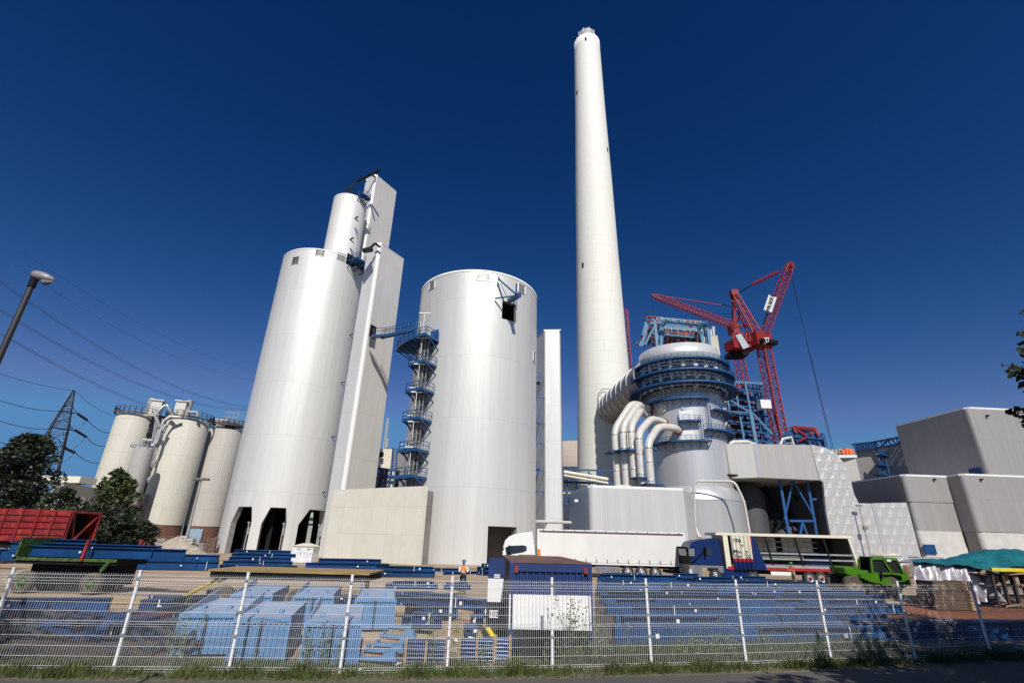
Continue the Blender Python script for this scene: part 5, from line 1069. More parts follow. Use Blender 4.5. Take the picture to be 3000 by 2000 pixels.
m = MB(); m.bb(txl-.6, txr+.05, -.03, 2.53, ztr-.22, ztr); m.build('roof', CREAM, bt_)
m = MB(); m.bb(txl, txl+.42, -.01, .02, 1.15, ztr-.22); m.bb(txl, txl+.1, 0, 2.5, 1.2, ztr-.2); m.build('front_post', CREAM, bt_)
m = MB(); m.slab([V((txr-.35, -.02, ztr-.2)), V((txr-.2, -.02, ztr-.2)), V((txr+.25, -.02, 1.25)), V((txr+.02, -.02, 1.25))], (0, .12, 0)); m.build('rear_post', CREAM, bt_)
m = MB(); m.bb(txr-.3, txr-.1, .1, 2.5, 1.3, ztr-.2); m.build('rear_door', mat('dark_door_inside', (.05, .045, .04), .7), bt_)
m = MB(); m.bb(txl+.1, txr, -.02, 2.5, zd-.28, zd-.05); m.build('side_rail', mat('trailer_red_paint', (.36, .015, .02), .4), bt_)
m = MB(); m.bb(txl+2.8, txr, -.04, 2.5, zd-.05, zd+.14); m.build('deck_edge', GALV, bt_)
m = MB(); m.bb(txl, txr, 2.45, 2.5, zd, ztr-.2); m.build('far_curtain', DARK, bt_)
m = MB()
for i in range(17):
    for j in range(3):
        x = txl+3.0+i*.56
        if i % 6 == 5 or x > txr-2.7: continue
        m.bb(x, x+.52, 2.38, 2.44, 2.55+j*.42, 2.55+j*.42+.36)
m.build('inner_panel', mat('cream_tarp_inside', (.50, .47, .38), .8), bt_)
m = MB(); m.bb(txl+3.1, txr-3.2, 2.36, 2.43, 1.95, 2.2); m.build('inner_board', CREAM, bt_)
m = MB(); m.bb(txr-3.1, txr-.9, 2.36, 2.43, 1.5, 2.2); m.build('inner_board', CABB, bt_)
m = MB()
for z in (2.42, 1.98): m.bb(txl+2.6, txr-.1, .02, .07, z-.06, z+.06)
for z in (2.5, 2.95, 3.4): m.bb(txl+2.6, txr-1.8, 2.3, 2.36, z-.05, z+.02)
m.build('side_lath', GALV, bt_)
m = MB()
for f in (.35, .58, .80): m.slab([V((txl+(txr-txl)*f, 0, zd)), V((txl+(txr-txl)*f-.3, 0, ztr-.2)), V((txl+(txr-txl)*f-.15, 0, ztr-.2)), V((txl+(txr-txl)*f+.18, 0, zd))], (0, .08, 0))
m.build('stanchion', BLACK, bt_)
# gathered curtain, folds modelled
def folds(x0_, x1_, z0_, z1_, k, amp, y_=-.02):
    mb = MB(); n = 60; vs = []
    for i in range(n+1):
        x = x0_+(x1_-x0_)*i/n; y = y_-amp*abs(sin(k*pi*i/n))**.7
        vs += [(x, y, z0_), (x, y, z1_)]
    return mb.add(vs, [(2*i, 2*i+2, 2*i+3, 2*i+1) for i in range(n)], True)
cx0 = txl+.62; cx1 = Bq(2200, 1600)[0]; folds(cx0, cx1, 1.95, ztr-.2, 5, .26).build('gathered_curtain', CREAM, bt_)
folds(cx0, cx1, 1.72, 1.95, 5, .26).build('curtain_stripe', mat('trailer_red_paint', (.36, .015, .02), .4), bt_)
folds(cx0, cx1, 1.1, 1.72, 5, .26).build('curtain_hem', CABB, bt_)
m = MB(); xe = Bq(2247, 1667)[0]; m.slab([V((cx1-.02, -.1, ztr-.25)), V((cx1+.3, -.1, ztr-.25)), V((xe, -.1, 1.1)), V((cx1-.02, -.1, 1.1))], (0, .03, 0)); m.build('pulled_curtain', CABB, bt_)
m = MB(); m.slab([V((cx1-.08, -.13, ztr-.25)), V((cx1+.1, -.13, ztr-.25)), V((cx1-.0, -.13, 2.6)), V((cx1-.2, -.13, 2.6))], (0, .02, 0)); m.build('curtain_stripe', mat('trailer_red_paint', (.36, .015, .02), .4), bt_)
for body, px, py, sz in (('nte', 2155, 1580, .5), ('rt', 2169, 1597, .34), ('Moc', 2157, 1614, .42), ('o', 2183, 1614, .4), ('fon', 2159, 1628, .42), ('-22', 2187, 1629, .4)):
    a = Bq(px, py); text('lettering', body, sz, CABB, bt_, frameM((a[0], -.30, a[1]), (1, 0, 0), (0, 0, 1)), .006)
m = MB(); m.bb(Bq(2259, 1680)[0], Bq(2322, 1680)[0], .0, .1, .72, 1.0); m.build('side_box', WHITE, bt_)
m = MB(); m.bb(xb, txr-.5, .6, 1.9, .75, 1.08); m.build('chassis', BLACK, bt_)
wheel(bt_, (Bq(2099, 1683)[0], .15, .53), .53, .34, CHROME); wheel(bt_, (Bq(2207, 1684)[0], .15, .53), .53, .34, GREYP)
for px in (2372, 2406, 2440): wheel(bt_, (Bq(px, 1687)[0], .15, .53), .53, .38, CHROME, WAGON)
# ---- green telehandler
YT = 37.0
def T(px, py): p = at(px, py, YT); return p.x, p.z
th = E('telehandler', (0.7, YT, 0), 'lime green telescopic handler parked behind the fence beside the open lorry', 'telehandler')
side_extrude('body', th, GREEN, [T(*q) for q in ((2452, 1662), (2470, 1659), (2490, 1668), (2560, 1672), (2618, 1680), (2628, 1674), (2640, 1676), (2652, 1713), (2630, 1722), (2580, 1712), (2520, 1712), (2495, 1722), (2484, 1690), (2458, 1680))], .3, 2.1)
side_extrude('engine_hood', th, GREEN, [T(*q) for q in ((2489, 1690), (2492, 1680), (2515, 1676), (2545, 1680), (2582, 1700), (2583, 1716), (2515, 1702))], -.15, .35)
cabp = [T(*q) for q in ((2526, 1678), (2522, 1640), (2526, 1635), (2556, 1635), (2598, 1638), (2620, 1683), (2585, 1678))]
m = MB()
for a, b_ in zip(cabp, cabp[1:]+cabp[:1]):
    for y in (.0, 1.3): m.beam((a[0], y, a[1]), (b_[0], y, b_[1]), .12)
m.beam((T(2556, 1635)[0], 0, T(2556, 1635)[1]), (T(2583, 1678)[0], 0, T(2583, 1678)[1]), .12)
m.slab([V((cabp[2][0], -.05, cabp[2][1]+.06)), V((cabp[4][0], -.05, cabp[4][1]+.06)), V((cabp[4][0], 1.35, cabp[4][1]+.06)), V((cabp[2][0], 1.35, cabp[2][1]+.06))], (0, 0, .08)); m.build('cab_frame', GREEN, th)
m = MB(); m.slab([V((a[0], .06, a[1])) for a in cabp], (0, .04, 0)); m.slab([V((a[0], 1.2, a[1])) for a in cabp], (0, .04, 0)); m.build('cab_window', mat('tinted_cab_glass', (.02, .025, .025), .08), th)
m = MB(); a, b_ = T(2452, 1668), T(2600, 1690); m.beam((a[0], 1.5, a[1]), (b_[0], 1.5, b_[1]+.3), .4, .45); m.build('boom', GREEN, th)
m = MB(); a = T(2545, 1685); m.box((a[0], -.3, a[1]+.1), (.12, .1, .5)); m.build('mirror', BLACK, th)
m = MB(); a = T(2572, 1640); m.box((a[0], -.05, a[1]), (.3, .12, .14)); m.build('work_lamp', LAMP, th)
for px in (2478, 2590): wheel(th, (T(px, 1725)[0], .25, .62), .62, .45, mat('dusty_rim', (.2, .15, .11), .8), None, DUST)
for px in (2478, 2590): wheel(th, (T(px, 1725)[0], 2.2, .62), .62, .45, mat('dusty_rim', (.2, .15, .11), .8), None, DUST)
# bit of a green machine with beacon behind the container
gmch = E('small_loader', at(1560, 1650, 26), 'top of a lime green machine with orange beacon showing over the container', 'machine')
m = MB(); p = at(1522, 1626, 26); q = at(1588, 1628, 26); m.bb(p.x, q.x, 26, 28, p.z-.75, p.z); m.build('cab_roof', GREEN, gmch, world=True)
m = MB(); m.bb(p.x+.1, p.x+.5, 25.97, 26.0, p.z-.3, p.z-.05); m.bb(p.x+.1, q.x-.1, 26.1, 27.9, 0.3, p.z-.75); m.build('cab_window', GLASS, gmch, world=True)
m = MB(); c = at(1579, 1618, 26.5); m.tube([(c.x, c.y, p.z), (c.x, c.y, p.z+.3)], .07, 8); m.build('beacon', mat('orange_plastic', (.85, .22, .02), .3), gmch, world=True)

# ---- container with open door
fl = G(1491, 1908); YC = 15.35; a0 = at(1491, 1800, YC); a1 = at(1741, 1800, YC); ztc = at(1610, 1650, YC).z
bl_ = at(1471, 1630, YC+6.0); ang = math.atan2((a0.x-bl_.x), 6.0)
cn = E('shipping_container', (a0.x, YC, 0), 'blue container with rusty roof and white lower front facing the fence', 'container', rz=ang)
Wc = a1.x-a0.x; Lc = 6.06; zwb = at(1610, 1845, YC).z; zwt = at(1610, 1742, YC).z
def corr(x0_, x1_, z0_, z1_, dep, n, y_=0):
    mb = MB(); vs = []; k = 0; p = (x1_-x0_)/n; xs = []
    for i in range(n):
        x = x0_+p*i; xs += [(x, y_), (x+p*.32, y_), (x+p*.46, y_+dep), (x+p*.86, y_+dep)]
    xs.append((x1_, y_))
    for x, y in xs: vs += [(x, y, z0_), (x, y, z1_)]
    return mb.add(vs, [(2*i, 2*i+2, 2*i+3, 2*i+1) for i in range(len(xs)-1)])
CBL = mat('container_blue', (.010, .030, .125), .5, var=.15); 
m = corr(.12, Wc-.12, zwt-.001, ztc-.22, .04, 12, .03); m.bb(0, .13, 0, .12, .1, ztc); m.bb(Wc-.13, Wc, 0, .12, .1, ztc); m.bb(.12, Wc-.12, .0, .1, ztc-.22, ztc-.01); m.build('end_wall', CBL, cn)
corr(.0, Wc, zwb, zwt, .035, 22, -.02).build('white_sheeting', mat('white_sheet', (.74, .74, .73), .5, var=.04), cn)
m = corr(.12, Wc-.12, .12, zwb, .04, 12, .05); m.bb(0, Wc, 0.0, .1, .05, .2); m.build('lower_wall', mat('container_underside_black', (.010, .010, .014), .8, spec=.1), cn)
m = MB(); m.bb(0, .06, .12, Lc, .12, ztc); m.bb(Wc-.06, Wc, .12, Lc, .12, ztc); m.bb(.06, Wc-.06, Lc-.06, Lc, .12, ztc); m.build('side_wall', mat('container_side_shade', (.010, .014, .05), .6), cn)  # container blue darkened, the shade of the sides put into the colour
MB().bb(.0, Wc, .0, Lc, ztc, ztc+.03).build('roof', mat('rusty_roof', (.14, .065, .05), .8, var=.35, vs=1.3), cn)
m = MB()
for x in (.18, Wc-.18): m.box((x, -.01, ztc-.17), (.1, .03, .16))
m.build('corner_casting', REDD, cn)
YD = 17.6; d0 = at(1430, 1700, YD); d1 = at(1477, 1700, YD); zD = [at(1455, y, YD).z for y in (1634, 1693, 1762, 1800, 1860)]
dr = MB().bb(d0.x, d1.x, YD, YD+.06, zD[1], zD[0]).build('open_door', CBL, cn); dr.matrix_parent_inverse = (Matrix.Translation(cn.location) @ Matrix.Rotation(ang, 4, 'Z')).inverted()
def dpart(n, m_, mb): o = mb.build(n, m_, dr); return o
dpart('door_white_panel', WHITE, MB().bb(d0.x, d1.x, YD-.005, YD+.065, zD[2], zD[1]-.01)); dpart('door_lower', BLACK, MB().bb(d0.x-.02, d1.x+.05, YD, YD+.06, .15, zD[2]-.01))
dpart('number_plate', WHITE, MB().bb(d0.x+.08, d0.x+.36, YD-.03, YD-.01, at(1445, 1808, YD).z, at(1445, 1786, YD).z)); dpart('door_sign', WHITE, MB().bb(d1.x-.33, d1.x-.14, YD-.03, YD-.01, zD[1]+.02, zD[1]+.12))
c = at(1444, 1797, YD); text('numerals', '102', .2, BLACK, dr, frameM((d0.x+.22, YD-.035, c.z), (1, 0, 0), (0, 0, 1)), .003); text('lettering', 'A.944-027', .045, BLACK, dr, frameM((d1.x-.235, YD-.035, zD[1]+.07), (1, 0, 0), (0, 0, 1)), .002)

# ---- far left: red wagon body, green trailer, brown trailer
YR = 46.0
def R_(px, py): p = at(px, py, YR); return p.x, p.z
xa, zt_ = R_(-160, 1480)[0], R_(120, 1493)[1]; xm = R_(198, 1540)[0]; xb = xm; zbw = R_(140, 1589)[1]; WD = 3.3
wg = E('goods_wagon', (0, YR, 0), 'big weathered red steel wagon body with an open dark end bay', 'wagon')
MB().bb(xa, xm, .05, .15, zbw, zt_).build('side_wall', WAGON, wg); MB().bb(xa, xm, WD-.1, WD, zbw, zt_).build('side_wall', WAGON, wg); MB().bb(xa, xm, .15, WD-.1, zbw, zbw+.1).build('floor', BLACK, wg)
MB().bb(xm-1.2, xm-1.1, .15, WD-.1, zbw+.1, zt_-.1).build('end_bay_shade', BLACK, wg); MB().bb(xa, xm, .05, WD, zt_, zt_+.05).build('roof', WAGON, wg)  # black panel stands in for the shade inside the end bay
m = MB(); n = int((xm-xa)/1.45)
for i in range(n+1): x = xm-i*1.45; m.bb(x-.09, x+.09, -.06, .05, zbw, zt_)
m.build('rib', mat('wagon_rib_red', (.17, .007, .009), .6, var=.2), wg)
m = MB()
for j in range(5): z = zbw+(zt_-zbw)*(j+.1)/5; m.bb(xa, xm, -.02, .05, z, z+.05)
m.build('groove', BLACK, wg)
m = MB(); h_ = .18; m.bb(xm, xm+.12, 0, WD, zt_-h_, zt_); m.bb(xm, xm+.12, 0, WD, zbw, zbw+h_); m.bb(xm, xm+.12, WD-.18, WD, zbw+h_, zt_-h_); m.bb(xm, xm+.12, -.06, .12, zbw+h_, zt_-h_)
m.beam((xm+.05, 1.0, zbw+.2), (xm+.05, WD-.2, zt_-.2), .11); m.beam((xm-.2, .5, zt_-.2), (xm-.1, 1.1, zbw+.2), .12); m.build('end_frame', WAGON, wg)
m = MB(); m.bb(xa, xb, .3, 2.5, zbw-.5, zbw-.02); m.build('underframe', BLACK, wg)
for px in (-60, 20, 170): wheel(wg, (R_(px, 1600)[0], .2, .5), .5, .3, BLACK)
YG = 26.5
def Gq(px, py): p = at(px, py, YG); return p.x, p.z
gt = E('flatbed_trailer', (0, YG, 0), 'worn green flatbed trailer loaded with long blue beams', 'trailer')
xg0, xg1 = Gq(38, 1640)[0], Gq(338, 1650)[0]; zg0 = Gq(200, 1634)[1]
m = MB(); m.bb(xg0, xg1, 0, .08, zg0-.14, zg0); m.bb(xg0, xg0+.1, 0, 2.4, zg0-.1, zg0+.9); m.bb(xg0, xg1, 2.3, 2.4, zg0-.14, zg0); m.beam((xg1-.3, 0, zg0-.1), (xg1-.6, 0, zg0-.55), .14); m.build('frame', GREENO, gt)
MB().bb(xg0+.1, xg1, .08, 2.3, zg0-.3, zg0-.02).build('deck', BLACK, gt)
m = MB(); a = Gq(240, 1642); b_ = Gq(262, 1583); m.beam((a[0], -.03, a[1]), (b_[0], -.03, b_[1]), .13); m.build('stake', WAGON, gt)
m = MB(); a = Gq(310, 1605); b_ = Gq(319, 1580); m.beam((a[0], 2.4, zg0), (b_[0], 2.4, b_[1]), .13); m.build('stake', WAGON, gt)
for px in (72, 272): wheel(gt, (Gq(px, 1680)[0], .15, .48), .50, .42, GREENO, None, DUST)
MB().bb(xg0+.6, xg1-.4, .5, 2.2, .32, zg0-.3).build('underside_shade', BLACK, gt)  # black block stands in for the shadow under the deck
for px in (82, 282): wheel(gt, (Gq(px, 1680)[0], 1.3, .48), .50, .42, GREENO, None, DUST)
YL = 21.5
def Lq(px, py): p = at(px, py, YL); return p.x, p.z
ft = E('flatbed_trailer', (0, YL, 0), 'low flatbed trailer with bare yellowish timber deck and dusty tyres', 'trailer')
xl0, xl1 = Lq(610, 1665)[0], Lq(1082, 1680)[0]; zl = Lq(840, 1672)[1]
MB().bb(xl0, xl1, 0, 2.5, zl-.07, zl).build('deck', WOODY, ft)
m = MB(); m.bb(xl0+.1, xl1-.05, .05, 2.45, zl-.32, zl-.075); m.build('frame', BLACK, ft)
m = MB(); m.tube([(Lq(735, 1715)[0], .2, .55), (Lq(850, 1720)[0], .2, .55)], .27, 16); m.build('tank', mat('dusty_tank', (.22, .16, .12), .8, var=.2), ft)
for px in (652, 882, 955): wheel(ft, (Lq(px, 1725)[0], .1, .5), .52, .4, mat('dusty_rim', (.2, .15, .11), .8), None, DUST)
m = MB(); m.bb(xl1-.15, xl1-.08, .1, .5, zl-.75, zl-.3); m.build('mudflap', BLACK, ft)
m = MB(); a = Lq(500, 1695); m.beam((xl0+.2, 1.2, zl-.4), (a[0], 1.2, .5), .1); m.beam((xl0+.2, .5, zl-.4), (a[0], 1.2, .5), .1); m.build('drawbar', mat('yellow_worn', (.45, .33, .05), .7), ft)
# ---- dark car under the trees
YK = 55.0; k0 = at(268, 1605, YK); car = E('parked_car', (k0.x, YK, 0), 'dark car parked in shade under the trees left of the sand heap', 'car')
cl = 4.3; pf = [(0, .4), (0, .85), (.25, 1.0), (.9, 1.05), (1.35, 1.5), (3.0, 1.52), (3.9, 1.05), (4.3, .9), (4.3, .4)]
side_extrude('body', car, mat('dark_car_paint', (.012, .013, .03), .2, var=.02), pf, 0, 1.7)
m = MB(); m.slab([V((1.1, -.02, 1.08)), V((1.45, -.02, 1.42)), V((2.9, -.02, 1.44)), V((3.6, -.02, 1.08))], (0, .03, 0)); m.build('side_window', PALEG, car)
for x in (.75, 3.5): wheel(car, (x, .12, .32), .32, .2, CHROME)
m = MB(); m.box((-.02, .3, .8), (.06, .35, .14)); m.build('headlight', LAMP, car)
m = MB(); m.box((-.02, 1.4, .8), (.06, .35, .14)); m.build('headlight', LAMP, car)

# ================================================================ STEEL BEAMS
random.seed(21)
def ibeam_mb(L_, h, w_, stiff=True):
    m = MB(); m.bb(-L_/2, L_/2, -w_/2, w_/2, 0, .035); m.bb(-L_/2, L_/2, -w_/2, w_/2, h-.035, h); m.bb(-L_/2, L_/2, -.02, .02, .035, h-.035)
    if stiff:
        n = max(2, int(L_/1.6))
        for i in range(n+1):
            if random.random() < .55: x = -L_/2+.03+(L_-.06)*i/n; m.bb(x-.012, x+.012, -w_/2+.01, w_/2-.01, .036, h-.036)
    return m
def beam_thing(c, L_, h, w_, ang, label, group, z=0.0, m_=BLUE, tags=True, box=False):
    mb = MB().bb(-L_/2, L_/2, -w_/2, w_/2, 0, h) if box else ibeam_mb(L_, h, w_)
    if box:
        for i in range(int(L_/1.2)): x = -L_/2+.6+i*1.2; mb.bb(x-.02, x+.02, -w_/2-.04, w_/2+.04, -.0+.01, h+.04)
    o = mb.build('steel_girder', m_); o.location = (c[0], c[1], z); o.rotation_euler = (0, 0, ang); tag(o, label, 'girder', group)
    if tags:
        t = MB()
        x = random.uniform(-L_*.4, L_*.4); s_ = random.uniform(.04, .07); t.box((x, -w_/2-.012, h*.5), (s_*2, .01, s_*2))
        t.build('paper_tag', WHITE, o)
        if random.random() < .6:
            t = MB()
            x = random.uniform(-L_*.4, L_*.4); t.box((x, -w_/2-.02, h*.5), (.035, .012, h+.02))
            t.build('strap', WHITE, o)
    return o
POSW = ('left end', 'left of centre', 'centre', 'right of centre', 'right end')
# rows right of the container
ROWS = [(1706, 1750, 2260, 'sixth'), (1722, 1750, 2290, 'fifth'), (1742, 1750, 2440, 'fourth'), (1768, 1755, 2590, 'third'), (1802, 1770, 2640, 'second'), (1846, 1800, 2600, 'first'), (1893, 1795, 2560, 'nearest')]
for ri, (py, pl, pr, nm) in enumerate(ROWS):
    a, b_ = G(pl, py), G(pr, py+(6 if py < 1800 else -4)); n = 3 if ri < 4 else 2; cuts = [0]+sorted(random.uniform(.25, .75) for _ in range(n-1))+[1]
    for k in range(n):
        p, q = a.lerp(b_, cuts[k]), a.lerp(b_, cuts[k+1]); L_ = (q-p).length
        if L_ < 1.5: continue
        an_ = math.atan2(q.y-p.y, q.x-p.x)+random.uniform(-.012, .012); h = random.choice((.38, .45, .5)) if ri < 5 else random.choice((.42, .5)); place = ('left end', 'middle', 'right end')[k if n == 3 else k*2]
        c = (p+q)/2; grp = 'blue steel beams stored between fence and lorries'
        rown = 'nearest row to the fence' if nm == 'nearest' else nm+' row behind the nearest'
        beam_thing(c, L_*.985, h, .34, an_, 'long blue steel beam on the ground, %s of the %s' % (place, rown), grp, .06, box=random.random() < .25)
        if ri < 6 or k == 0:
            L2 = L_*random.uniform(.45, .92); c2 = c+V((random.uniform(-.3, .3)*(L_-L2), .12, 0)); beam_thing(c2, L2, random.choice((.2, .26, .32)), .3, an_+random.uniform(-.03, .03), 'shorter blue steel beam lying on top, %s of the %s' % (place, rown), grp, .065+h)
        if ri < 5: c3 = c+V((0, .55, 0)); beam_thing(c3, L_*random.uniform(.6, .95), h+.12, .3, an_+random.uniform(-.02, .02), 'blue steel beam tucked behind, %s of the %s' % (place, rown), grp, .06)
    # timber bearers
    for t in (.15, .5, .85):
        p = a.lerp(b_, t)+V((0, .2, .03)); o = MB().box((0, 0, 0), (.12, 1.2, .058)).build('timber_baulk', WOOD); o.location = p; tag(o, 'short timber bearer under the %s, %s' % ('nearest row of beams' if nm == 'nearest' else nm+' row of beams from the fence', {.15: 'left', .5: 'middle', .85: 'right'}[t]), 'timber', 'timber bearers under the beam rows')
def bpx(x1, y1, x2, y2, h, w_, label, z=0.02, m_=BLUE, grp='loose blue steel beams', **k):
    a, b_ = G(x1, y1, z), G(x2, y2, z); return beam_thing((a+b_)/2, (b_-a).length, h, w_, math.atan2(b_.y-a.y, b_.x-a.x), label, grp, z, m_, **k)
# big girder in the shade on the right
bpx(2480, 1868, 3080, 1872, .62, .4, 'huge blue plate girder in the shade at the lower right')
bpx(2490, 1838, 3080, 1830, .18, .5, 'flat blue girder lying behind the huge shaded plate girder', z=.3)
# stacks behind the trailers, left to middle
for (x1, x2, yb, hs, lab) in ((378, 640, 1668, (.62, .5), 'behind the green trailer'), (640, 872, 1667, (.32, .30, .30, .28, .26), 'below the three silo doorways'), (888, 1150, 1686, (.45, .42, .3), 'before the concrete block'), (1085, 1280, 1688, (.4, .32), 'at the foot of the middle silo'), (1395, 1435, 1683, (.3, .3, .25), 'left of the container')):
    z = .05; a, b_ = G(x1, yb), G(x2, yb+3); an_ = math.atan2(b_.y-a.y, b_.x-a.x); L_ = (b_-a).length; sh = 0
    for k, h in enumerate(hs):
        L2 = L_*(1-.13*k*random.random()-.03*k); sh += random.uniform(-.25, .25)
        for j in range(2):
            c = (a+b_)/2+V((sh, j*.5+.1*k, 0)); beam_thing(c, L2*(.98 if j == 0 else .9), h, .32, an_, ('front' if j == 0 else 'rear')+' blue beam, '+('bottom layer', 'second layer', 'third layer', 'fourth layer', 'top layer')[k]+' of the stack '+lab, 'stacked blue beams '+lab, z, tags=(j == 0))
        z += h+.015
bpx(1262, 1672, 1345, 1674, .3, .3, 'short blue beam on the sand between concrete block and worker'); bpx(1300, 1682, 1395, 1680, .22, .3, 'low blue beam on the sand just left of the worker in orange')
# load on the green trailer
beam_thing((at(250, 1630, YG+.6).x+1, YG+.6, 0), 8.2, .5, .3, -.035, 'long blue beam, front of the load on the green trailer', 'load of the green trailer', zg0+.02)
beam_thing((at(240, 1630, YG+1.3).x, YG+1.3, 0), 8.0, .62, .3, -.03, 'long blue beam, middle of the load on the green trailer', 'load of the green trailer', zg0+.02)
beam_thing((at(140, 1600, YG+1).x, YG+1.9, 0), 3.4, .8, .3, 0, 'short tall blue beam at the rear of the green trailer load', 'load of the green trailer', zg0+.02)
bpx(-60, 1640, 50, 1642, .8, .3, 'dark blue beam left of the green trailer', z=.6)
# middle heap left of the container
for i, (x1, y1, x2, y2, h, z) in enumerate(((1128, 1722, 1282, 1724, .3, .02), (1150, 1716, 1270, 1716, .28, .34), (1182, 1714, 1262, 1714, .25, .62), (1300, 1726, 1378, 1726, .3, .02), (1306, 1722, 1370, 1722, .3, .33), (1128, 1765, 1330, 1775, .5, .05), (1150, 1762, 1420, 1782, .3, .56), (1185, 1800, 1340, 1806, .42, .05), (1290, 1770, 1428, 1790, .45, .06), (1180, 1830, 1290, 1838, .3, .04), (1210, 1820, 1270, 1824, .3, .36), (880, 1762, 1120, 1768, .34, .05), (740, 1776, 880, 1775, .5, .05), (600, 1770, 700, 1772, .6, .05), (400, 1800, 500, 1796, .5, .05), (430, 1775, 520, 1775, .4, .05))):
    where = 'heap left of the container' if x1 > 1100 else 'row behind the light blue casings'
    names = ('lowest left beam at the back', 'second beam up at the back', 'topmost beam at the back', 'lower short beam beside the worker', 'upper short beam beside the worker', 'wide lower beam', 'long slanting upper beam', 'broad beam nearest the sand', 'right-hand thick beam', 'short front beam', 'short beam on top at the front', 'right-hand long beam', 'middle tall beam', 'left-of-middle tall beam', 'left-hand near beam', 'left-hand far beam')
    bpx(x1, y1, x2, y2, h, .34, 'blue steel, %s of the %s' % (names[i], where), z=z, grp='blue beams in the '+where)
# left edge
bpx(-80, 1795, 315, 1792, .5, .3, 'long blue girder at the far left with paper tags'); bpx(-60, 1830, 360, 1822, .3, .3, 'second long girder at the far left, nearer the fence')
o = MB().box((0, 0, 0), (3.2, .25, .16)).build('timber_baulk', WOODY); p = G(330, 1768); o.location = (p.x, p.y, .1); tag(o, 'yellow timber lying on the sand left of the light blue casings', 'timber')
SHADEB = mat('shaded_blue_paint', (.006, .022, .065), .5, var=.2)  # girder blue darkened, the shade at lower left put into the colour
random.seed(61)
for i in range(14):
    row = i//5; px = (330+i % 5*62, 420+i % 5*52, 460+i % 5*45)[row]; py = (1868, 1825, 1792)[row]; p = G(px, py); nmr = ('front', 'middle', 'back')[row]
    beam_thing(p, random.uniform(1.1, 1.9), random.uniform(.35, .62), .34, random.uniform(.6, 1.3), 'short dark girder left of the casings, %s in the %s row' % (('first from left', 'second from left', 'third from left', 'fourth from left', 'fifth from left')[i % 5], nmr), 'short dark girders left of the casings', .03, SHADEB)
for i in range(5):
    p = G(40+i*75, 1850-(i % 2)*16); beam_thing(p, random.uniform(1.6, 2.6), random.uniform(.35, .5), .34, random.uniform(-.2, .5), 'dark blue girder in the shaded heap at the lower left, %s from left' % ('first', 'second', 'third', 'fourth', 'fifth')[i], 'dark girders at the lower left', .03, SHADEB)
# ---- light blue casings
def casing():
    e = E('steel_casing', (0, 0, 0), '', 'steel casing', 'light blue steel casings behind the fence')
    W_, Hh, Ln = 1.28, .98, 2.7
    corr(-W_/2, W_/2, .05, Hh-.1, .035, 10, -.01).build('ribbed_front', LBLUE, e)
    m = MB(); m.bb(-W_/2-.05, -W_/2, -.04, .06, 0, Hh); m.bb(W_/2, W_/2+.05, -.04, .06, 0, Hh); m.bb(-W_/2, W_/2, -.04, .06, Hh-.1, Hh); m.build('front_frame', LBLUE, e)
    m = MB(); m.slab([V((-W_/2, .06, Hh-.02)), V((W_/2, .06, Hh-.02)), V((W_/2, Ln, Hh+.05)), V((-W_/2, Ln, Hh+.05))], (0, 0, .03)); m.slab([V((-W_/2, 0.0, Hh)), V((-W_/2, Ln, Hh+.07)), V((-W_/2, Ln, Hh+.35)), V((-W_/2, .5, Hh+.1))], (.03, 0, 0)); m.build('top_plate', mat('grey_blue_plate', (.24, .32, .46), .5, var=.12), e)
    m = MB(); m.bb(-W_/2, -W_/2+.03, .05, Ln, .05, Hh); m.bb(W_/2-.03, W_/2, .05, Ln, .05, Hh); m.bb(-W_/2, W_/2, Ln-.03, Ln, .05, Hh+.04); m.build('side_plate', LBLUE, e)
    m = MB(); m.box((-.0, -.05, Hh*.5), (.05, .02, Hh*.86)); m.build('gap', BLACK, e)
    m = MB()
    for x in (-.35, .3): m.box((x, .7, Hh+.06), (.12, .2, .06))
    m.build('lug', LBLUE, e); return e
ce = casing(); first = True
CP = [(582, 1925, .20, 'leftmost light blue casing, with a leafy weed before it'), (745, 1944, .22, 'second light blue casing from the left, split by a dark gap'), (960, 1957, .24, 'third light blue casing from the left, widest in view'), (720, 1835, .18, 'light blue casing in the second row, at its left'), (905, 1838, .2, 'light blue casing in the second row, at its middle'), (1090, 1850, .22, 'light blue casing in the second row, rightmost')]
for px, py, rz, lb in CP:
    p = G(px, py); o = ce if first else copy_tree(ce, p, rz); first = False
    if p.y < POSTS[5].y+.35: p.y = max(p.y, FLINE(p.x)+.35)
    o.location = (p.x, p.y, .02); o.rotation_euler = (0, 0, rz); o['label'] = lb; o['group'] = 'light blue steel casings behind the fence'
for i, (px, py) in enumerate(((1165, 1878), (1150, 1905), (1125, 1922), (1185, 1850), (1100, 1948))):
    p = G(px, py); m = MB(); m.bb(-.55, .55, -.12, .12, 0, .06); m.bb(.2, .5, -.12, .12, .061, .2); m.bb(-.5, -.42, -.12, .12, .061, .14); o = m.build('steel_bracket', LBLUE); o.location = (p.x, max(p.y, FLINE(p.x)+.3), .12); o.rotation_euler = (0, 0, -.08)
    tag(o, ('third bracket from the front', 'second bracket from the front', 'bracket just behind the nearest one', 'farthest bracket')[min(i, 3)] + ', light blue steel beside the casings' if i < 4 else 'nearest light blue steel bracket, lying by the fence', 'steel bracket', 'light blue brackets on the sand')
    t = MB().box((0, 0, 0), (1.1, .1, .1)).build('timber_baulk', WOOD); t.location = (p.x, max(p.y, FLINE(p.x)+.3)+.03, .055); tag(t, 'timber under the light blue bracket number %s from the fence' % ('four', 'three', 'two', 'five', 'one')[i], 'timber', 'timbers under the light blue brackets')
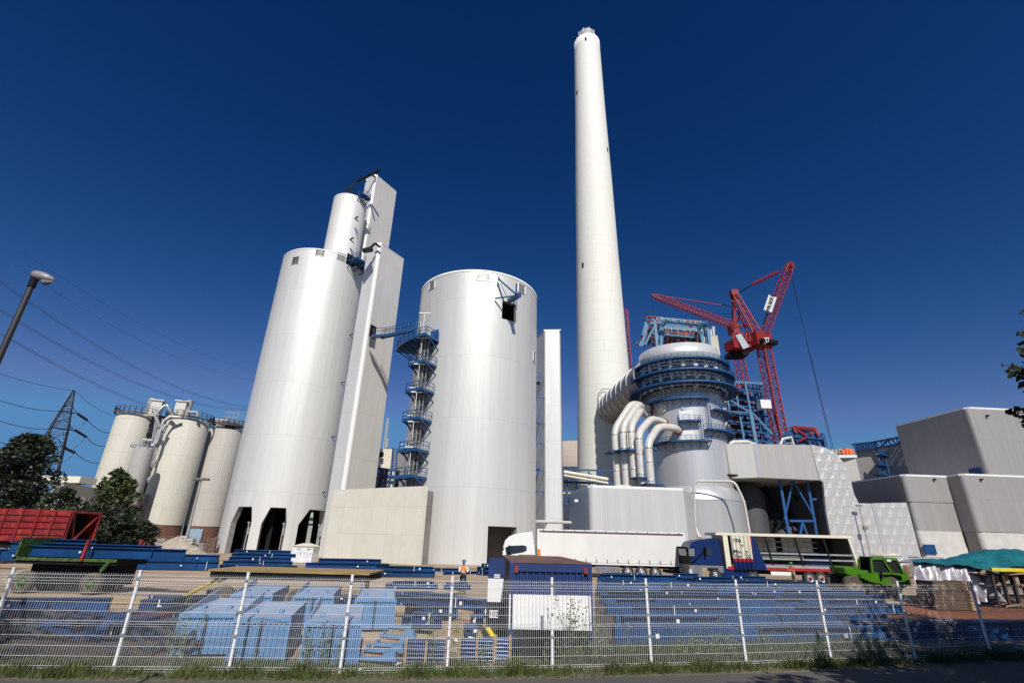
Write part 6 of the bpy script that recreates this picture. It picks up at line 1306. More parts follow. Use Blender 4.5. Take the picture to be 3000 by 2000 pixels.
# cage pallets with small pipes near the fence
for (px, py, W_, lab) in ((1245, 1955, 1.0, 'bundle of shiny dark pipes at the fence, left one'), (1395, 1950, 0.9, 'bundle of shiny dark pipes at the fence, middle one'), (1450, 1945, .75, 'bundle of shiny dark pipes at the fence, next to the container')):
    p = G(px, py); p.y = max(p.y, FLINE(p.x)+.45); e = E('pipe_bundle', (p.x, p.y, 0), lab, 'pipe bundle', 'pipe bundles by the fence')
    m = MB()
    for j in range(6):
        for k in range(3): m.tube([(-W_/2, k*.12, .12+j*.085), (W_/2, k*.12, .12+j*.085)], .036, 8)
    m.build('pipe_stack', mat('shiny_pipe', (.10, .14, .26), .25, .6), e)
    m = MB(); m.bb(-W_/2-.02, W_/2+.02, -.1, .4, .03, .08)
    for x in (-W_/2, 0, W_/2): m.bb(x-.03, x+.03, -.09, -.045, .081, .68)
    m.build('timber_cradle', WOOD, e)
pz = at(1440, 1850, 16.4); yb_ = E('yellow_bracket', (pz.x, 16.2, 0), 'bright yellow steel bracket leaning beside the container', 'bracket')
m = MB(); a = at(1428, 1838, 16.4); b_ = at(1458, 1885, 16.0); m.beam(a, b_, .14, .05); m.build('arm', YEL, yb_, world=True); m = MB(); m.beam(b_, b_+V((.14, 0, -.02)), .1, .1); m.beam(b_-V((0, 0, 0)), V((b_.x, b_.y+.1, 0.02)), .05); m.build('foot', YEL, yb_, world=True)
# ================================================================ TREES, PLANTS
def leafmesh(mb, c, r, n, size, sq=(1, 1, 1), shell=.55):
    for _ in range(n):
        while True:
            d = V((random.gauss(0, 1), random.gauss(0, 1), random.gauss(0, 1)))
            if d.length > .01: break
        d.normalize(); k = r*(shell+(1-shell)*random.random()**.7); p = V((c[0]+d.x*k*sq[0], c[1]+d.y*k*sq[1], c[2]+d.z*k*sq[2]))
        u_ = V((random.gauss(0, 1), random.gauss(0, 1), random.gauss(0, .5))).normalized(); w_ = u_.cross(V((random.gauss(0, 1), random.gauss(0, 1), random.gauss(0, 1)))).normalized(); s_ = size*random.uniform(.6, 1.3)
        mb.add([p-u_*s_, p+w_*s_*.55, p+u_*s_, p-w_*s_*.55], [(0, 1, 2, 3)])
def tree(label, base, h, rad, name='tree', m_=None, n=26, lps=260, size=.22, seedn=0, lean=0, low=.12, cat='tree', topthin=False):
    random.seed(seedn); e = E(name, (base.x, base.y, 0), label, cat)
    tm = MB(); tm.tube([(0, 0, 0), (.1*lean, 0, h*.35), (.3*lean, .1, h*.7), (.4*lean, .1, h*.95)], [h*.028, h*.022, h*.012, .02], 8)
    cr = MB(); 
    for i in range(n):
        t = (i+.5)/n; z = h*(low+(1-low)*t); w_ = rad*(1.0-.75*max(0, (t-.45)/.55)**1.3)*(.75+.25*min(1, t*4)); a = i*2.4+random.uniform(-.4, .4); rr = w_*random.uniform(.35, .85)
        c = (rr*cos(a)+.4*lean*t, rr*sin(a), z); br = rad*random.uniform(.26, .42)*(1 if t < .8 else .7)
        leafmesh(cr, c, br, int(lps*random.uniform(.6, 1.2)), size, (1.1, 1.1, .75), .35)
        if i % 2 == 0: tm.tube([(0, 0, z*.75), (c[0]*.6, c[1]*.6, z*.95), c], [h*.012, h*.008, .02], 5)
    for i in range(int(n*.8)):            # ragged sprigs past the outline
        a = random.uniform(0, 2*pi); t = random.random()**.6; z = h*(low+(1.04-low)*t); w_ = rad*(1.0-.75*max(0, (t-.45)/.55)**1.3)*1.08
        leafmesh(cr, (w_*cos(a), w_*sin(a), z), rad*.13, int(lps*.12), size*.9, (1, 1, 1.3), .1)
    tm.build('trunk', BARK, e); cr.build('crown', m_ or LEAFD, e); return e
def foot(px, Y): p = at(px, 1600, Y); return V((p.x, p.y, 0))
YT1 = 62.0
def hgt_at(px, py, d): return D(px, py, d).z
def dist(p): return math.hypot(p.x, p.y)
b0 = foot(-32, 64); tree('big dark leafy tree at the left edge behind the red wagon', b0, hgt_at(75, 1282, dist(b0)), 4.8, n=40, lps=420, size=.24, seedn=1)
b0 = foot(-190, 60); tree('dark tree cut by the left edge of the view', b0, 10.5, 5, n=24, seedn=2)
b0 = foot(132, 60); tree('low dark tree between the big left tree and the leftmost old silo', b0, hgt_at(180, 1438, dist(b0)), 3.2, n=20, lps=260, size=.2, seedn=3)
b0 = foot(292, 64); tree('tree with lighter feathery top before the old silos', b0, hgt_at(345, 1382, dist(b0)), 2.8, m_=LEAFG, n=34, lps=220, size=.22, seedn=4)
b0 = foot(312, 60); tree('broad dark bush under the feathery tree by the old silos', b0, 5.0, 3.2, n=26, lps=380, size=.22, seedn=5, cat='bush', name='bush')
b0 = foot(228, 60); tree('dark bush just right of the red wagon', b0, 5.2, 2.6, n=22, lps=330, size=.22, seedn=6, cat='bush', name='bush')
b0 = foot(392, 66); tree('dark bush at the right end of the trees, before the middle old silo', b0, 3.6, 2.9, n=22, lps=300, size=.2, seedn=7, cat='bush', name='bush')
# trees beside the road: right one reaches into the picture and shades the fence
def roadtree(label, x, y, h, rad, seedn, zlow):
    random.seed(seedn); e = E('tree', (x, y, 0), label, 'tree'); tm = MB(); tm.tube([(0, 0, 0), (0, 0, h*.5), (.2, 0, h)], [.22, .16, .03], 10); cr = MB()
    for i in range(34):
        t = i/34; z = zlow+(h-zlow)*t; a = i*2.4; rr = rad*random.uniform(.2, .8)*(1-.5*t); c = (rr*cos(a), rr*sin(a), z); leafmesh(cr, c, rad*.34, 200, .075, (1, 1, .8), .2); tm.tube([(0, 0, z*.8), c], [.05, .015], 5)
    return e, tm, cr
e, tm, cr = roadtree('roadside tree just outside the right edge, its leafy twigs reaching into the sky', 13.6, 9.0, 8.6, 2.5, 31, 2.6)
random.seed(8)
for (x0_, y0_, x1_, y1_) in ((3040, 1085, 2940, 1068), (3040, 1110, 2950, 1100), (3040, 1080, 2975, 1095), (3040, 1215, 2955, 1205), (3040, 1235, 2975, 1215), (3050, 925, 2990, 920), (3050, 970, 2985, 972), (3050, 1010, 2980, 1018), (3050, 1030, 2985, 1035), (3050, 1250, 2985, 1235)):
    a, b_ = D(x0_, y0_, 13.2), D(x1_, y1_, 13.0); q = (a+V((1.2, .1, -.4))); tm.tube([q-V((13.6, 9.0, 0)), a-V((13.6, 9.0, 0)), b_-V((13.6, 9.0, 0))], [.03, .014, .005], 5)
    for k in range(16):
        t = random.uniform(0, 1.02); p = a.lerp(b_, t)-V((13.6, 9.0, 0))+V((random.uniform(-.05, .05), random.uniform(-.06, .06), random.uniform(-.09, .09))); u_ = V((random.gauss(0, 1), random.gauss(0, .4), random.gauss(0, .6))).normalized(); w_ = u_.cross(V((0, 1, .3))).normalized(); s_ = random.uniform(.05, .085)
        cr.add([p-u_*s_, p-u_*s_*.3+w_*s_*.5, p+u_*s_*.4+w_*s_*.45, p+u_*s_*1.1, p+u_*s_*.3-w_*s_*.5, p-u_*s_*.4-w_*s_*.45], [(0, 1, 2, 3, 4, 5)])
tm.build('trunk', BARK, e); cr.build('crown', LEAFD, e)
e, tm, cr = roadtree('roadside tree outside the left edge shading the end of the fence', -11.5, 5.2, 8.2, 2.4, 32, 3.2); tm.build('trunk', BARK, e); cr.build('crown', LEAFD, e)
SH = [(17.2, 11.6, 9.2, 3.0, 2.6, 'roadside tree outside the right edge beside the leafy twigs'), (21.5, 14.0, 10, 3.4, 2.4, 'roadside tree farthest right outside the view'), (11.9, 5.2, 9.0, 2.8, 3.0, 'roadside tree near the viewer shading the right verge'), (15.6, 6.6, 9.6, 3.2, 2.4, 'roadside tree behind the others shading the right corner'), (8.6, 1.2, 10.4, 2.7, 3.8, 'tall roadside tree right of the viewer shading the asphalt'), (-14.6, 7.6, 9.4, 2.7, 3.0, 'roadside tree left of the viewer shading the lower left corner'), (-18.8, 11.5, 10, 3.2, 2.4, 'roadside tree farthest left outside the view')]  # extra unseen trees put in to widen and deepen the shade
for k, (x, y, h_, r_, zl_, lb) in enumerate(SH):
    e, tm, cr = roadtree(lb, x, y, h_, r_, 40+k, zl_)
    random.seed(90+k)
    for i in range(34): a = i*2.4; q = r_*.6*random.random()**.4; leafmesh(cr, (q*cos(a), q*sin(a), zl_+(h_-zl_)*(i+.5)/34), r_*.42, 190, .17, (1, 1, .8), .1)
    tm.build('trunk', BARK, e); cr.build('crown', LEAFD, e)
# grass on the verge
random.seed(12); gb_ = MB()
def blade(x, y, h, m=gb_):
    a = random.uniform(0, 2*pi); w_ = random.uniform(.005, .011); l = h*random.uniform(.1, .6); b_ = random.uniform(0, 2*pi); dx, dy = w_*cos(a), w_*sin(a)
    m.add([(x-dx, y-dy, 0), (x+dx, y+dy, 0), (x+dx*.7+l*.3*cos(b_), y+dy*.7+l*.3*sin(b_), h*.6), (x+l*cos(b_), y+l*sin(b_), h), (x-dx*.7+l*.3*cos(b_), y-dy*.7+l*.3*sin(b_), h*.6)], [(0, 1, 2, 3, 4)])
for _ in range(52000):
    x = random.uniform(-13, 17); o = random.gauss(.1, .38)
    if o < -.62 or o > 1.4: continue
    d = .5+.5*sin(x*1.9+1)*sin(x*.63+.4)+.3*sin(x*5.1)
    if random.random() > .25+.75*max(0, d): continue
    blade(x, FLINE(x)+o, random.uniform(.05, .15)*(1+.8*max(0, d)))
for _ in range(9000):
    x = random.uniform(1.5, 12); o = random.uniform(.2, 1.6); blade(x, FLINE(x)+o, random.uniform(.15, .5))
g = gb_.build('grass', GRASSM); g['kind'] = 'stuff'
# weeds and saplings
WK = [(590, 1.75, 55, 'tall leafy sapling before the leftmost light blue casing'), (555, 1.1, 40, 'weed at the left foot of the leftmost light blue casing'), (735, .5, 24, 'low weed before the second light blue casing'), (790, .45, 22, 'low weed right of the second light blue casing'), (925, 1.0, 40, 'weed before the left half of the third light blue casing'), (975, 1.05, 44, 'weed before the middle of the third light blue casing'), (1010, .8, 30, 'weed before the right half of the third light blue casing'), (1285, 1.35, 34, 'thin weed on the sand left of the pipe bundles'), (1330, 1.3, 36, 'thin weed just left of the fence post before the pipe bundles'), (1420, .7, 22, 'weed among the pipe bundles'), (1605, .8, 30, 'weed at the left foot of the white fronted container'), (1660, 2.15, 70, 'tallest leafy sapling before the white container sheeting'), (1690, 1.5, 66, 'leafy sapling before the middle of the white container sheeting'), (1722, 1.65, 66, 'leafy sapling before the right end of the white container sheeting'), (1640, 1.15, 44, 'short sapling before the white container sheeting'), (1765, .9, 40, 'bushy weed right of the container'), (1835, 1.1, 26, 'dry thin weed before the blue girders'), (1990, 1.0, 34, 'weed left of the second fence post right of the container'), (2035, .8, 70, 'dense bramble at the fence, left one'), (2085, .75, 76, 'dense bramble at the fence, middle one'), (2105, 1.8, 48, 'tall weed above the brambles'), (2150, .8, 74, 'dense bramble at the fence, right one'), (2240, 1.0, 34, 'weed in half shade right of the brambles'), (2330, 1.1, 30, 'dark weed before the shaded girders'), (2450, 1.15, 36, 'dark leafy weed beside the eighth fence post'), (2560, .9, 26, 'thin weed in the deep shade at the right'), (2700, 1.0, 24, 'bare branching weed before the huge shaded girder'), (2860, 1.1, 30, 'dark weed at the right edge before the huge girder')]
for i, (px, h, n, lb) in enumerate(WK):
    random.seed(100+i); p = G(px, 1940); x = p.x; y = FLINE(x)+random.uniform(.18, .34); e = E('weed', (x, y, 0), lb, 'weed'); sm = MB(); lm = MB(); bushy = 'bramble' in lb
    ns = 5 if bushy else (2 if n < 40 else 4)
    for s_ in range(ns):
        a = random.uniform(0, 2*pi); sp_ = random.uniform(.1, .45 if bushy else .22)*h; hh_ = h*random.uniform(.6, 1); pts = [V((0, 0, 0)), V((sp_*.3*cos(a), sp_*.3*sin(a)*.5, hh_*.4)), V((sp_*.7*cos(a), sp_*.7*sin(a)*.5, hh_*.75)), V((sp_*cos(a), sp_*sin(a)*.5, hh_))]
        sm.tube(pts, [.009, .007, .005, .002], 4)
        for k in range(int(n*1.5/ns)+6):
            t = random.uniform(.12, 1); j = min(2, int(t*3)); q = pts[j].lerp(pts[j+1], t*3-j); r_ = (.13 if not bushy else .24)*(1.15-t*.6); q = q+V((random.uniform(-r_, r_), random.uniform(-r_, r_)*.6, random.uniform(-.05, .05)))
            u_ = V((random.gauss(0, 1), random.gauss(0, .7), random.gauss(0, .5))).normalized(); w_ = u_.cross(V((random.gauss(0, .3), 1, random.gauss(0, .6)))).normalized(); l = random.uniform(.022, .042)*(1.15 if bushy else 1)
            lm.add([q-u_*l, q+w_*l*.6, q+u_*l*1.1, q-w_*l*.6], [(0, 1, 2, 3)])
    sm.build('stem', STEM, e); lm.build('leaves', LEAFY, e)

# ================================================================ PYLON, WIRES, LAMPS
PY = 175.0; pb_ = xy(D(124, 1450, PY)); pt = D(217, 1143, PY); py_ = E('electricity_pylon', pb_, 'tall dark lattice electricity pylon at the left', 'pylon')
m = MB(); ztp = pt.z; base = V((pb_.x, pb_.y, 0)); ax = V((pt.x, pt.y, 0)); base = ax
zm = D(190, 1245, PY).z; lattice(m, base, V((ax.x, ax.y, zm)), 9, 3.2, bays=12, ch=.24, br=.11, side=(.8, .6, 0)); lattice(m, V((ax.x, ax.y, zm)), V((ax.x, ax.y, ztp)), 3.2, .3, bays=9, ch=.2, br=.1, side=(.8, .6, 0))
m.build('lattice_body', mat('pylon_steel', (.035, .03, .04), .7), py_, world=True)
arms = []
for (xl, xr, y, yr) in ((178, 226, 1204, 1210), (154, 221, 1256, 1257), (128, 185, 1305, 1307)):
    m = MB(); a, b_ = D(xl, y, PY), D(xr, yr, PY); c = V((ax.x, ax.y, (a.z+b_.z)/2)); a.z = b_.z = c.z
    for q in (a, b_): m.beam(c+V((0, -1.2, 0)), q, .2); m.beam(c+V((0, 1.2, 0)), q, .2); m.beam(c+V((0, 0, 2.6)), q, .14)
    m.build('cross_arm', mat('pylon_steel', (.035, .03, .04), .7), py_, world=True); arms.append((a, b_))
m = MB()
for (x0_, y0_, x1_, y1_) in ((228, 1211, 255, 1229), (221, 1259, 252, 1278), (186, 1309, 218, 1324)):
    for k in range(2): m.tube([D(x0_, y0_+k*2, PY), D(x1_, y1_+k*2, PY-4)], .26, 6)
m.build('insulator', BLACK, py_, world=True)
DKW = mat('power_line', (.03, .05, .12), .6)
def wire(label, pts, r, sag=0.0):
    P = []
    for (a, b_) in zip(pts, pts[1:]):
        n = 16
        for i in range(n+(b_ is pts[-1])):
            t = i/n; q = D(*a).lerp(D(*b_), t)+V((0, 0, -sag*4*t*(1-t))); P.append(q)
    o = MB().tube(P, r, 4, cap=False).build('power_line', DKW); tag(o, label, 'power line', 'overhead power lines')
wire('top earth wire running from the left edge to the pylon tip', [(-60, 1074, 120), (217, 1144, PY)], .05, .6)
wire('earth wire dropping from the pylon tip towards the old silos', [(217, 1144, PY), (338, 1219, 250)], .07, 1)
for (a, b_, lb) in (((-40, 1158), (178, 1204), 'left wire of the top cross arm'), ((-40, 1218), (154, 1256), 'left wire of the middle cross arm'), ((-40, 1281), (128, 1306), 'left wire of the lowest cross arm')): wire(lb, [(*a, 130), (*b_, PY)], .07, .8)
for (a, b_, lb) in (((255, 1229), (325, 1268), 'wire leaving the top cross arm to the right'), ((252, 1278), (310, 1306), 'wire leaving the middle cross arm to the right'), ((218, 1324), (292, 1355), 'wire leaving the lowest cross arm to the right')): wire(lb, [(*a, PY-4), (*b_, 260)], .12, 1)
for (p, q, r_, lb) in (((205, 1208), (254, 1231), 4, 'slack jumper loop under the top cross arm'), ((185, 1262), (252, 1280), 4, 'slack jumper loop under the middle cross arm'), ((170, 1312), (218, 1325), 3, 'slack jumper loop under the lowest cross arm')): wire(lb, [(*p, PY), (*q, PY)], .07, r_)
for (A_, B2, lb) in (((-30, 800), (760, 1192), 'highest double conductor crossing the sky'), ((-30, 886), (745, 1196), 'middle double conductor crossing the sky'), ((-30, 955), (735, 1232), 'lowest double conductor crossing the sky')):
    for k in (0, 1): wire(lb+(', upper strand' if k == 0 else ', lower strand'), [(A_[0], A_[1]+k*6, 70), (B2[0], B2[1]+k*4, 130)], .024, 3.2)
wire('thin single wire crossing the sky, upper one', [(60, 735, 80), (755, 1090, 130)], .018, 2); wire('thin single wire crossing the sky, lower one', [(40, 775, 80), (748, 1115, 130)], .018, 2.5)
# street lamp
dl = 9.0; lp = E('street_lamp', xy(D(104, 810, dl)), 'dark street lamp with oval head at the upper left', 'street lamp')
p = D(104, 812, dl); m = MB(); m.tube([(p.x, p.y, 0), (p.x, p.y, p.z)], [.045, .036], 12); m.build('pole', mat('lamp_pole_dark', (.03, .03, .035), .5), lp, world=True)
q0, q1 = D(104, 812, dl), D(160, 828, dl-.15); dr_ = (q1-q0); L_ = dr_.length; dr_.normalize(); m = MB()
prof = [(0, .02), (.03, .05), (.2, .065), (.45, .068), (.7, .058), (.9, .035), (1, .01)]
pts = [q0+dr_*(t*L_*1.12-.05)+V((0, 0, .035)) for t, r in prof]; m.tube(pts, [r for t, r in prof], 14); m.build('lamp_head', mat('lamp_head_grey', (.25, .22, .24), .4), lp, world=True)
m = MB(); m.tube([q0+dr_*L_*.25+V((0, 0, .0)), q0+dr_*L_*.55+V((0, 0, -.035)), q0+dr_*L_*.9+V((0, 0, .0))], [.02, .045, .02], 12); m.build('lamp_glass', PALEG, lp, world=True)
m = MB(); m.tube([q0+V((0, 0, -.16)), q0+V((0, 0, .02))], .045, 12); m.build('collar', BLACK, lp, world=True)
# floodlight masts
fm = E('floodlight_mast', xy(D(590, 1420, 118)), 'slim grey floodlight mast before the old silos', 'floodlight mast'); p = D(590, 1405, 118); m = MB(); m.tube([(p.x, p.y, 0), (p.x, p.y, p.z)], [.32, .14], 8); m.build('pole', GALV, fm, world=True)
m = MB(); m.box(p, (3.4, .3, .2))
for x in (-1.3, -.4, .4, 1.3): m.box(p+V((x, -.4, .15)), (.7, .6, .35))
m.build('floodlight', mat('floodlight_grey', (.2, .18, .16), .5), fm, world=True)
f2 = E('floodlight_mast', xy(onp(2545, 1560, 3)), 'slim light mast standing against the embossed wall', 'floodlight mast'); p = onp(2517, 1480, 3); m = MB(); m.tube([(p.x, p.y, 0), (p.x, p.y, p.z)], [.2, .12], 8); m.build('pole', GALV, f2, world=True)
m = MB(); m.box(p, (1.4, .5, .3)); q = onp(2536, 1546, 3); m.box((p.x, p.y-.3, q.z), (.9, .5, .8)); m.build('floodlight', mat('floodlight_grey', (.2, .18, .16), .5), f2, world=True)

# ================================================================ YARD ITEMS
def kiosk(label, pl, pr_, yb, Y, ytop):
    a, b_ = at(pl, yb, Y), at(pr_, yb, Y); zt = at((pl+pr_)/2, ytop, Y).z; w_ = b_.x-a.x; e = E('utility_kiosk', (a.x, Y, 0), label, 'utility cabinet')
    MB().bb(0, w_, 0, 1.8, .12, zt-.3).build('body', WHITE, e); MB().bb(-.02, w_+.02, -.02, 1.85, 0, .12).build('plinth', CONCG, e)
    m = MB(); m.slab([V((-.12, -.15, zt-.3)), V((w_+.12, -.15, zt-.3)), V((w_/2, -.15, zt))], (0, 2.1, 0)); m.build('roof', CREAM, e)
    for k in (0, 1): o = MB().bb(w_*.5*k+.06, w_*.5*(k+1)-.04, -.03, 0, .2, zt-.42).build('door', mat('kiosk_door', (.62, .64, .68), .5), e); MB().bb(w_*.5*k+w_*.2, w_*.5*k+w_*.4, -.05, -.031, zt-.65, zt-.5).build('vent', GALV, o); MB().box((w_*.5*k+w_*.42, -.05, zt*.5), (.05, .04, .12)).build('handle', BLACK, o)
    return e
kiosk('white utility kiosk with gabled roof at the right doorway of the silo', 852, 912, 1638, 58, 1590)
kiosk('white utility kiosk behind the green telehandler', 2594, 2652, 1660, 62, 1619)
hp = E('sand_heap', xy(G(500, 1605)), 'pale sand heap before the brown bases of the old silos', 'sand heap')
def heap(mb, c, r, h, n=40, seedn=1):
    random.seed(seedn); rings = 12; ph = [random.uniform(0, 6) for _ in range(4)]; vs = []
    for i in range(rings+1):
        t = i/rings
        for k in range(n):
            a = 2*pi*k/n; rr = r*t*(1+.12*sin(2*a+ph[0])+.07*sin(5*a+ph[1])); z = h*(1-t)**1.05*(1+.06*sin(7*a+ph[2]+t*9))
            vs.append((c[0]+rr*cos(a), c[1]+rr*sin(a)*.7, c[2]+z))
    mb.add(vs, [(i*n+k, i*n+(k+1) % n, (i+1)*n+(k+1) % n, (i+1)*n+k) for i in range(rings) for k in range(n)], True)
sandm = bpy.data.materials.new('pale_sand'); sandm.use_nodes = True; ground_mat(sandm, (.24, .20, .15), (.42, .36, .29), 3, .8)
m = MB(); c = xy(at(510, 1610, 60)); heap(m, (c.x, c.y, -.01), 4.6, 2.3, seedn=3); c2_ = xy(at(568, 1608, 58)); heap(m, (c2_.x, c2_.y, -.01), 3.2, 1.5, seedn=5); o = m.build('heap_surface', sandm, hp, world=True)
# pallets and material stacks before the old silos
PCOL = [mat('pallet_grey', (.28, .25, .24), .8, var=.3, vs=4), mat('pallet_brown', (.14, .08, .06), .8, var=.3, vs=4), mat('pallet_pale', (.45, .42, .40), .8, var=.2, vs=4)]
PL = [(474, 1583, 7, 0, 'flat grey boards stack left of the sand heap'), (500, 1572, 6, 1, 'brown pallet stack at the foot of the middle old silo'), (528, 1574, 7, 2, 'pale wrapped stack below the middle old silo'), (552, 1580, 6, 2, 'white wrapped stack left of the blue door'), (572, 1592, 8, 2, 'white box stack before the blue door'), (598, 1588, 9, 1, 'tall brown crate stack right of the blue door'), (618, 1585, 9, 1, 'brown crate stack beside the big silo, left one'), (592, 1602, 6, 0, 'grey pallet stack at the right end of the sand heap'), (640, 1580, 9, 1, 'dark crate stack touching the big silo')]
for i, (px, py, hpx, cm_, lb) in enumerate(PL):
    random.seed(i+50); p = at(px, 1600, 80+i % 3*2); e = E('pallet_stack', (p.x, p.y, 0), lb, 'pallet stack', rz=random.uniform(-.3, .3)) ; zt = max(1.2, D(px, py-hpx, p.xy.length).z); m = MB(); z = 0; 
    while z < zt-.1:
        h_ = random.uniform(.12, .35); w_ = random.uniform(1.0, 1.7); m.bb(-w_/2, w_/2, -.6, .6, z, z+h_*.75)
        for x in (-.5, 0, .5): m.bb(x-.06, x+.06, -.58, .58, z+h_*.75, z+h_)
        z += h_
    m.build('stacked_boards', PCOL[cm_], e)
def singlebox(name, label, cat, c, d, m_, rz=0, group=None, detail=True):
    e = E(name, (c.x, c.y, 0), label, cat, group, rz); m = MB(); m.bb(-d[0]/2, d[0]/2, -d[1]/2, d[1]/2, c.z, c.z+d[2]); 
    m.build('box', m_, e); m = MB()
    for x in (-d[0]/2+.06, d[0]/2-.06): m.bb(x-.05, x+.05, -d[1]/2-.03, d[1]/2+.03, c.z-.001, c.z+d[2]+.02)
    for z in (c.z+d[2]*.33, c.z+d[2]*.66): m.bb(-d[0]/2-.01, d[0]/2+.01, -d[1]/2-.012, d[1]/2+.012, z-.01, z+.01)
    m.build('battens', mat('dark_batten', (.08, .05, .03), .8), e); return e
cr1 = mat('crate_plywood', (.10, .06, .035), .8, var=.2, vs=3); cr2 = mat('crate_pale_plywood', (.36, .24, .13), .8, var=.15)
YX = 30.0
p0 = at(2755, 1700, YX)
for k, (px, z0_, h_, w_, lb) in enumerate(((2746, 0.05, .46, 2.0, 'bottom brown crate before the grey tarpaulin'), (2748, .53, .44, 1.95, 'middle brown crate before the grey tarpaulin'), (2752, .99, .42, 1.85, 'top brown crate with pale end before the grey tarpaulin'))):
    p = at(px, 1700, YX); singlebox('wooden_crate', lb, 'crate', V((p.x, YX, z0_)), (w_, 1.1, h_), cr1, .05, 'brown crates before the tarpaulin')
for k, (px, z0_) in enumerate(((2808, .05), (2812, .56), (2800, 1.02))):
    p = at(px, 1700, YX); singlebox('wooden_crate', ('lowest', 'middle', 'topmost')[k]+' pale plywood crate right of the brown crates', 'crate', V((p.x-.1, YX-.1, z0_)), (.6, .8, .42), cr2, .3, 'pale crates at the tarpaulin')
# tarpaulins
def drape(name, par, m_, pl, pr_, ytop, ybot, Y, depth, amp, seedn):
    random.seed(seedn); n, k = 90, 22; vs = []; ph = [random.uniform(0, 6) for _ in range(8)]
    for j in range(k+1):
        t = j/k
        for i in range(n+1):
            s_ = i/n; px = pl+(pr_-pl)*s_; yt = ytop(s_); yb2 = ybot(s_)
            a = at(px, yt+(yb2-yt)*max(0, (t-.3)/.7), Y); f = max(0, (t-.3)/.7)
            fold = sin(s_*38+ph[0]+1.5*sin(s_*9))*.16+sin(s_*83+ph[1]+t*3)*.07+sin(s_*21+t*9+ph[2])*.10
            y = Y-f*.6+fold*(.25+f)*amp-(0 if t > .3 else 0)
            if t < .3: y = Y+depth*(1-t/.3)+fold*.1; z = a.z+.25*sin(pi*t/.3*.5)*0+.15*sin(s_*14+ph[3])*(1-t/.3)
            else: z = a.z
            vs.append((a.x, y, max(z, .03)))
    return MB().add(vs, [(j*(n+1)+i, j*(n+1)+i+1, (j+1)*(n+1)+i+1, (j+1)*(n+1)+i) for j in range(k) for i in range(n)], True).build(name, m_, par)
interp = lambda xs: (lambda s_: next(y0_+(y1_-y0_)*(s_-a)/(b_-a) for (a, y0_), (b_, y1_) in zip(xs, xs[1:]) if s_ <= b_+1e-6))
tg = E('tarpaulin', (0, 0, 0), 'crumpled silver grey tarpaulin hanging behind the brown crates', 'tarpaulin')
drape('sheet', tg, mat('silver_tarp', (.40, .37, .40), .38, .25, var=.2, vs=2, bump=.8, bs=5), 2675, 2920, interp([(0, 1646), (.4, 1652), (.75, 1668), (1, 1680)]), interp([(0, 1735), (.25, 1755), (.5, 1764), (.75, 1757), (1, 1752)]), 32.5, 2.5, 1.6, 3)
tt = E('tarpaulin', (0, 0, 0), 'teal green tarpaulin over a long heap at the right edge', 'tarpaulin')
def mound(name, par, m_, top, front, pl, pr_, Y, depth, seedn):
    random.seed(seedn); n, k = 80, 18; ph = [random.uniform(0, 6) for _ in range(6)]; vs = []
    for j in range(k+1):
        t = j/k
        for i in range(n+1):
            s_ = i/n; px = pl+(pr_-pl)*s_; zt = at(px, top(s_), Y+depth*.5).z; zf = at(px, front(s_), Y).z; a = at(px, 1640, Y+depth*t)
            if t < .5: z = zf+(zt-zf)*sin(pi*t)
            else: z = zt-(zt-max(zf-1, .1))*(1-cos((t-.5)*pi))*.9
            z += .05*sin(s_*33+ph[0]+t*6)*sin(pi*min(1, t*2+.1))+.02*sin(s_*61+t*17+ph[1])+.05*sin(s_*17-t*25+ph[2]); vs.append((a.x, a.y, z))
    return MB().add(vs, [(j*(n+1)+i, j*(n+1)+i+1, (j+1)*(n+1)+i+1, (j+1)*(n+1)+i) for j in range(k) for i in range(n)], True).build(name, m_, par)
mound('sheet', tt, mat('teal_tarp', (.012, .125, .145), .4, var=.2, vs=2, bump=.6, bs=4), interp([(0, 1640), (.25, 1636), (.4, 1622), (.55, 1608), (.75, 1609), (1, 1622)]), interp([(0, 1647), (.3, 1652), (.5, 1668), (.6, 1676), (.7, 1660), (1, 1656)]), 2672, 3080, 32.2, 5, 9)
rk = E('timber_rack', (at(2960, 1700, 31).x, 31, 0), 'dark timber rack with a yellow edge under the teal tarpaulin', 'rack')
m = MB(); a, b_ = at(2905, 1662, 31.2), at(3090, 1662, 31.2); m.bb(a.x, b_.x, 31.2, 31.4, a.z-.18, a.z); m.build('yellow_edge', YEL, rk, world=True)
m = MB()
for k in range(8):
    x = a.x+k*.62; m.beam((x, 31.5, 0), (x+.15, 31.5, a.z-.2), .12); m.beam((x, 33.5, 0), (x, 33.5, a.z), .12)
for z in (.5, 1.1, 1.7): m.bb(a.x-.3, b_.x, 31.6, 33.4, z, z+.1)
m.build('rack_frame', mat('dark_timber', (.045, .028, .018), .85, var=.3), rk, world=True)
m = MB(); random.seed(77)
for k in range(26):
    x = random.uniform(a.x-.6, b_.x); z = random.choice((.1, .6, 1.2, 1.8)); m.beam((x, 31.5, z), (x+random.uniform(.6, 2), 31.5+random.uniform(-.5, .9), z+random.uniform(0, .25)), random.uniform(.05, .12))
m.build('loose_boards', WOOD, rk, world=True)
pm = E('pallet_stack', xy(at(2655, 1680, 50)), 'strapped stack of brown boards between telehandler and grey tarpaulin', 'pallet stack'); m = MB(); c = at(2640, 1680, 50)
for k in range(9): m.bb(c.x-1.6, c.x+.9, 50, 51.2, .1+k*.17, .22+k*.17)
m.build('boards', mat('pallet_brown2', (.16, .08, .05), .8, var=.3), pm, world=True); m = MB()
for x in (-.6, .2): m.bb(c.x+x, c.x+x+.06, 49.97, 49.99, .1, 1.65)
m.build('strap', WHITE, pm, world=True)
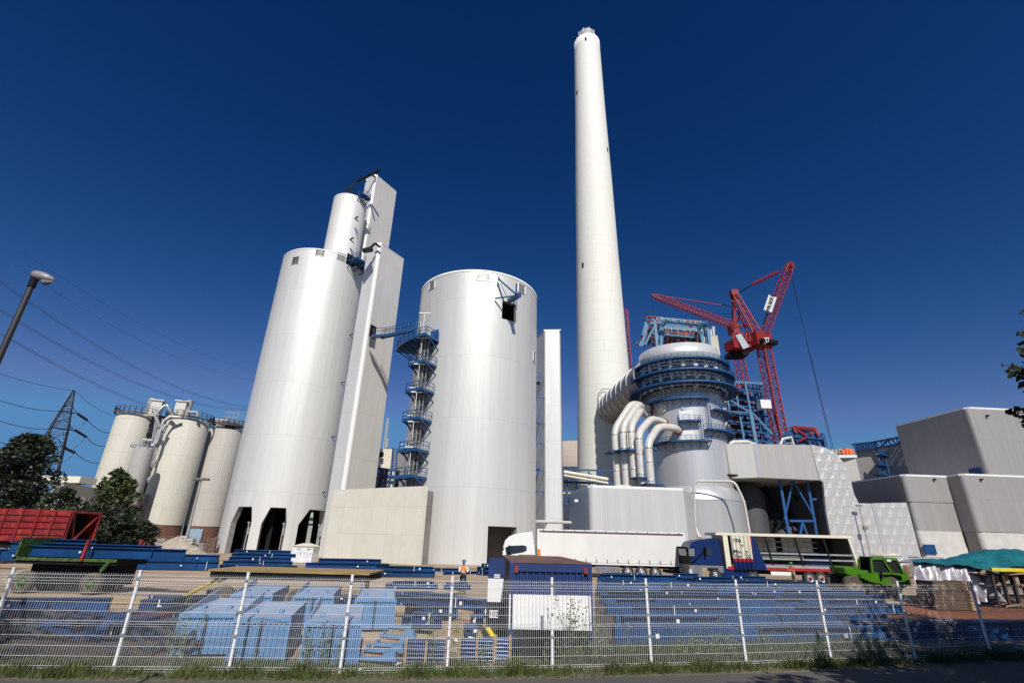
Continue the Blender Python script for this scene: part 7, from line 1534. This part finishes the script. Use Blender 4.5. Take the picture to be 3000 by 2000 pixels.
ps = E('pallet_stack', xy(at(2730, 1630, 60)), 'stack of grey sheets left of the teal tarpaulin hump', 'pallet stack'); c = at(2728, 1635, 60); m = MB()
for k in range(9): m.bb(c.x-1.6+random.uniform(-.3, .2), c.x+1.5+random.uniform(-.2, .3), 60, 61.5, .05+k*.26, .2+k*.26)
m.build('sheets', GALV, ps, world=True)
# odd bits behind the silo doorways
rs = E('waste_skip', xy(D(790, 1590, 150)), 'red skip seen through the middle doorway of the big silo', 'skip'); c = xy(D(793, 1592, 150)); m = MB(); m.slab([V((c.x-5, c.y, .2)), V((c.x-5.6, c.y, 4.0)), V((c.x+5.6, c.y, 4.0)), V((c.x+5, c.y, .2))], (0, 4, 0)); m.build('tub', WAGON, rs, world=True)
m = MB()
for k in range(6): m.bb(c.x-5+k*2, c.x-4.8+k*2, c.y-.15, c.y, .2, 4)
m.build('rib', mat('skip_rib', (.2, .01, .01), .6), rs, world=True)
gh = E('green_shed', xy(D(790, 1555, 185)), 'pale green roofed shed seen through the middle doorway of the big silo', 'shed'); c = xy(D(785, 1555, 185)); MB().bb(c.x-12, c.x+14, c.y, c.y+10, 0, 8).build('wall', mat('shed_grey', (.3, .3, .28), .8), gh, world=True); MB().slab([V((c.x-13, c.y-1, 7.9)), V((c.x+15, c.y-1, 7.9)), V((c.x+15, c.y+6, 12)), V((c.x-13, c.y+6, 12))], (0, 0, .3)).build('roof', mat('pale_green_roof', (.28, .38, .28), .7), gh, world=True)
pk2 = E('pipe_rack', xy(D(815, 1540, 130)), 'blue pipe rack seen through the silo doorways', 'pipe rack'); m = MB(); c = xy(D(820, 1540, 130))
for k in range(7): m.beam((c.x-4+k*3.4, c.y, 0), (c.x-4+k*3.4, c.y, 13), .4)
for z in (5, 9, 12.5): m.beam((c.x-5, c.y, z), (c.x+18, c.y, z), .4)
m.build('rack_frame', RAILB, pk2, world=True)
m = MB()
for z in (9.5, 10.3, 12.9): m.tube([(c.x-5, c.y-.4, z), (c.x+18, c.y-.4, z)], .25, 6)
m.build('pipe', PIPEW, pk2, world=True)
lb_ = E('industrial_building', xy(D(200, 1480, 130)), 'grey industrial building with sloping roofline behind the left trees', 'building'); A1 = xy(D(143, 1450, 130)); A2 = xy(D(178, 1450, 122)); A3 = xy(D(275, 1450, 135)); z1_ = D(165, 1411, 124).z
MB().prism([A1, A2, A3, A3+V((0, 20, 0)), A1+V((0, 20, 0))], 0, z1_).build('wall', clad('industrial_cladding', (.40, .37, .36), pitch=.5, seam=30, metal=.1), lb_, world=True)
m = MB(); c = D(190, 1408, 130); m.box((c.x, c.y, z1_+.8), (9, 4, 1.2)); m.build('roof_unit', CREAM, lb_, world=True)
m = MB(); A4 = D(108, 1447, 115); m.bb(A4.x-5, A4.x+4, A4.y, A4.y+5, A4.z-2.4, A4.z); m.bb(A4.x-3, A4.x+3, A4.y+1, A4.y+4, 0, A4.z-4); rail(m, [V((A4.x-5, A4.y, A4.z-4.4)), V((A4.x+4, A4.y, A4.z-4.4))], 1.3, 1.2, .08); m.build('annex', CREAM, lb_, world=True)
hy = E('hydrant', xy(at(432, 1590, 62)), 'small red hydrant standing right of the two workers at the left', 'hydrant'); m = MB(); c = at(432, 1605, 62); m.lathe((c.x, c.y, 0), [(.16, 0), (.16, .15), (.11, .2), (.11, 1.25), (.16, 1.3), (.13, 1.42), (.01, 1.5)], 14); m.box((c.x, c.y-.14, 1.0), (.2, .12, .16)); m.build('barrel', WAGON, hy, world=True)
random.seed(9)
tr_ = [(1345, 1700, 'white plastic scrap on the sand behind the worker'), (1050, 1968, 'white scrap of paper in the verge grass'), (1245, 1972, 'small pale scrap in the verge grass before the pipe bundles'), (1335, 1880, 'crumpled white foil by the pipe bundles'), (1382, 1872, 'tangled white foil on the narrow girders'), (1165, 1950, 'pale plastic scrap behind the fence mesh')]
for px, py, lb in tr_:
    p = G(px, py); m = MB(); vs = []; n = 8
    for j in range(n):
        for i in range(n): vs.append((.22*(i/n-.5)+random.uniform(-.015, .015), .2*(j/n-.5)+random.uniform(-.015, .015), .02+random.uniform(0, .07)))
    m.add(vs, [(j*n+i, j*n+i+1, (j+1)*n+i+1, (j+1)*n+i) for j in range(n-1) for i in range(n-1)]); o = m.build('litter', WHITE); o.location = (p.x, p.y, .0); tag(o, lb, 'litter')
# scrap in the lower left
random.seed(15)
for i, (px, py, col, lb) in enumerate(((60, 1870, 'g', 'tangle of grey steel brackets in the shade at the lower left'), (160, 1860, 'g', 'pile of dark steel profiles in the shade, second from left'), (250, 1880, 'b', 'blue steel offcuts in a pile behind the first fence post'), (345, 1860, 'r', 'dark red steel box lying behind the second fence post'), (430, 1850, 'r', 'red steel bracket left of the light blue casings'), (440, 1925, 'g', 'low pile of grey pipes left of the light blue casings'))):
    p = G(px, py); e = E('scrap_pile', (p.x, p.y, 0), lb, 'scrap pile'); m = MB()
    if col == 'r': m.bb(-.4, .4, 0, .5, .05, .5); m.bb(-.46, .46, -.05, .0, .05, .12); m.bb(-.46, .46, -.05, 0, .44, .5); m.bb(-.06, .06, -.05, 0, .12, .44)
    else:
        for k in range(22): a = V((random.uniform(-.9, .9), random.uniform(-.3, .6), random.uniform(.05, .5))); m.beam(a, a+V((random.uniform(-.9, .9), random.uniform(-.2, .2), random.uniform(-.05, .35))), random.uniform(.03, .1))
    m.build('pieces', {'r': mat('dark_red_steel', (.10, .008, .008), .6, var=.3), 'g': mat('dark_scrap_steel', (.06, .065, .09), .5, .3), 'b': BLUE}[col], e)
for i, (px, py, h_, lb) in enumerate(((1378, 1850, .2, 'nearest'), (1398, 1822, .22, 'middle'), (1408, 1795, .25, 'farthest'))):
    bpx(px-18, py, px+18, py, h_, .9, lb+' short wide blue girder in the narrow row left of the container', z=.12, grp='short girders left of the container')
    p = G(px, py+6); o = MB().bb(-.9, .9, -.06, .06, 0, .11).build('timber_baulk', WOODY); o.location = (p.x, p.y, .004); tag(o, 'yellowish timber under the %s short wide girder' % lb, 'timber', 'timbers left of the container')

# ================================================================ PEOPLE
def skin(name, verts, edges, radii, m_, par, root=0, sub=1):
    me = bpy.data.meshes.new(name); me.from_pydata([tuple(v) for v in verts], edges, []); o = bpy.data.objects.new(name, me); COL.objects.link(o)
    sk = o.modifiers.new('s', 'SKIN'); sk.use_smooth_shade = True
    if not me.skin_vertices: me.attributes.new if False else None
    L_ = me.skin_vertices[0].data if me.skin_vertices else None
    if L_:
        for i, r in enumerate(radii): L_[i].radius = (r, r) if not isinstance(r, tuple) else r; L_[i].use_root = (i == root)
    sb = o.modifiers.new('u', 'SUBSURF'); sb.levels = sub
    dg = bpy.context.evaluated_depsgraph_get(); nm = bpy.data.meshes.new_from_object(o.evaluated_get(dg)); bpy.data.objects.remove(o)
    nm.materials.clear(); nm.materials.append(m_); q = bpy.data.objects.new(name, nm); COL.objects.link(q); q.parent = par; return q
def person(label, loc, rz, arms, helmet, vest, sleeve, legs, boots=BLACK, bend=0.0, shorts=False, crouch=0, headtilt=0):
    """faces local -y; arms = (left elbow, left hand, right elbow, right hand)"""
    e = E('person', loc, label, 'person', rz=rz); zc_ = -crouch
    hip = V((0, 0, .93+zc_)); b = bend
    ch = hip+V((0, -.30*b, .42-.08*b)); nk = ch+V((0, -.10*b, .13)); hd = nk+V((0, -.05-.05*b-headtilt, .17)); sh = ch+V((0, -.03*b, .06))
    LE, LH, RE, RH = [V(a) for a in arms]
    vs = [hip, hip+V((0, -.12*b, .18)), ch, nk, hd+V((0, 0, -.04)), hd+V((0, 0, .07)), sh+V((-.19, 0, .02)), ch+LE, ch+LH, ch+LH+(LH-LE).normalized()*.09, sh+V((.19, 0, .02)), ch+RE, ch+RH, ch+RH+(RH-RE).normalized()*.09,
          hip+V((-.1, 0, -.06)), hip+V((-.12, -.06*crouch*3, -.46+crouch*.4)), V((-.12, .02, .09)), V((-.13, -.16, .04)), hip+V((.1, 0, -.06)), hip+V((.13, -.06*crouch*3, -.46+crouch*.4)), V((.15, .03, .09)), V((.16, -.15, .04))]
    ed = [(0, 1), (1, 2), (2, 3), (3, 4), (4, 5), (2, 6), (6, 7), (7, 8), (8, 9), (2, 10), (10, 11), (11, 12), (12, 13), (0, 14), (14, 15), (15, 16), (16, 17), (0, 18), (18, 19), (19, 20), (20, 21)]
    rd = [.13, .125, .15, .055, .085, .075, .06, .045, .032, .035, .06, .045, .032, .035, .085, .06, .04, .035, .085, .06, .04, .035]
    body = skin('body', vs, ed, rd, SKIN, e)
    skin('vest', [hip+V((0, 0, .0)), hip+V((0, -.12*b, .18)), ch, sh+V((0, 0, .05))], [(0, 1), (1, 2), (2, 3)], [(.165, .135), (.16, .13), (.195, .14), (.13, .09)], vest, e)
    for i, (a, c) in enumerate(((6, 7), (10, 11))):
        skin('sleeve', [vs[a], vs[a].lerp(vs[c], .95)], [(0, 1)], [.078, .062], sleeve, e)
        if sleeve is SHIRT: skin('sleeve', [vs[c], vs[c].lerp(vs[c+1], .7)], [(0, 1)], [.058, .045], sleeve, e)
    t = .55 if shorts else 1.0
    for a in (14, 18):
        pts = [vs[0]*.5+vs[a]*.5+V((0, 0, .04)), vs[a], vs[a+1]]+([] if shorts else [vs[a+2]]); skin('trouser_leg', pts, [(i, i+1) for i in range(len(pts)-1)], [.12, .11, .085]+([] if shorts else [.065]), legs, e)
        skin('boot', [vs[a+2]+V((0, 0, .06)), vs[a+2]+V((0, 0, -.03)), vs[a+3]+V((0, 0, .01))], [(0, 1), (1, 2)], [.06, .06, .045], boots, e)
    m = MB(); m.ball((hd.x, hd.y+.005, hd.z+.055), .135, 16, 6, (1, 1.12, .95), half=True); m.lathe((hd.x, hd.y-.01, hd.z+.05), [(.13, .0), (.16, .0), (.16, .012), (.13, .02)], 20); m.build('helmet', helmet, e)
    f = hd+V((0, -.085, -.005)); m = MB(); m.tube([f+V((0, 0, .03)), f+V((0, -.025, -.012)), f+V((0, -.005, -.02))], [.008, .014, .006], 6); m.build('nose', SKIN, e)
    m = MB()
    for s_ in (-1, 1): m.ball(f+V((.03*s_, .008, .03)), .011, 8, 6)
    m.build('eyes', BLACK, e); m = MB(); m.box(f+V((0, .004, -.045)), (.045, .01, .008)); m.build('mouth', REDD, e)
    m = MB()
    for s_ in (-1, 1): m.ball(hd+V((.088*s_, 0, .0)), .024, 8, 6, (.4, 1, 1.3))
    m.build('ears', SKIN, e)
    for hI in (8, 12):      # hands: five curled fingers rooted in the palm
        hp_ = vs[hI+1]; dn = (vs[hI+1]-vs[hI]).normalized(); sd__ = dn.cross(V((0, 0, 1))).normalized() if abs(dn.z) < .95 else V((0, 1, 0)); up_ = sd__.cross(dn)
        m = MB(); m.tube([hp_-dn*.05, hp_+dn*.04], [.03, .036], 8)
        for k in range(4): a = hp_+dn*.03+sd__*(.016*(k-1.5)*1.3); l = (.06, .07, .066, .052)[k]; m.tube([a, a+dn*l*.6, a+dn*l*.9-up_*l*.35, a+dn*l*.8-up_*l*.75], [.0095, .009, .008, .006], 6)
        a = hp_+sd__*.03; m.tube([a-dn*.02, a+sd__*.025+dn*.02, a+sd__*.02+dn*.05-up_*.015], [.011, .010, .007], 6); m.build('hand', SKIN, e)
    return e
def gl_(px, Y, z=0): p = at(px, 1690, Y); return (p.x, Y, z)
ARM_READ = ((-.27, -.05, -.22), (-.13, -.30, -.16), (.27, -.05, -.22), (.13, -.30, -.16))
pe1 = person('person in orange vest and blue helmet reading papers beside the blue girders', gl_(1357, 32.5), .05, ARM_READ, HELB, ORANGE, SHIRT, NAVY, bend=.25, headtilt=.03)
nb_ = E('paper_sheets', pe1.location+V((0, -.42, 1.17)), 'papers held by the person in orange vest', 'papers'); m = MB(); m.box((0, 0, 0), (.24, .2, .012), M=Matrix.Rotation(.5, 3, 'X')); m.box((.01, .0, .012), (.2, .16, .004), M=Matrix.Rotation(.5, 3, 'X')); m.build('sheet', SHIRT, nb_)
person('person in red vest, green helmet and shorts reaching towards the open lorry', gl_(2326, 44.2), -1.3, ((-.2, -.25, -.05), (-.1, -.5, .0), (.24, -.15, -.18), (.14, -.42, -.14)), HELG, ORANGE, REDC, KHAKI, bend=.05, shorts=True, boots=BLACK)
person('person in white helmet and yellow vest standing left of the sand heap', gl_(384, 52), .1, ((-.28, .02, -.2), (-.2, -.12, -.4), (.3, .0, .05), (.34, -.05, .30)), HELW, HIVIS, REDC, NAVY)
person('person in blue helmet and bright yellow vest bending beside the sand heap', gl_(413, 50), -.9, ((-.2, -.2, -.22), (-.1, -.38, -.35), (.2, -.2, -.22), (.12, -.4, -.35)), HELB, HIVIS, HIVIS, NAVY, bend=.9, crouch=.12)
